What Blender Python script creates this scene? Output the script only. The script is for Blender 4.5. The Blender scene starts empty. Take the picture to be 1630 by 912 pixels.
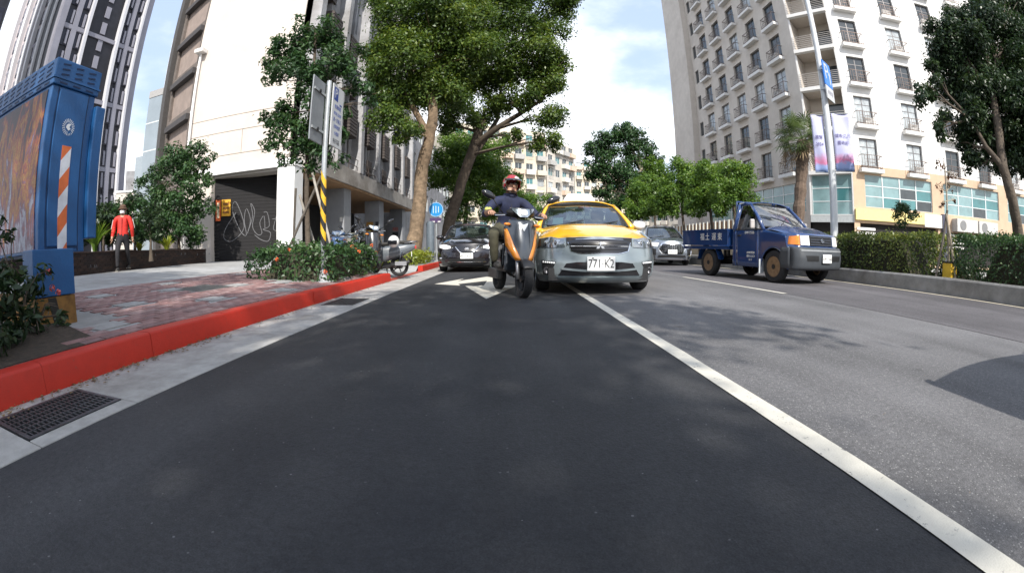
import bpy, bmesh, math, random
import numpy as np
from mathutils import Matrix, Vector
S = bpy.context.scene
COL = S.collection
R = math.radians
# ------------------------------------------------------------------ camera (action camera, 135 degree equidistant lens)
CAM_H = 0.70
cam = bpy.data.cameras.new('camera')
cam.type = 'PANO'
for holder in (cam, getattr(cam, 'cycles', None)):
    if holder is None: continue
    try:
        holder.panorama_type = 'FISHEYE_LENS_POLYNOMIAL'
        holder.fisheye_fov = R(179)
        holder.fisheye_polynomial_k0 = 0.0
        holder.fisheye_polynomial_k1 = -(1 / 692.09) * (1630 / 36.0)
        holder.fisheye_polynomial_k2 = 0.0
        holder.fisheye_polynomial_k3 = 0.0
        holder.fisheye_polynomial_k4 = 0.0
    except Exception as e:
        print('pano', holder, e)
cam.sensor_fit = 'HORIZONTAL'
cam.sensor_width = 36.0
cam.sensor_height = 36.0 * 572 / 1024
cam.clip_start = 0.02
cam.clip_end = 4000
camo = bpy.data.objects.new('camera', cam)
COL.objects.link(camo)
M = Matrix.Rotation(-R(.802), 3, 'Z') @ Matrix.Rotation(R(-5.074), 3, 'X') @ Matrix.Rotation(R(.348), 3, 'Y')
ex, ey, ez = M @ Vector((1, 0, 0)), M @ Vector((0, 1, 0)), M @ Vector((0, 0, 1))
mw = Matrix.Identity(4)
for i in range(3):
    mw[i][0], mw[i][1], mw[i][2] = ex[i], ez[i], -ey[i]
mw[2][3] = CAM_H
camo.matrix_world = mw
S.camera = camo
# ------------------------------------------------------------------ light
SUN_AZ, SUN_EL = 169.0, 41.0          # azimuth clockwise from +Y (behind the camera, a little to the right)
W = bpy.data.worlds.new('World'); S.world = W; W.use_nodes = True
nt = W.node_tree; nt.nodes.clear()
def NN(nt, t, **kw):
    n = nt.nodes.new(t)
    for k, v in kw.items():
        if k.startswith('i_'):
            key = k[2:]; key = int(key) if key.isdigit() else key
            n.inputs[key].default_value = v
        else: setattr(n, k, v)
    return n
def LK(nt, a, b): nt.links.new(a, b)
sky = NN(nt, 'ShaderNodeTexSky', sky_type='NISHITA', sun_disc=False)
sky.sun_elevation = R(SUN_EL); sky.sun_rotation = R(SUN_AZ)
sky.air_density = 1.0; sky.dust_density = 1.6; sky.ozone_density = 1.2; sky.altitude = 20
tc = NN(nt, 'ShaderNodeTexCoord')
mp = NN(nt, 'ShaderNodeMapping'); mp.inputs['Scale'].default_value = (1, 1, 2.2); mp.inputs['Location'].default_value = (1.3, .4, .2)
nz = NN(nt, 'ShaderNodeTexNoise', i_Scale=1.7, i_Detail=7.0, i_Roughness=.55)
LK(nt, tc.outputs['Generated'], mp.inputs[0]); LK(nt, mp.outputs[0], nz.inputs['Vector'])
sep = NN(nt, 'ShaderNodeSeparateXYZ'); LK(nt, tc.outputs['Generated'], sep.inputs[0])
hz = NN(nt, 'ShaderNodeMapRange', i_1=0.0, i_2=.62, i_3=.17, i_4=-.03); LK(nt, sep.outputs[2], hz.inputs[0])
ad = NN(nt, 'ShaderNodeMath', operation='ADD'); LK(nt, nz.outputs[0], ad.inputs[0]); LK(nt, hz.outputs[0], ad.inputs[1])
cr = NN(nt, 'ShaderNodeMapRange', interpolation_type='SMOOTHSTEP', i_1=.43, i_2=.68, i_3=0.0, i_4=1.0); LK(nt, ad.outputs[0], cr.inputs[0])
mx = NN(nt, 'ShaderNodeMixRGB'); LK(nt, cr.outputs[0], mx.inputs[0])
skb = NN(nt, 'ShaderNodeMixRGB', blend_type='MIX'); skb.inputs[0].default_value = .52
LK(nt, sky.outputs[0], skb.inputs[1]); skb.inputs[2].default_value = (7.0, 8.6, 11.5, 1)
LK(nt, skb.outputs[0], mx.inputs[1]); mx.inputs[2].default_value = (11.5, 11.7, 12.0, 1)
bg = NN(nt, 'ShaderNodeBackground', i_1=.108); LK(nt, mx.outputs[0], bg.inputs[0])
wo = NN(nt, 'ShaderNodeOutputWorld'); LK(nt, bg.outputs[0], wo.inputs[0])
sl = bpy.data.lights.new('sun', 'SUN'); sl.energy = 4.4; sl.angle = R(.53); sl.color = (1, .955, .88)
so = bpy.data.objects.new('sun', sl); COL.objects.link(so)
sd = Vector((math.sin(R(SUN_AZ)) * math.cos(R(SUN_EL)), math.cos(R(SUN_AZ)) * math.cos(R(SUN_EL)), math.sin(R(SUN_EL))))
so.rotation_euler = sd.to_track_quat('Z', 'Y').to_euler(); so.location = (6, -18, 26)
S.view_settings.view_transform = 'Standard'; S.view_settings.look = 'None'
S.view_settings.exposure = 0.48; S.view_settings.gamma = 1.0; S.view_settings.use_curve_mapping = False
try:
    S.cycles.use_denoising = True; S.cycles.max_bounces = 6; S.cycles.transparent_max_bounces = 12
    S.cycles.diffuse_bounces = 3; S.cycles.glossy_bounces = 3; S.cycles.caustics_reflective = False; S.cycles.caustics_refractive = False
except Exception: pass
rnd = random.Random(7)
# ------------------------------------------------------------------ materials
MATS = {}
def mat(name, c, rough=.7, metal=0.0, var=.12, vs=6.0, bump=0.0, bs=60.0, spec=.5, coat=0.0, c2=None, stain=0.0, coord='Object'):
    """procedural principled: base colour broken up by two noises, optional fine bump and large stains"""
    if name in MATS: return MATS[name]
    m = bpy.data.materials.new(name); m.use_nodes = True; MATS[name] = m
    t = m.node_tree; b = t.nodes['Principled BSDF']
    tcd = NN(t, 'ShaderNodeTexCoord')
    n1 = NN(t, 'ShaderNodeTexNoise', i_Scale=vs, i_Detail=5.0, i_Roughness=.6); LK(t, tcd.outputs[coord], n1.inputs['Vector'])
    mixc = NN(t, 'ShaderNodeMixRGB')
    lo = tuple(max(0, x * (1 - var)) for x in c[:3]) + (1,)
    hi = tuple(min(1, x * (1 + var)) for x in (c2 or c)[:3]) + (1,)
    mixc.inputs[1].default_value = lo; mixc.inputs[2].default_value = hi
    rr = NN(t, 'ShaderNodeMapRange', i_1=.3, i_2=.7); LK(t, n1.outputs[0], rr.inputs[0]); LK(t, rr.outputs[0], mixc.inputs[0])
    out = mixc.outputs[0]
    if stain:
        n2 = NN(t, 'ShaderNodeTexNoise', i_Scale=vs * .22, i_Detail=6.0, i_Roughness=.7); LK(t, tcd.outputs[coord], n2.inputs['Vector'])
        r2 = NN(t, 'ShaderNodeMapRange', i_1=.42, i_2=.68, i_3=0.0, i_4=stain); LK(t, n2.outputs[0], r2.inputs[0])
        m2 = NN(t, 'ShaderNodeMixRGB', blend_type='MULTIPLY'); m2.inputs[2].default_value = (.42, .38, .34, 1)
        LK(t, r2.outputs[0], m2.inputs[0]); LK(t, out, m2.inputs[1]); out = m2.outputs[0]
    LK(t, out, b.inputs['Base Color'])
    b.inputs['Roughness'].default_value = rough; b.inputs['Metallic'].default_value = metal
    b.inputs['Specular IOR Level'].default_value = spec
    if coat: b.inputs['Coat Weight'].default_value = coat; b.inputs['Coat Roughness'].default_value = .04
    if bump:
        n3 = NN(t, 'ShaderNodeTexNoise', i_Scale=bs, i_Detail=4.0); LK(t, tcd.outputs[coord], n3.inputs['Vector'])
        bp = NN(t, 'ShaderNodeBump', i_Strength=bump, i_Distance=.02); LK(t, n3.outputs[0], bp.inputs['Height']); LK(t, bp.outputs[0], b.inputs['Normal'])
    return m
def glassmat(name, tint=(.25, .32, .33), refl=.14, rough=.02, trans=.55):
    """thin glass: tinted see-through plus a mirror reflection that grows towards grazing angles"""
    if name in MATS: return MATS[name]
    m = bpy.data.materials.new(name); m.use_nodes = True; MATS[name] = m
    t = m.node_tree; t.nodes.clear()
    o = NN(t, 'ShaderNodeOutputMaterial'); tr = NN(t, 'ShaderNodeBsdfTransparent'); tr.inputs[0].default_value = (*[trans * x / max(tint) for x in tint], 1)
    gl = NN(t, 'ShaderNodeBsdfGlossy', i_Roughness=rough); gl.inputs[0].default_value = (.95, .97, 1, 1)
    lw = NN(t, 'ShaderNodeLayerWeight', i_Blend=.35); mr = NN(t, 'ShaderNodeMapRange', i_3=refl, i_4=.9); LK(t, lw.outputs['Fresnel'], mr.inputs[0])
    df = NN(t, 'ShaderNodeBsdfDiffuse'); df.inputs[0].default_value = (*[x * .25 for x in tint], 1)
    n = NN(t, 'ShaderNodeTexNoise', i_Scale=3.0); mrn = NN(t, 'ShaderNodeMapRange', i_3=.04, i_4=.16); LK(t, n.outputs[0], mrn.inputs[0])
    m1 = NN(t, 'ShaderNodeMixShader'); LK(t, mrn.outputs[0], m1.inputs[0]); LK(t, tr.outputs[0], m1.inputs[1]); LK(t, df.outputs[0], m1.inputs[2])
    m2 = NN(t, 'ShaderNodeMixShader'); LK(t, mr.outputs[0], m2.inputs[0]); LK(t, m1.outputs[0], m2.inputs[1]); LK(t, gl.outputs[0], m2.inputs[2])
    LK(t, m2.outputs[0], o.inputs[0]); return m
def leafmat(name, dark, mid, light, trans=.35):
    if name in MATS: return MATS[name]
    m = bpy.data.materials.new(name); m.use_nodes = True; MATS[name] = m
    t = m.node_tree; t.nodes.clear()
    o = NN(t, 'ShaderNodeOutputMaterial'); at = NN(t, 'ShaderNodeAttribute', attribute_name='tone')
    rp = NN(t, 'ShaderNodeValToRGB'); e = rp.color_ramp.elements
    e[0].position = 0; e[0].color = (*dark, 1); e[1].position = 1; e[1].color = (*light, 1)
    x = e.new(.5); x.color = (*mid, 1); LK(t, at.outputs['Fac'], rp.inputs[0])
    pb = NN(t, 'ShaderNodeBsdfPrincipled', i_Roughness=.42); pb.inputs['Specular IOR Level'].default_value = .45
    LK(t, rp.outputs[0], pb.inputs['Base Color'])
    hs = NN(t, 'ShaderNodeHueSaturation', i_Value=1.5, i_Saturation=1.1); hs.inputs['Hue'].default_value = .485; LK(t, rp.outputs[0], hs.inputs['Color'])
    tl = NN(t, 'ShaderNodeBsdfTranslucent'); LK(t, hs.outputs[0], tl.inputs[0])
    ms = NN(t, 'ShaderNodeMixShader', i_0=trans); LK(t, pb.outputs[0], ms.inputs[1]); LK(t, tl.outputs[0], ms.inputs[2]); LK(t, ms.outputs[0], o.inputs[0])
    return m
# ------------------------------------------------------------------ objects
CH = {}
def setp(o, label=None, cat=None, group=None, kind=None):
    if label: o['label'] = label
    if cat: o['category'] = cat
    if group: o['group'] = group
    if kind: o['kind'] = kind
    return o
def link(o, parent=None):
    COL.objects.link(o)
    if parent is not None:
        o.parent = parent; CH.setdefault(parent.name, []).append(o)
    return o
def thing(name, label, cat, loc=(0, 0, 0), rz=0.0, group=None, scale=1.0):
    o = bpy.data.objects.new(name, None); o.empty_display_size = .2
    o.location = loc; o.rotation_euler = (0, 0, rz); o.scale = (scale,) * 3
    link(o); return setp(o, label, cat, group)
def put(name, me, parent=None, loc=(0, 0, 0), rot=(0, 0, 0), scale=(1, 1, 1)):
    o = bpy.data.objects.new(name, me); o.location = loc; o.rotation_euler = rot; o.scale = scale
    return link(o, parent)
def dup(o, parent=None, loc=None, rz=None, label=None, group=None):
    c = o.copy(); link(c, parent)
    if loc is not None: c.location = loc
    if rz is not None: c.rotation_euler = (0, 0, rz)
    if label: c['label'] = label
    if group: c['group'] = group
    for k in CH.get(o.name, []): dup(k, c)
    return c
class MB:
    def __init__(s): s.v = []; s.f = []; s.mi = []; s.cur = 0
    def add(s, vs, fs):
        n = len(s.v); s.v += [tuple(v) for v in vs]; s.f += [tuple(i + n for i in f) for f in fs]; s.mi += [s.cur] * len(fs); return s
    def box(s, c, d, rz=0.0, taper=1.0, rot=None):
        hx, hy, hz_ = d[0] / 2, d[1] / 2, d[2] / 2
        vs = []
        for z in (-hz_, hz_):
            k = 1 if z < 0 else taper
            for x, y in ((-hx, -hy), (hx, -hy), (hx, hy), (-hx, hy)): vs.append(Vector((x * k, y * k, z)))
        m = rot or Matrix.Rotation(rz, 3, 'Z'); c = Vector(c)
        return s.add([m @ v + c for v in vs], [(3, 2, 1, 0), (4, 5, 6, 7), (0, 1, 5, 4), (1, 2, 6, 5), (2, 3, 7, 6), (3, 0, 4, 7)])
    def bb(s, x0, x1, y0, y1, z0, z1): return s.box(((x0 + x1) / 2, (y0 + y1) / 2, (z0 + z1) / 2), (x1 - x0, y1 - y0, z1 - z0))
    def tube(s, pts, rad, n=8, cap=True):
        pts = [Vector(p) for p in pts]; k = len(pts); rad = rad if hasattr(rad, '__len__') else [rad] * k
        vs = []; up = None
        for i, p in enumerate(pts):
            d = (pts[min(i + 1, k - 1)] - pts[max(i - 1, 0)])
            d = d.normalized() if d.length > 1e-9 else Vector((0, 0, 1))
            if up is None: up = Vector((1, 0, 0)) if abs(d.x) < .8 else Vector((0, 1, 0))
            a = (up - d * up.dot(d)).normalized(); b = d.cross(a); up = a
            for j in range(n):
                t = 2 * math.pi * j / n; vs.append(p + (a * math.cos(t) + b * math.sin(t)) * rad[i])
        fs = [(i * n + j, i * n + (j + 1) % n, (i + 1) * n + (j + 1) % n, (i + 1) * n + j) for i in range(k - 1) for j in range(n)]
        if cap: fs += [tuple(range(n - 1, -1, -1)), tuple(range((k - 1) * n, k * n))]
        return s.add(vs, fs)
    def lathe(s, prof, n=20, axis='z', c=(0, 0, 0), closed=False):
        """prof: (radius, height) pairs turned round an axis"""
        vs = []
        for r, h in prof:
            for j in range(n):
                t = 2 * math.pi * j / n; a, b = r * math.cos(t), r * math.sin(t)
                vs.append({'z': (a, b, h), 'x': (h, a, b), 'y': (b, h, a)}[axis])
        vs = [(x + c[0], y + c[1], z + c[2]) for x, y, z in vs]; k = len(prof)
        rng_ = range(k if closed else k - 1)
        fs = [(i * n + j, i * n + (j + 1) % n, ((i + 1) % k) * n + (j + 1) % n, ((i + 1) % k) * n + j) for i in rng_ for j in range(n)]
        if not closed:
            if prof[0][0] > 1e-6: fs.append(tuple(range(n - 1, -1, -1)))
            if prof[-1][0] > 1e-6: fs.append(tuple(range((k - 1) * n, k * n)))
        return s.add(vs, fs)
    def ball(s, c, r, n=12, m=8, squash=None):
        rx, ry, rz_ = r if hasattr(r, '__len__') else (r, r, r)
        vs = [(c[0], c[1], c[2] - rz_)]
        for i in range(1, m):
            a = -math.pi / 2 + math.pi * i / m
            for j in range(n):
                t = 2 * math.pi * j / n
                vs.append((c[0] + rx * math.cos(a) * math.cos(t), c[1] + ry * math.cos(a) * math.sin(t), c[2] + rz_ * math.sin(a)))
        vs.append((c[0], c[1], c[2] + rz_)); L = len(vs) - 1
        fs = [(0, 1 + (j + 1) % n, 1 + j) for j in range(n)]
        fs += [(1 + i * n + j, 1 + i * n + (j + 1) % n, 1 + (i + 1) * n + (j + 1) % n, 1 + (i + 1) * n + j) for i in range(m - 2) for j in range(n)]
        fs += [(L, 1 + (m - 2) * n + j, 1 + (m - 2) * n + (j + 1) % n) for j in range(n)]
        return s.add(vs, fs)
    def prism(s, poly, a0, a1, axis='y'):
        """polygon in the plane across an axis, pushed from a0 to a1"""
        def P(u, v, a): return {'y': (u, a, v), 'x': (a, u, v), 'z': (u, v, a)}[axis]
        n = len(poly)
        vs = [P(u, v, a0) for u, v in poly] + [P(u, v, a1) for u, v in poly]
        return s.add(vs, [tuple(range(n)), tuple(range(2 * n - 1, n - 1, -1))] + [(i, i + n, (i + 1) % n + n, (i + 1) % n) for i in range(n)])
    def grid(s, f, nu, nv, wrap=False):
        vs = [f(i / nu, j / nv) for j in range(nv + 1) for i in range(nu + 1)]
        return s.add(vs, [(j * (nu + 1) + i, j * (nu + 1) + i + 1, (j + 1) * (nu + 1) + i + 1, (j + 1) * (nu + 1) + i) for j in range(nv) for i in range(nu)])
    def mesh(s, name, mats, smooth=False, fix=True):
        me = bpy.data.meshes.new(name); me.from_pydata(s.v, [], s.f)
        for m in (mats if isinstance(mats, (list, tuple)) else [mats]): me.materials.append(m)
        if any(s.mi): me.polygons.foreach_set('material_index', s.mi)
        if fix:
            b = bmesh.new(); b.from_mesh(me); bmesh.ops.recalc_face_normals(b, faces=b.faces); b.to_mesh(me); b.free()
        if smooth:
            me.polygons.foreach_set('use_smooth', [True] * len(me.polygons))
            if smooth != 'all':
                try: me.set_sharp_from_angle(angle=R(38 if smooth is True else smooth))
                except Exception: pass
        me.update(); return me
    def build(s, name, mats, parent=None, loc=(0, 0, 0), rot=(0, 0, 0), smooth=False, bevel=0.0, fix=True, solid=0.0, kind=None, sub=0):
        o = put(name, s.mesh(name, mats, smooth, fix), parent, loc, rot)
        if solid: md = o.modifiers.new('thickness', 'SOLIDIFY'); md.thickness = solid; md.offset = 0
        if sub: md = o.modifiers.new('round', 'SUBSURF'); md.levels = md.render_levels = sub
        if bevel:
            md = o.modifiers.new('bevel', 'BEVEL'); md.width = bevel; md.segments = 2; md.limit_method = 'ANGLE'; md.angle_limit = R(40)
        if kind: o['kind'] = kind
        return o
FONT_CACHE = {}
def text_mesh(txt, size=.1, depth=.002, squeeze=1.0, align='CENTER'):
    key = (txt, size, depth, squeeze, align)
    if key in FONT_CACHE: return FONT_CACHE[key]
    cu = bpy.data.curves.new('lettering', 'FONT'); cu.body = txt; cu.size = size; cu.extrude = depth; cu.align_x = align; cu.align_y = 'CENTER'
    cu.resolution_u = 3
    o = bpy.data.objects.new('lettering', cu); COL.objects.link(o)
    dg = bpy.context.evaluated_depsgraph_get()
    me = bpy.data.meshes.new_from_object(o.evaluated_get(dg)); bpy.data.objects.remove(o)
    for v in me.vertices: v.co.x *= squeeze
    FONT_CACHE[key] = me; return me
def text(name, txt, size, m, parent, loc, rot=(R(90), 0, 0), depth=.002, squeeze=1.0, align='CENTER'):
    me = text_mesh(txt, size, depth, squeeze, align).copy(); me.materials.clear(); me.materials.append(m)
    return put(name, me, parent, loc, rot)
def lerp(a, b, t): return a + (b - a) * t
def interp(tab, x):
    if x <= tab[0][0]: return tab[0][1]
    for (a, p), (b, q) in zip(tab, tab[1:]):
        if x <= b: return p + (q - p) * (x - a) / (b - a)
    return tab[-1][1]
def pol(az, r, z=0.0): return Vector((r * math.sin(R(az)), r * math.cos(R(az)), z))
def zp(x):          # height of the left pavement, which climbs gently away from the kerb
    d = -2.7 - x
    return .185 + .05 * max(0, min(5, d)) + .02 * max(0, min(2.8, d - 5))
# ================================================================== GROUND, ROAD, KERBS
def asphalt(name, base, speck, spk_amt, patch, scale=55, rough=.82, tint2=None):
    m = bpy.data.materials.new(name); m.use_nodes = True; t = m.node_tree; b = t.nodes['Principled BSDF']
    tcd = NN(t, 'ShaderNodeTexCoord'); P = tcd.outputs['Object']
    fine = NN(t, 'ShaderNodeTexNoise', i_Scale=190.0, i_Detail=3.0, i_Roughness=.7); LK(t, P, fine.inputs['Vector'])
    big = NN(t, 'ShaderNodeTexNoise', i_Scale=.55, i_Detail=7.0, i_Roughness=.62); LK(t, P, big.inputs['Vector'])
    mpn = NN(t, 'ShaderNodeMapping'); mpn.inputs['Scale'].default_value = (1.5, .12, 1); LK(t, P, mpn.inputs[0])
    trk = NN(t, 'ShaderNodeTexNoise', i_Scale=1.2, i_Detail=5.0); LK(t, mpn.outputs[0], trk.inputs['Vector'])
    vo = NN(t, 'ShaderNodeTexVoronoi', i_Scale=float(scale)); LK(t, P, vo.inputs['Vector'])
    vc = NN(t, 'ShaderNodeSeparateColor'); LK(t, vo.outputs['Color'], vc.inputs[0])
    c1 = NN(t, 'ShaderNodeMixRGB'); c1.inputs[1].default_value = (*[x * (1 - patch) for x in base], 1); c1.inputs[2].default_value = (*[x * (1 + patch) for x in (tint2 or base)], 1)
    r1 = NN(t, 'ShaderNodeMapRange', i_1=.32, i_2=.68); LK(t, big.outputs[0], r1.inputs[0]); LK(t, r1.outputs[0], c1.inputs[0])
    c2 = NN(t, 'ShaderNodeMixRGB', blend_type='MULTIPLY', i_0=1.0); LK(t, c1.outputs[0], c2.inputs[1])
    r2 = NN(t, 'ShaderNodeMapRange', i_1=.25, i_2=.75, i_3=.5, i_4=1.55); LK(t, fine.outputs[0], r2.inputs[0]); LK(t, r2.outputs[0], c2.inputs[2])
    midn = NN(t, 'ShaderNodeTexNoise', i_Scale=38.0, i_Detail=4.0, i_Roughness=.75); LK(t, P, midn.inputs['Vector']); rm = NN(t, 'ShaderNodeMapRange', i_1=.3, i_2=.7, i_3=.72, i_4=1.3); LK(t, midn.outputs[0], rm.inputs[0])
    c2m = NN(t, 'ShaderNodeMixRGB', blend_type='MULTIPLY', i_0=1.0); LK(t, c2.outputs[0], c2m.inputs[1]); LK(t, rm.outputs[0], c2m.inputs[2])
    # oil drips and dusty scuffs
    ov = NN(t, 'ShaderNodeTexVoronoi', i_Scale=1.7); LK(t, P, ov.inputs['Vector']); orr = NN(t, 'ShaderNodeMapRange', interpolation_type='SMOOTHSTEP', i_1=.03, i_2=.13, i_3=.62, i_4=1.0); LK(t, ov.outputs['Distance'], orr.inputs[0])
    c2o = NN(t, 'ShaderNodeMixRGB', blend_type='MULTIPLY', i_0=1.0); LK(t, c2m.outputs[0], c2o.inputs[1]); LK(t, orr.outputs[0], c2o.inputs[2])
    c2b = NN(t, 'ShaderNodeMixRGB', blend_type='MULTIPLY', i_0=1.0); LK(t, c2o.outputs[0], c2b.inputs[1])
    r2b = NN(t, 'ShaderNodeMapRange', i_1=.3, i_2=.7, i_3=.76, i_4=1.26); LK(t, trk.outputs[0], r2b.inputs[0]); LK(t, r2b.outputs[0], c2b.inputs[2])
    c3 = NN(t, 'ShaderNodeMixRGB'); LK(t, c2b.outputs[0], c3.inputs[1]); c3.inputs[2].default_value = (*speck, 1)
    gt = NN(t, 'ShaderNodeMath', operation='GREATER_THAN', i_1=1 - spk_amt); LK(t, vc.outputs[0], gt.inputs[0])
    lt = NN(t, 'ShaderNodeMath', operation='LESS_THAN', i_1=.36); LK(t, vo.outputs['Distance'], lt.inputs[0])
    mu = NN(t, 'ShaderNodeMath', operation='MULTIPLY'); LK(t, gt.outputs[0], mu.inputs[0]); LK(t, lt.outputs[0], mu.inputs[1])
    mu2 = NN(t, 'ShaderNodeMath', operation='MULTIPLY'); LK(t, mu.outputs[0], mu2.inputs[0]); LK(t, vc.outputs[1], mu2.inputs[1])
    LK(t, mu2.outputs[0], c3.inputs[0]); LK(t, c3.outputs[0], b.inputs['Base Color'])
    b.inputs['Roughness'].default_value = rough; b.inputs['Specular IOR Level'].default_value = .35
    bp = NN(t, 'ShaderNodeBump', i_Strength=.35, i_Distance=.006)
    adn = NN(t, 'ShaderNodeMath', operation='ADD'); LK(t, fine.outputs[0], adn.inputs[0]); LK(t, vo.outputs['Distance'], adn.inputs[1]); LK(t, adn.outputs[0], bp.inputs['Height'])
    LK(t, bp.outputs[0], b.inputs['Normal']); return m
A_OLD = asphalt('old_asphalt', (.125, .122, .124), (.30, .295, .285), .30, .22, scale=95)
A_NEW = asphalt('new_asphalt', (.026, .028, .034), (.17, .17, .17), .006, .42, scale=85, rough=.7, tint2=(.034, .034, .035))
A_INN = asphalt('inner_asphalt', (.098, .092, .096), (.22, .21, .21), .2, .2, scale=95)
CONC = mat('concrete', (.40, .385, .36), .85, var=.14, vs=9, bump=.35, bs=90, stain=.55)
CONC_D = mat('dark_concrete', (.20, .19, .185), .88, var=.2, vs=5, bump=.4, bs=60, stain=.7)
SOIL = mat('soil', (.055, .04, .028), .95, var=.4, vs=18, bump=.8, bs=45)
def worn_paint(name, c, under, wear=.35, rough=.6, vs=14, coat=0):
    m = mat(name, c, rough, var=.07, vs=vs, bump=.15, bs=120); t = m.node_tree; b = t.nodes['Principled BSDF']
    tcd = NN(t, 'ShaderNodeTexCoord'); n = NN(t, 'ShaderNodeTexNoise', i_Scale=23.0, i_Detail=8.0, i_Roughness=.75); LK(t, tcd.outputs['Object'], n.inputs['Vector'])
    r = NN(t, 'ShaderNodeMapRange', i_1=.60, i_2=.66, i_3=0.0, i_4=wear); LK(t, n.outputs[0], r.inputs[0])
    mxx = NN(t, 'ShaderNodeMixRGB'); LK(t, r.outputs[0], mxx.inputs[0])
    LK(t, b.inputs['Base Color'].links[0].from_socket, mxx.inputs[1]); mxx.inputs[2].default_value = (*under, 1)
    LK(t, mxx.outputs[0], b.inputs['Base Color']); return m
PAINT = worn_paint('road_paint', (.62, .585, .50), (.10, .10, .10), .85)
PAINT_Y = worn_paint('edge_paint', (.72, .64, .46), (.12, .12, .12), .8)
RED = worn_paint('kerb_red', (.47, .019, .004), (.14, .05, .04), .5, rough=.6)
def sheet(name, x0, x1, y0, y1, z, m, nx=1, ny=1):
    return MB().grid(lambda u, v: (lerp(x0, x1, u), lerp(y0, y1, v), z), nx, ny).build(name, m, kind='structure', fix=False)
sheet('ground', -900, 900, -900, 900, -.09, mat('far_ground', (.13, .125, .115), .9, vs=.3, var=.25))
sheet('road', 1.0, 8.5, -40, 190, 0, A_OLD)
sheet('nearside_lane', -1.84, 1.145, -40, 190, .004, A_NEW)
sheet('inner_lane', 4.63, 8.45, -40, 190, .004, A_INN)
sheet('opposite_road', 10.6, 17.2, -40, 190, 0, A_OLD)
sheet('far_pavement', 17.3, 24, -40, 190, .13, CONC)
# markings
mk = MB(); rg = random.Random(3)
xs = [(-40 + i * .35) for i in range(141)]
L_, R_ = [], []
for y in xs:
    L_.append((1.085 + rg.uniform(-.003, .003), y, .0085)); R_.append((1.2 + rg.uniform(-.004, .004) - (.012 if rg.random() < .05 else 0), y, .0085))
n = len(xs); mk.add(L_ + R_, [(i, i + n, i + n + 1, i + 1) for i in range(n - 1)])
mk.build('lane_line', PAINT, kind='structure', fix=False)
md = MB()
for y0 in (-4, 6.1, 16.1, 26.1, 36.1, 46.1, 56.1): md.add([(4.56 - .02, y0, .0085), (4.67 - .02, y0, .0085), (4.44, y0 + 4, .0085), (4.34, y0 + 4, .0085)] if y0 == 6.1 else [(4.5, y0, .0085), (4.6, y0, .0085), (4.6, y0 + 4, .0085), (4.5, y0 + 4, .0085)], [(0, 1, 2, 3)])
md.build('dashed_lane_line', PAINT, kind='structure', fix=False)
me_ = MB()
for i in range(40): me_.add([(8.2, -10 + i * 2, .0085), (8.3, -10 + i * 2, .0085), (8.3, -8 + i * 2, .0085), (8.2, -8 + i * 2, .0085)], [(0, 1, 2, 3)])
me_.build('edge_line', PAINT_Y, kind='structure', fix=False)
arrow = [(-1.41, 8.46), (-.96, 9.93), (-1.02, 9.15), (-.46, 10.52), (-.07, 9.6), (-.1, 8.03), (.21, 8.0), (-.27, 5.9), (-.75, 7.95), (-.41, 8.03), (-.40, 9.19), (-.93, 8.42), (-.85, 8.06)]
MB().add([(x, y, .009) for x, y in arrow], [tuple(range(len(arrow)))]).build('lane_arrow', PAINT, kind='structure', fix=False)
# gutter: concrete slabs with open joints, two iron grates
sheet('gutter_bed', -2.56, -1.82, -14, 60, -.012, CONC_D)
gut = thing('gutter', None, None, (0, 0, 0)); gut['kind'] = 'structure'
G1, G2 = (.86, 1.49), (5.27, 6.0)
def slab(x0, x1, y0, y1):
    MB().bb(x0, x1, y0, y1, -.08, .009).build('gutter_slab', CONC, gut, bevel=.004)
for a, b_ in [(-14, -12.3), (-12.29, -10.3), (-10.29, -8.3), (-8.29, -6.3), (-6.29, -4.3), (-4.29, -2.3), (-2.29, -.35), (-.34, .85), (1.5, 3.42), (3.43, 5.26), (6.01, 7.6), (7.61, 9.6), (9.61, 11.6), (11.61, 13.6), (13.61, 15.6), (15.61, 17.6), (17.61, 19.6), (19.61, 24), (24.01, 30), (30.01, 44)]:
    slab(-2.53, -1.83, a, b_)
for a, b_ in (G1, G2): slab(-1.955, -1.83, a - .005, b_ + .005); slab(-2.53, -2.42, a - .005, b_ + .005)
IRON = mat('grate_iron', (.11, .115, .12), .5, metal=.75, var=.3, vs=20, bump=.2)
for k, (a, b_) in enumerate((G1, G2)):
    gr = thing('drain_grate', ['slatted iron drain grate in the gutter nearest the camera, by the planting bed', 'slatted iron drain grate in the gutter further off, before the signpost'][k], 'drain grate', (-2.185, (a + b_) / 2, 0), group='drain grates in the gutter')
    h = (b_ - a) / 2
    f = MB(); f.bb(-.225, -.195, -h, h, -.03, .013); f.bb(.195, .225, -h, h, -.03, .013); f.bb(-.195, .195, -h, -h + .025, -.03, .013); f.bb(-.195, .195, h - .025, h, -.03, .013)
    f.build('grate_frame', IRON, gr)
    bar = MB().bb(-.194, .194, -.004, .004, -.028, .011).mesh('crossbar', IRON)
    nb = int((b_ - a - .06) / .03)
    for i in range(nb): put('crossbar', bar, gr, (0, -h + .045 + i * .03, 0))
    rail = MB().bb(-.006, .006, -h + .026, h - .026, -.02, .0125).mesh('rail', IRON)
    for x in (-.13, -.065, 0, .065, .13): put('rail', rail, gr, (x, 0, 0))
for k, (x, y) in enumerate([(-2.32, 2.1), (-2.25, 2.75), (-2.3, 3.6)]):   # drain holes in the slabs
    pass
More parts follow.
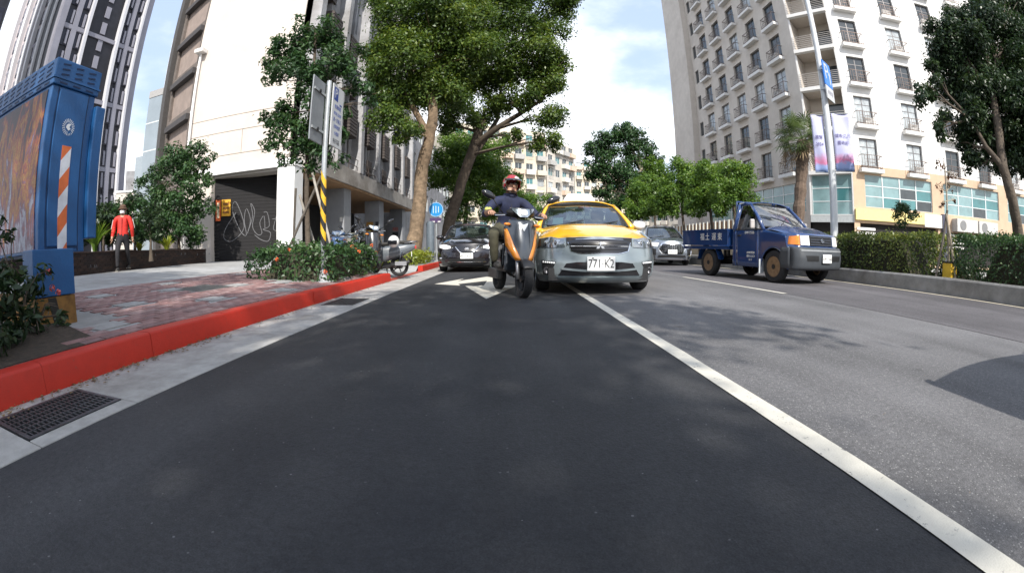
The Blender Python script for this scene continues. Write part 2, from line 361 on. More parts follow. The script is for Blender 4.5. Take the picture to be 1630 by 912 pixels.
# red kerb, rounded on its road edge
def kerb(name, y0, y1, z1=.185, m=RED, z0=-.06, par=None):
    pr = [(-2.69, z0), (-2.69, z1), (-2.568, z1), (-2.548, z1 - .006), (-2.536, z1 - .02), (-2.527, z0)]
    b = MB(); ny = max(1, int((y1 - y0) / .5)); k = len(pr); rg2 = random.Random(int(y0 * 10))
    vs = []
    for i in range(ny + 1):
        y = lerp(y0, y1, i / ny); dx = rg2.uniform(-.004, .004); dz = rg2.uniform(-.003, .003)
        vs += [(x + (dx if x > -2.6 else 0), y, z + (dz if z > .02 else 0)) for x, z in pr]
    fs = [(i * k + j, i * k + (j + 1) % k, (i + 1) * k + (j + 1) % k, (i + 1) * k + j) for i in range(ny) for j in range(k)]
    fs += [tuple(range(k)), tuple(range(ny * k + k - 1, ny * k - 1, -1))]
    o = b.add(vs, fs).build(name, m, smooth=45, parent=par)
    if par is None: o['kind'] = 'structure'
    return o
kb = thing('kerb', None, None); kb['kind'] = 'structure'
for k in range(12): kerb('kerb_stone', 9.32 - (k + 1) * 1.0 + .0012, 9.32 - k * 1.0 - .0012, z1=.185 + random.Random(k).uniform(-.0015, .0015), par=kb)
kerb('kerb_stone', -14, -2.69, par=kb)
for k in range(8): kerb('kerb_stone', 13.1 + k * 1.0, 14.1 + k * 1.0 - .003, par=kb)
kerb('kerb_stone', 21.1, 60, par=kb)
kerb('lowered_kerb', 9.32, 13.1, z1=.035, m=worn_paint('faded_red', (.34, .06, .04), (.34, .32, .30), .9))
# pavement sheet following zp(x)
XS = [-2.69, -3.4, -4.2, -5.0, -5.66, -6.4, -7.7, -9, -10.5, -14, -30]
YS = [-14, -8, -4, 0, 2, 4, 6, 8, 9.2, 9.6, 12.8, 13.2, 16, 20, 30, 60]
def pz(x, y, dz=0):
    z = zp(x)
    if 9.3 < y < 13.1: z = lerp(.035, z, min(1, max(0, (-2.69 - x) / 2.5)))
    return z + dz
PAVE_BASE = mat('paving_concrete', (.36, .36, .355), .85, var=.16, vs=3, bump=.3, bs=60, stain=.5)
vs = [(x, y, pz(x, y)) for y in YS for x in XS]; k = len(XS)
MB().add(vs, [(j * k + i, (j + 1) * k + i, (j + 1) * k + i + 1, j * k + i + 1) for j in range(len(YS) - 1) for i in range(k - 1)]).build('pavement', PAVE_BASE, kind='structure')
# red brick paving, brick by brick
RB = [mat('paver_%s' % s, c, .8, var=.25, vs=30, bump=.3, bs=120, stain=.4) for s, c in (('rose', (.31, .185, .172)), ('brick', (.265, .145, .135)), ('dusky', (.22, .13, .125)), ('pale', (.34, .225, .21)), ('worn', (.30, .20, .19)))]
TILE = mat('pale_paver', (.34, .33, .32), .8, var=.2, vs=20, bump=.3, bs=90, stain=.3)
def paver_mesh(w, l, m): return MB().box((0, 0, 0), (w, l, .03)).mesh('paving_brick', m)
PM = [paver_mesh(.094, .194, m) for m in RB]
pv = thing('brick_paving', None, None); pv['kind'] = 'structure'
slope = math.atan(.05)
spots = []; rg = random.Random(11)
tiles = [(-3.1, 2.33), (-3.9, 3.3), (-3.3, 4.1), (-4.5, 4.6), (-3.0, 5.3), (-4.0, 5.6), (-4.9, 3.6), (-3.6, 6.3), (-5.2, 5.3), (-2.95, 7.6), (-4.6, 2.6), (-5.3, 7.6), (-4.3, 8.4)]
cov = (-4.2, 5.0)
row = 0; x = -2.745
while x > -5.62:
    y = 1.5 + (.1 if row % 2 else 0)
    while y < 9.2:
        bad = any(abs(x - a) < .176 and abs(y - b_) < .226 for a, b_ in tiles) or (abs(x - cov[0]) < .34 and abs(y - cov[1]) < .44)
        bad |= (x < -3.3 and y < 2.75 and x > -6.2) or (x > -3.35 and y < 2.0 and rg.random() < .8)
        bad |= (x < -2.75 and 6.5 < y < 9 and x > -4.1 and abs(x + 3.0) > .3)
        if not bad: spots.append((x + rg.uniform(-.0015, .0015), y + rg.uniform(-.0015, .0015), rg.choice((0, 0, 1, 1, 2, 3, 4)), rg.uniform(-.003, .003)))
        y += .2
    x -= .1; row += 1
spots.sort(key=lambda s: s[0] ** 2 + s[1] ** 2)
for x, y, c, dz in spots[:300]:
    put('paving_brick', PM[c], pv, (x, y, zp(x) - .006 + dz), (0, slope, 0))
rest = MB()
for x, y, c, dz in spots[300:]:
    rest.cur = c; rest.box((x, y, zp(x) - .006 + dz), (.094, .194, .03), rot=Matrix.Rotation(slope, 3, 'Y'))
rest.build('paving_bricks', RB, pv, kind='stuff')
TM = MB().box((0, 0, 0), (.245, .345, .03)).mesh('paving_slab', TILE)
for x, y in tiles: put('paving_slab', TM, pv, (x, y, zp(x) - .004), (0, slope, rg.uniform(-.03, .03)))
mh = thing('manhole_cover', 'dark rectangular manhole cover set in the red brick paving', 'manhole cover', (cov[0], cov[1], zp(cov[0])))
mh.rotation_euler = (0, slope, 0)
MB().bb(-.3, .3, -.4, .4, -.03, .008).build('lid', mat('cover_metal', (.10, .10, .095), .7, metal=.4, var=.3, bump=.5, bs=30), mh, bevel=.004)
fr = MB(); fr.bb(-.34, -.305, -.44, .44, -.03, .006); fr.bb(.305, .34, -.44, .44, -.03, .006); fr.bb(-.305, .305, -.44, -.405, -.03, .006); fr.bb(-.305, .305, .405, .44, -.03, .006)
fr.build('rim', CONC, mh)
MB().grid(lambda u, v: (lerp(-2.69, -4.2, u), lerp(-6, 2.0, v), pz(lerp(-2.69, -4.2, u), 0, .006 + .05 * (.5 + .5 * math.sin(u * 9 + v * 23)) * math.sin(math.pi * min(1, max(0, u))))), 14, 30).build('planting_bed', SOIL, kind='structure', smooth=True)
# fallen leaves and grit along the kerb foot
lt = MB(); rg = random.Random(5)
for i in range(420):
    x = -2.52 + abs(rg.gauss(0, .07)); y = rg.choice((rg.uniform(.3, 3.2), rg.uniform(.3, 9)))
    a = rg.uniform(0, 6.28); s = rg.uniform(.006, .022); z = .014 + rg.uniform(0, .006)
    lt.add([(x + s * math.cos(a), y + s * math.sin(a), z), (x - .5 * s * math.sin(a), y + .5 * s * math.cos(a), z + .006), (x - s * math.cos(a), y - s * math.sin(a), z), (x + .5 * s * math.sin(a), y - .5 * s * math.cos(a), z + .004)], [(0, 1, 2, 3)])
for i in range(90):
    x = rg.uniform(1.3, 4.5); y = rg.uniform(.5, 9); a = rg.uniform(0, 6.28); s = rg.uniform(.002, .005); z = .011
    lt.add([(x + s * math.cos(a), y + s * math.sin(a), z), (x - .5 * s * math.sin(a), y + .5 * s * math.cos(a), z + .004), (x - s * math.cos(a), y - s * math.sin(a), z), (x + .5 * s * math.sin(a), y - .5 * s * math.cos(a), z + .003)], [(0, 1, 2, 3)])
setp(lt.build('leaf_litter', mat('dead_leaf', (.22, .15, .07), .9, var=.5, vs=40)), kind='stuff')
# median: concrete kerb wall, soil, far side kerb
mw_ = MB(); ny = 60
pr = [(8.45, -.05), (8.47, .30), (8.50, .335), (8.68, .335), (8.70, .25), (8.70, -.05)]
k = len(pr); vs = [(x, lerp(-12, 62, i / ny), z + rnd.uniform(-.004, .004)) for i in range(ny + 1) for x, z in pr]
mw_.add(vs, [(i * k + j, i * k + (j + 1) % k, (i + 1) * k + (j + 1) % k, (i + 1) * k + j) for i in range(ny) for j in range(k)])
setp(mw_.build('median_kerb', mat('median_concrete', (.24, .235, .225), .85, var=.2, vs=4, bump=.4, bs=50, stain=.8)), kind='structure')
setp(MB().bb(10.4, 10.6, -12, 62, -.05, .335).build('median_kerb', CONC), kind='structure')
sheet('median_soil', 8.69, 10.42, -12, 62, .27, SOIL)
# ================================================================== BUILDINGS
def wall_mesh(u0, u1, z0, z1, holes, depth=.25, extra_u=(), extra_z=()):
    """wall in the local xz plane (outside is -y) with rectangular openings and reveals"""
    us = sorted({u0, u1, *[h[0] for h in holes], *[h[1] for h in holes], *extra_u}); zs = sorted({z0, z1, *[h[2] for h in holes], *[h[3] for h in holes], *extra_z})
    us = [u for u in us if u0 <= u <= u1]; zs = [z for z in zs if z0 <= z <= z1]
    b = MB(); idx = {}
    def V(i, j):
        if (i, j) not in idx: idx[(i, j)] = len(b.v); b.v.append((us[i], 0, zs[j]))
        return idx[(i, j)]
    for i in range(len(us) - 1):
        for j in range(len(zs) - 1):
            cu, cz = (us[i] + us[i + 1]) / 2, (zs[j] + zs[j + 1]) / 2
            if any(h[0] < cu < h[1] and h[2] < cz < h[3] for h in holes): continue
            b.f.append((V(i, j), V(i + 1, j), V(i + 1, j + 1), V(i, j + 1))); b.mi.append(b.cur)
    for a, c, z, w in holes:
        b.add([(a, 0, z), (c, 0, z), (c, 0, w), (a, 0, w), (a, depth, z), (c, depth, z), (c, depth, w), (a, depth, w)], [(0, 4, 5, 1), (1, 5, 6, 2), (2, 6, 7, 3), (3, 7, 4, 0)])
    return b
def place(mesh, name, parent, O, ang, u, z, y=0.0):
    c, s = math.cos(ang), math.sin(ang)
    return put(name, mesh, parent, (O[0] + c * u - s * y, O[1] + s * u + c * y, O[2] + z), (0, 0, ang))
STUC_B = mat('beige_render', (.59, .535, .475), .85, var=.06, vs=1.5, bump=.15, bs=40, stain=.25)
STUC_W = mat('white_render', (.76, .745, .72), .85, var=.05, vs=1.2, bump=.12, bs=40, stain=.18)
STUC_T = mat('tan_render', (.55, .40, .275), .85, var=.07, vs=1.5, bump=.15, bs=40, stain=.2)
TRIM_W = mat('white_trim', (.72, .70, .67), .7, var=.06, vs=4)
FRAME = mat('window_frame', (.16, .15, .15), .4, metal=.4, var=.1)
FRAME_W = mat('pale_frame', (.62, .66, .66), .4, var=.05)
RAILM = mat('railing_metal', (.14, .105, .09), .5, metal=.5, var=.2)
PANE_D = mat('dark_pane', (.045, .055, .06), .08, var=.3, vs=1.0, spec=.8)
PANE_C = mat('curtain_pane', (.42, .45, .46), .12, var=.35, vs=2.5, spec=.8)
PANE_T = mat('teal_pane', (.06, .19, .20), .07, var=.25, vs=.8, spec=.9)
PANE_P = mat('pale_teal_pane', (.20, .315, .325), .1, var=.25, vs=.8, spec=.8)
DARKIN = mat('dark_interior', (.02, .018, .017), .9, var=.3)
ACM = mat('air_conditioner_casing', (.55, .53, .50), .6, var=.12)
# ---- right-hand hotel-like apartment block at the corner
HB = thing('apartment_building', 'tall beige and white apartment block with rows of railed window balconies, right of the road', 'building', (22, 25.2, 0))
WIN_W, WIN_H = 1.62, 2.25
def win_frame():
    b = MB(); w, h = WIN_W, WIN_H; t = .07
    b.bb(-w / 2, -w / 2 + t, .13, .2, 0, h); b.bb(w / 2 - t, w / 2, .13, .2, 0, h); b.bb(-w / 2 + t, w / 2 - t, .13, .2, h - t, h); b.bb(-w / 2 + t, w / 2 - t, .13, .2, 0, t)
    b.bb(-.035, .035, .14, .195, t, h - t); b.bb(-w / 2 + t, -.035, .145, .19, 1.62, 1.67); b.bb(.035, w / 2 - t, .145, .19, 1.62, 1.67)
    return b
FR_M = win_frame().mesh('window', FRAME)
PN = [MB().bb(-WIN_W / 2 + .07, WIN_W / 2 - .07, .165, .172, .07, WIN_H - .07).mesh('pane', m) for m in (PANE_D, PANE_C, PANE_C, PANE_D)]
CUR = MB(); 
for i in range(14): CUR.bb(-.72 + i * .052, -.72 + i * .052 + .045, .30 + .03 * (i % 2), .32 + .03 * (i % 2), .05, 2.2)
CUR_M = CUR.mesh('curtain', mat('curtain_cloth', (.70, .70, .66), .9, var=.1))
LEDGE_M = MB().bb(-1.02, 1.02, -.5, -.002, -.28, -.02).mesh('balcony_ledge', TRIM_W)
def railing():
    b = MB(); w = .92; y0 = -.44
    for z in (.08, .95): b.bb(-w, w, y0 - .02, y0 + .02, z - .02, z + .02)
    for s in (-w, w): b.bb(s - .02, s + .02, y0 + .021, -.005, .93, .97); b.bb(s - .02, s + .02, y0 + .021, -.005, .06, .10)
    for i in range(9):
        x = -w + .02 + i * (2 * w - .04) / 8; b.bb(x - .012, x + .012, y0 - .012, y0 + .012, -.02, .93)
    for x in (-.46, .46):
        for k in range(3): b.bb(x - .18, x + .18, y0 - .01, y0 + .008, .25 + k * .2, .27 + k * .2)
    b.bb(-.2, .2, y0 - .016, y0 + .014, .40, .44); b.bb(-.2, .2, y0 - .016, y0 + .014, .62, .66)
    return b
RAIL_M = railing().mesh('railing', RAILM)
AC = MB().bb(-.4, .4, -.36, -.06, 0.0, .55); AC_M = AC.mesh('air_conditioner', ACM, False)
FANB = MB().lathe([(.21, 0), (.21, .012), (.17, .013), (.17, .004), (.0, .004)], 14, 'y', (.08, -.372, .28)).mesh('fan', mat('fan_grey', (.2, .2, .2), .6))
rw = random.Random(21)
def hotel_window(O, ang, u, z, ledge=True):
    f = place(FR_M, 'window', HB, O, ang, u, z, .06)
    put('pane', rw.choice(PN), f)
    if rw.random() < .55: put('curtain', CUR_M, f, (0 if rw.random() < .5 else .75, 0, 0))
    if ledge:
        l = place(LEDGE_M, 'balcony', HB, O, ang, u, z); put('railing', RAIL_M, l)
        if rw.random() < .65:
            a = put('air_conditioner', AC_M, l, (rw.uniform(-.4, .3), 0, 0)); 
rows = [6.75 + 3.2 * k for k in range(9)]
# face A: along the road, seen from its shaded side.  local u runs from far end (Y=45.4) to the corner (Y=25.2)
OA, aA, LA = (0, 20.2, 0), -math.pi / 2, 19.3
colsA = [45.4 - y for y in (41.9, 38.55, 35.2, 31.85, 28.5)]
holes = [(u - WIN_W / 2, u + WIN_W / 2, z, z + WIN_H) for u in colsA for z in rows]
small = [(.55, 1.45, z + .3, z + 1.9) for z in rows]
lowA = [(11.0, 18.8, 3.7, 5.95), (2.2, 9.8, 3.7, 5.95)]
wa = wall_mesh(0, LA, 0, 36, holes + small + lowA, .3); put('wall', wa.mesh('wall', STUC_B), HB, OA, (0, 0, aA))
for u in colsA:
    for z in rows: hotel_window(OA, aA, u, z)
SF = MB(); SF.bb(-.45, .45, .1, .16, 0, .06); SF.bb(-.45, .45, .1, .16, 1.54, 1.6); SF.bb(-.45, -.39, .1, .16, .06, 1.54); SF.bb(.39, .45, .1, .16, .06, 1.54); SF.bb(-.02, .02, .11, .15, .06, 1.54); SF_M = SF.mesh('window', FRAME)
SP_M = MB().bb(-.39, .39, .13, .14, .06, 1.54).mesh('pane', PANE_D)
for z in rows: f = place(SF_M, 'window', HB, OA, aA, 1.0, z + .3, 0); put('pane', SP_M, f)
def ribbon(O, ang, u0, u1, z0, z1, nu, nz, mats_, seed):
    r_ = random.Random(seed); w = (u1 - u0) / nu; h = (z1 - z0) / nz; b = MB()
    for i in range(nu + 1): b.bb(u0 + i * w - .05, u0 + i * w + .05, .10, .2, z0, z1) if 0 < i < nu else b.bb(u0 + (0 if i == 0 else -.06) + i * w, u0 + i * w + (.06 if i == 0 else 0), .10, .2, z0, z1)
    for j in range(nz + 1):
        zz = z0 + j * h
        for i in range(nu): b.bb(u0 + i * w + .06, u0 + (i + 1) * w - .06, .115, .185, zz - (.03 if 0 < j else 0), zz + (.03 if j < nz else 0))
    f = put('ribbon_window', b.mesh('ribbon_window', FRAME_W), HB, O, (0, 0, ang))
    for i in range(nu):
        for j in range(nz): put('pane', MB().bb(u0 + i * w + .06, u0 + (i + 1) * w - .06, .14, .15, z0 + j * h + .03, z0 + (j + 1) * h - .03).mesh('pane', PANE_P if (j == nz - 1 or i == 0) and r_.random() < .85 else r_.choice(mats_)), f)
ribbon(OA, aA, 11.0, 18.8, 3.7, 5.95, 5, 3, (PANE_T, PANE_T, PANE_P), 1)
ribbon(OA, aA, 2.2, 9.8, 3.7, 5.95, 5, 3, (PANE_T, PANE_D), 2)
# far projecting bay (its edge towards the camera catches the sun)
MB().bb(-.7, 12, 20.2, 25.8, 0, 38).build('side_bay', STUC_B, HB)
# corner balconies
P0, P1 = Vector((0, .9, 0)), Vector((2.03, -1.92, 0))
aB = math.atan2(P1.y - P0.y, P1.x - P0.x); LB = (P1 - P0).length
cw = wall_mesh(.0, LB, 3.4, 36, [(.16, LB - .14, z - .10, z + 2.72) for z in rows] + [(.15, LB - .1, 3.45, 6.3)], .02); put('corner_wall', cw.mesh('corner_wall', STUC_W), HB, P0, (0, 0, aB))
for z in rows:
    b = MB(); b.bb(.0, LB, 0.022, 2.1, -.36, -.10); b.bb(.0, .15, .022, 2.1, -.09, 2.74); b.bb(LB - .13, LB, .022, 2.1, -.09, 2.74); b.bb(0, LB, 2.1, 2.2, -.3, 2.9)
    p = place(b.mesh('corner_balcony', STUC_B), 'corner_balcony', HB, P0, aB, 0, z)
    MB().bb(0.05, LB - .05, -.25, -.005, -.42, -.14).build('balcony_edge', STUC_W, p)
    rb = MB()
    for q in range(7): rb.bb(.05, LB - .05, -.20, -.17, .0 + q * .155, .03 + q * .155)
    for x in (.06, LB * .5, LB - .09): rb.bb(x - .025, x + .025, -.1975, -.1725, -.14, 1.0)
    rb.build('railing', mat('pale_railing', (.50, .46, .42), .5, metal=.3), p)
    put('door', MB().bb(1.5, LB - .3, 2.04, 2.095, -.05, 2.2).mesh('door', PANE_D), p)
ribbon(P0, aB, .15, LB - .1, 3.45, 6.3, 2, 3, (PANE_T, PANE_P, PANE_P), 6)
MB().bb(.1, LB - .1, .24, .3, 3.4, 6.4).build('window_back', DARKIN, HB, P0, rot=(0, 0, aB))
MB().bb(.02, LB, .0, .2, 2.9, 3.38).build('shop_fascia', mat('grey_fascia', (.45, .47, .47), .5), HB, P0, rot=(0, 0, aB))
MB().bb(.02, LB, .5, .6, 0, 2.9).build('shop_front', DARKIN, HB, P0, rot=(0, 0, aB))
# face C: sunny side along the cross street
aC = math.atan2(-.309, .951); LC = 24.6
colsC = [1.62, 6.13, 10.35, 14.35, 18.45, 22.45]
holes = [(u - WIN_W / 2, u + WIN_W / 2, z, z + WIN_H) for u in colsC for z in rows]
put('wall', wall_mesh(0, LC, 7.0 - .02, 36, [(a, b_, max(z, 6.99), w) for a, b_, z, w in holes], .3).mesh('wall', STUC_W), HB, P1, (0, 0, aC))
lowC = [(1.05, 7.65, 4.05, 6.35), (8.95, 16.05, 4.05, 6.35), (17.35, 24.15, 4.05, 6.35)]
put('base_wall', wall_mesh(0, LC, 0, 6.98, lowC + [(a, b_, 6.75, 6.979) for a, b_, z, w in holes[::9]] + [(.5, 8.2, 0.2, 2.9), (8.8, 24.2, .2, 2.7)], .35).mesh('base_wall', STUC_T), HB, P1, (0, 0, aC))
for u in colsC:
    for z in rows: hotel_window(P1, aC, u, z)
ribbon(P1, aC, 1.05, 7.65, 4.05, 6.35, 4, 3, (PANE_P, PANE_D, PANE_D, PANE_T), 3)
ribbon(P1, aC, 8.95, 16.05, 4.05, 6.35, 4, 3, (PANE_P, PANE_D, PANE_T), 4)
ribbon(P1, aC, 17.35, 24.15, 4.05, 6.35, 4, 3, (PANE_D, PANE_T), 5)
MB().bb(.5, 24.3, .36, .42, .2, 2.95).build('shop_front', DARKIN, HB, P1, (0, 0, aC))
sg = MB().bb(.05, 6.6, -.22, -.01, 3.1, 3.85).build('shop_sign', mat('yellow_sign', (.80, .66, .26), .5, var=.06), HB, P1, (0, 0, aC))
MB().bb(6.62, 8.5, -.2, -.01, 2.95, 3.9).build('shop_sign', TRIM_W, HB, P1, (0, 0, aC))
MB().bb(8.55, 9.1, -.25, -.01, .5, 4.0).build('pillar_sign', mat('slate_sign', (.06, .06, .09), .5), HB, P1, (0, 0, aC))
for k in range(2):
    a = MB().bb(9.8 + 2.7 * k, 12.3 + 2.7 * k, -.75, -.02, 2.8, 3.75).build('ventilation_unit', ACM, HB, P1, (0, 0, aC))
    MB().lathe([(.38, 0), (.38, .015), (.3, .016), (.3, .004), (0, .004)], 16, 'y', (10.5 + 2.7 * k, -.77, 3.27)).build('fan', MATS['fan_grey'], a)
for k, (u, w) in enumerate([(1.0, 1.6), (10.3, 1.7)]):
    s = MB()
    for q in range(4): s.bb(u - w / 2, u + w / 2, -.1, -.02, 1.5 + q * .3, 1.68 + q * .3)
    s.build('louvre', TRIM_W, HB, P1, (0, 0, aC))
MB().bb(2.6, LC, .5, 14, 0, 35.9).build('core', DARKIN, HB, P1, (0, 0, aC))
MB().bb(.5, 14, 3.6, 20, 0, 35.8).build('core', DARKIN, HB)
# ---- left-hand old concrete block with arcade
LBD = thing('concrete_building', 'weathered concrete office block with blank cream end wall, white fins and ground floor arcade', 'building', (-7.3, 13.2, 0))
CREAM = mat('cream_render', (.60, .535, .475), .85, var=.06, vs=.9, bump=.15, bs=30, stain=.15)
FINM = mat('stained_concrete', (.43, .43, .445), .85, var=.16, vs=1.6, bump=.3, bs=30, stain=.9)
GREYW = mat('grey_wall', (.27, .27, .28), .85, var=.2, vs=2, bump=.2, bs=30, stain=.7)
COLM = mat('column_grey', (.30, .31, .33), .75, var=.08, vs=3, stain=.2)
WHITE = mat('white_plaster', (.80, .79, .77), .8, var=.04, vs=2)
def groove_panel(x0, x1, z0, z1): MB().bb(x0, x1, 0, .5, z0, z1).build('end_wall', CREAM, LBD, bevel=.012)
groove_panel(-4.75, .1, 5.78, 20); groove_panel(-4.75, .1, 5.18, 5.765); groove_panel(-4.75, -2.0, 4.3, 5.165); groove_panel(-1.985, .1, 4.3, 5.165); groove_panel(-4.75, .1, 3.9, 4.285)
MB().bb(-4.75, .1, .05, .5, 3.9, 20).build('groove_back', mat('groove_dark', (.06, .055, .05), .9), LBD)
MB().bb(-4.75, .35, -.06, .5, 3.6, 3.88).build('lintel', WHITE, LBD, bevel=.01)
MB().bb(-.35, .33, -.03, .65, .3, 3.59).build('corner_column', WHITE, LBD, bevel=.015)
MB().bb(-4.75, -3.3, 0, .5, .3, 3.59).build('end_wall', CREAM, LBD)
# gate
gt = MB(); 
SHUT = mat('dark_shutter', (.010, .009, .010), .8, var=.3, vs=6)  # near-black slats hold the shade of the gate recess in their colour
for i in range(26): gt.bb(-3.3, -.36, .55 + .004 * (i % 2), .62, .42 + i * .122, .42 + i * .122 + .115)
g = gt.build('roller_gate', SHUT, LBD)
g.location = (-3.3, .2, 0); g.rotation_euler = (0, 0, R(20)); [setattr(v_, 'co', v_.co + Vector((3.3, -.55, 0))) for v_ in g.data.vertices]; SHIFT = (3.3, -.55)
MB().bb(-3.3, -.36, .06, 4, 3.5, 3.585).build('gate_ceiling', mat('soffit', (.40, .37, .33), .85, stain=.3), LBD)
GRAF = mat('chalk_scrawl', (.20, .20, .21), .8, var=.3, vs=30)
def scrawl(pts, r=.013):
    b = MB(); q = []
    for a, c, d, e in zip([pts[0]] + pts[:-2], pts[:-1], pts[1:], pts[2:] + [pts[-1]]):
        for t in (0, .25, .5, .75):
            q.append(tuple(.5 * ((2 * c[i]) + (-a[i] + d[i]) * t + (2 * a[i] - 5 * c[i] + 4 * d[i] - e[i]) * t * t + (-a[i] + 3 * c[i] - 3 * d[i] + e[i]) * t ** 3) for i in (0, 1)))
    b.tube([(x + 3.3, .545 - .55, z) for x, z in q], r, 4); return b.build('graffiti_stroke', GRAF, g)
def sc(l): return [(-3.3 + x / 360 * 2.94, .42 + (512 - (y - 258)) / 512 * 3.1) for x, y in l]
scrawl(sc([(110, 470), (60, 560), (50, 620), (90, 640), (150, 560), (110, 410), (90, 450), (130, 580), (160, 610), (150, 520), (160, 450), (180, 520), (165, 600)]))
scrawl(sc([(165, 600), (190, 500), (180, 420), (200, 470), (190, 560), (215, 610), (235, 600), (225, 540), (245, 500), (250, 590)]))
scrawl(sc([(200, 610), (230, 640), (265, 650), (275, 600), (240, 580), (270, 560), (260, 480), (240, 480)]))
scrawl(sc([(320, 450), (300, 520), (290, 580), (310, 585), (315, 520), (330, 460), (335, 530), (320, 600), (330, 640)]))
scrawl(sc([(345, 450), (340, 550), (352, 560), (352, 470)])); scrawl(sc([(285, 520), (330, 515)]))
SO = mat('orange_board', (.62, .12, .03), .5, var=.1); SY = mat('yellow_board', (.72, .36, .03), .5, var=.1)
b1 = MB().bb(0.080, 0.280, -0.050, -0.015, 1.95, 2.72).build('notice_board', SO, g); b2 = MB().bb(0.320, 0.680, -0.050, -0.015, 2.12, 2.72).build('notice_board', SY, g)
MB().bb(0.130, 0.230, -0.058, -0.051, 2.05, 2.62).build('print', mat('sign_cream', (.75, .6, .4), .6), b1)
for k in range(3): MB().bb(0.380, 0.620, -0.058, -0.051, 2.22 + k * .15, 2.30 + k * .15).build('print', mat('sign_brown', (.25, .10, .02), .6), b2)
# drain pipe and set-back bay with windows; its shade is put into the dark colours
MB().tube([(-4.55, -.12, 3.9), (-4.55, -.12, 8.9)], .05, 8).build('drain_pipe', WHITE, LBD)
MB().bb(-4.75, -4.3, -.35, -.02, 8.7, 8.85).build('pipe_bracket', TRIM_W, LBD)
bz = [4.6 + 1.95 * k for k in range(8)]; aY = math.atan2(.43, -.903) + math.pi; OY = (-4.75 - 2.98, 1.42, 0); LY = 3.27
BAYW = mat('bay_wall_shade_brown', (.15, .125, .11), .85, var=.2, vs=3, stain=.5); BR = mat('blind_shade_brown', (.26, .205, .175), .8, var=.15, vs=3)
bay = wall_mesh(.45, LY, 0, 20, [(.7, LY - .12, z, z + 1.6) for z in bz], .25); put('set_back_bay', bay.mesh('set_back_bay', BAYW), LBD, OY, (0, 0, aY))
for z in bz:
    w_ = put('blind', MB().bb(.7, LY - .12, .12, .2, z, z + 1.58).mesh('blind', BR), LBD, OY, (0, 0, aY)); MB().bb(.66, LY - .05, -.16, .11, z + 1.42, z + 1.66).build('hood', mat('hood_dark', (.05, .045, .045), .7), w_)
MB().bb(0, .44, -.25, .6, 0, 20).build('bay_edge', mat('dark_louvre', (.060, .055, .052), .7), LBD, OY, (0, 0, aY))
# yellow lettering strip on the dark edge
for k in range(4): MB().bb(.10, .36, -.29, -.255, 13.6 + k * .8, 14.2 + k * .8).build('sign_letter', mat('letter_yellow', (.60, .46, .08), .6), LBD, OY, (0, 0, aY))
# arcade
for k, y in enumerate((5.2, 10.8, 16.4)):
    c = MB().bb(-.75, .15, y, y + .9, .25, 3.59).build('arcade_column', COLM, LBD, bevel=.02)
    if k == 1:
        p = MB().bb(-.62, -.22, y - .025, y - .005, 1.15, 2.3).build('poster', mat('poster_yellow', (.55, .42, .07), .5, c2=(.40, .16, .05), vs=5, var=.4), c)
        MB().bb(-.58, -.26, y - .03, y - .026, 1.25, 1.6).build('print', mat('poster_red', (.35, .09, .05), .5, var=.5, vs=12), p); MB().bb(-.08, .1, y - .025, y - .005, 1.6, 2.3).build('poster', mat('poster_dark', (.04, .04, .05), .5), c)
    if k == 2:
        for q in range(4): MB().bb(-.55, -.15, y - .025, y - .005, 1.0 + q * .33, 1.25 + q * .33).build('poster', [mat('poster_dark', (.04, .04, .05), .5), mat('poster_pink', (.45, .18, .17), .5, var=.3, vs=9)][q % 2], c)
    if k == 0: MB().bb(-.05, .07, y - .03, y - .005, 2.0, 2.2).build('notice', TRIM_W, c)
MB().bb(-.9, .45, .7, 18.6, 3.6, 4.35).build('canopy', mat('canopy_concrete', (.42, .39, .36), .85, var=.15, vs=2, stain=.9, bump=.3, bs=30), LBD, bevel=.02)
MB().bb(-4.2, .40, .7, 18.6, 3.5, 3.595).build('arcade_soffit', mat('brown_soffit', (.34, .20, .10), .8, var=.2, vs=3), LBD)
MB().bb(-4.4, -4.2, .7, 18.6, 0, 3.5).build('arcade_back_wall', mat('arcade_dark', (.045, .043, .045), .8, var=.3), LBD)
rl = MB()
for z in (4.62, 4.95): rl.tube([(.36, .8, z), (.36, 18.5, z)], .018, 6)
for i in range(13): rl.tube([(.36, .8 + i * 1.45, 4.352), (.36, .8 + i * 1.45, 4.95)], .016, 6)
rl.build('canopy_rail', RAILM, LBD)
fl = [4.4 + 3.25 * k for k in range(4)]
wins = []
finY = [.55, 3.45, 6.4, 9.3, 12.2, 15.1, 18.0]
for y0, y1 in zip(finY[:-1], finY[1:]):
    for z in fl: wins.append((y0 + .75, y1 - .45, z + .5, z + 2.9))
sw = wall_mesh(.5, 18.6, 4.35, 17.6, wins, .3); put('side_wall', sw.mesh('side_wall', FINM), LBD, (0, 0, 0), (0, 0, math.pi / 2))
FINB = MB().box((0, 0, 6.65), (.5, .42, 13.3)).mesh('fin', FINM); TH = MB().box((0, 0, 6.6), (.24, .16, 13.2)).mesh('fin', FINM)
for y in finY: put('fin', FINB, LBD, (.252, y + .2, 4.352))
for y in finY[:-1]: put('fin', TH, LBD, (.122, y + 1.55, 4.352))
LV = MB()
for i in range(9): LV.bb(-.02, .35, -.62, .62, .02 + i * .15, .13 + i * .15)
LV.bb(-.02, .30, -.6, .6, .0, 1.4)
LV_M = LV.mesh('louvre_box', mat('rusty_cage', (.085, .07, .065), .75, var=.3, vs=8, stain=.3))
WP = MB().bb(.24, .26, -.82, .82, 0, 2.4)
WPM = [MB().bb(-.26, -.24, -.86, .86, 0, 2.4).mesh('pane', m) for m in (PANE_D, PANE_C, PANE_D)]
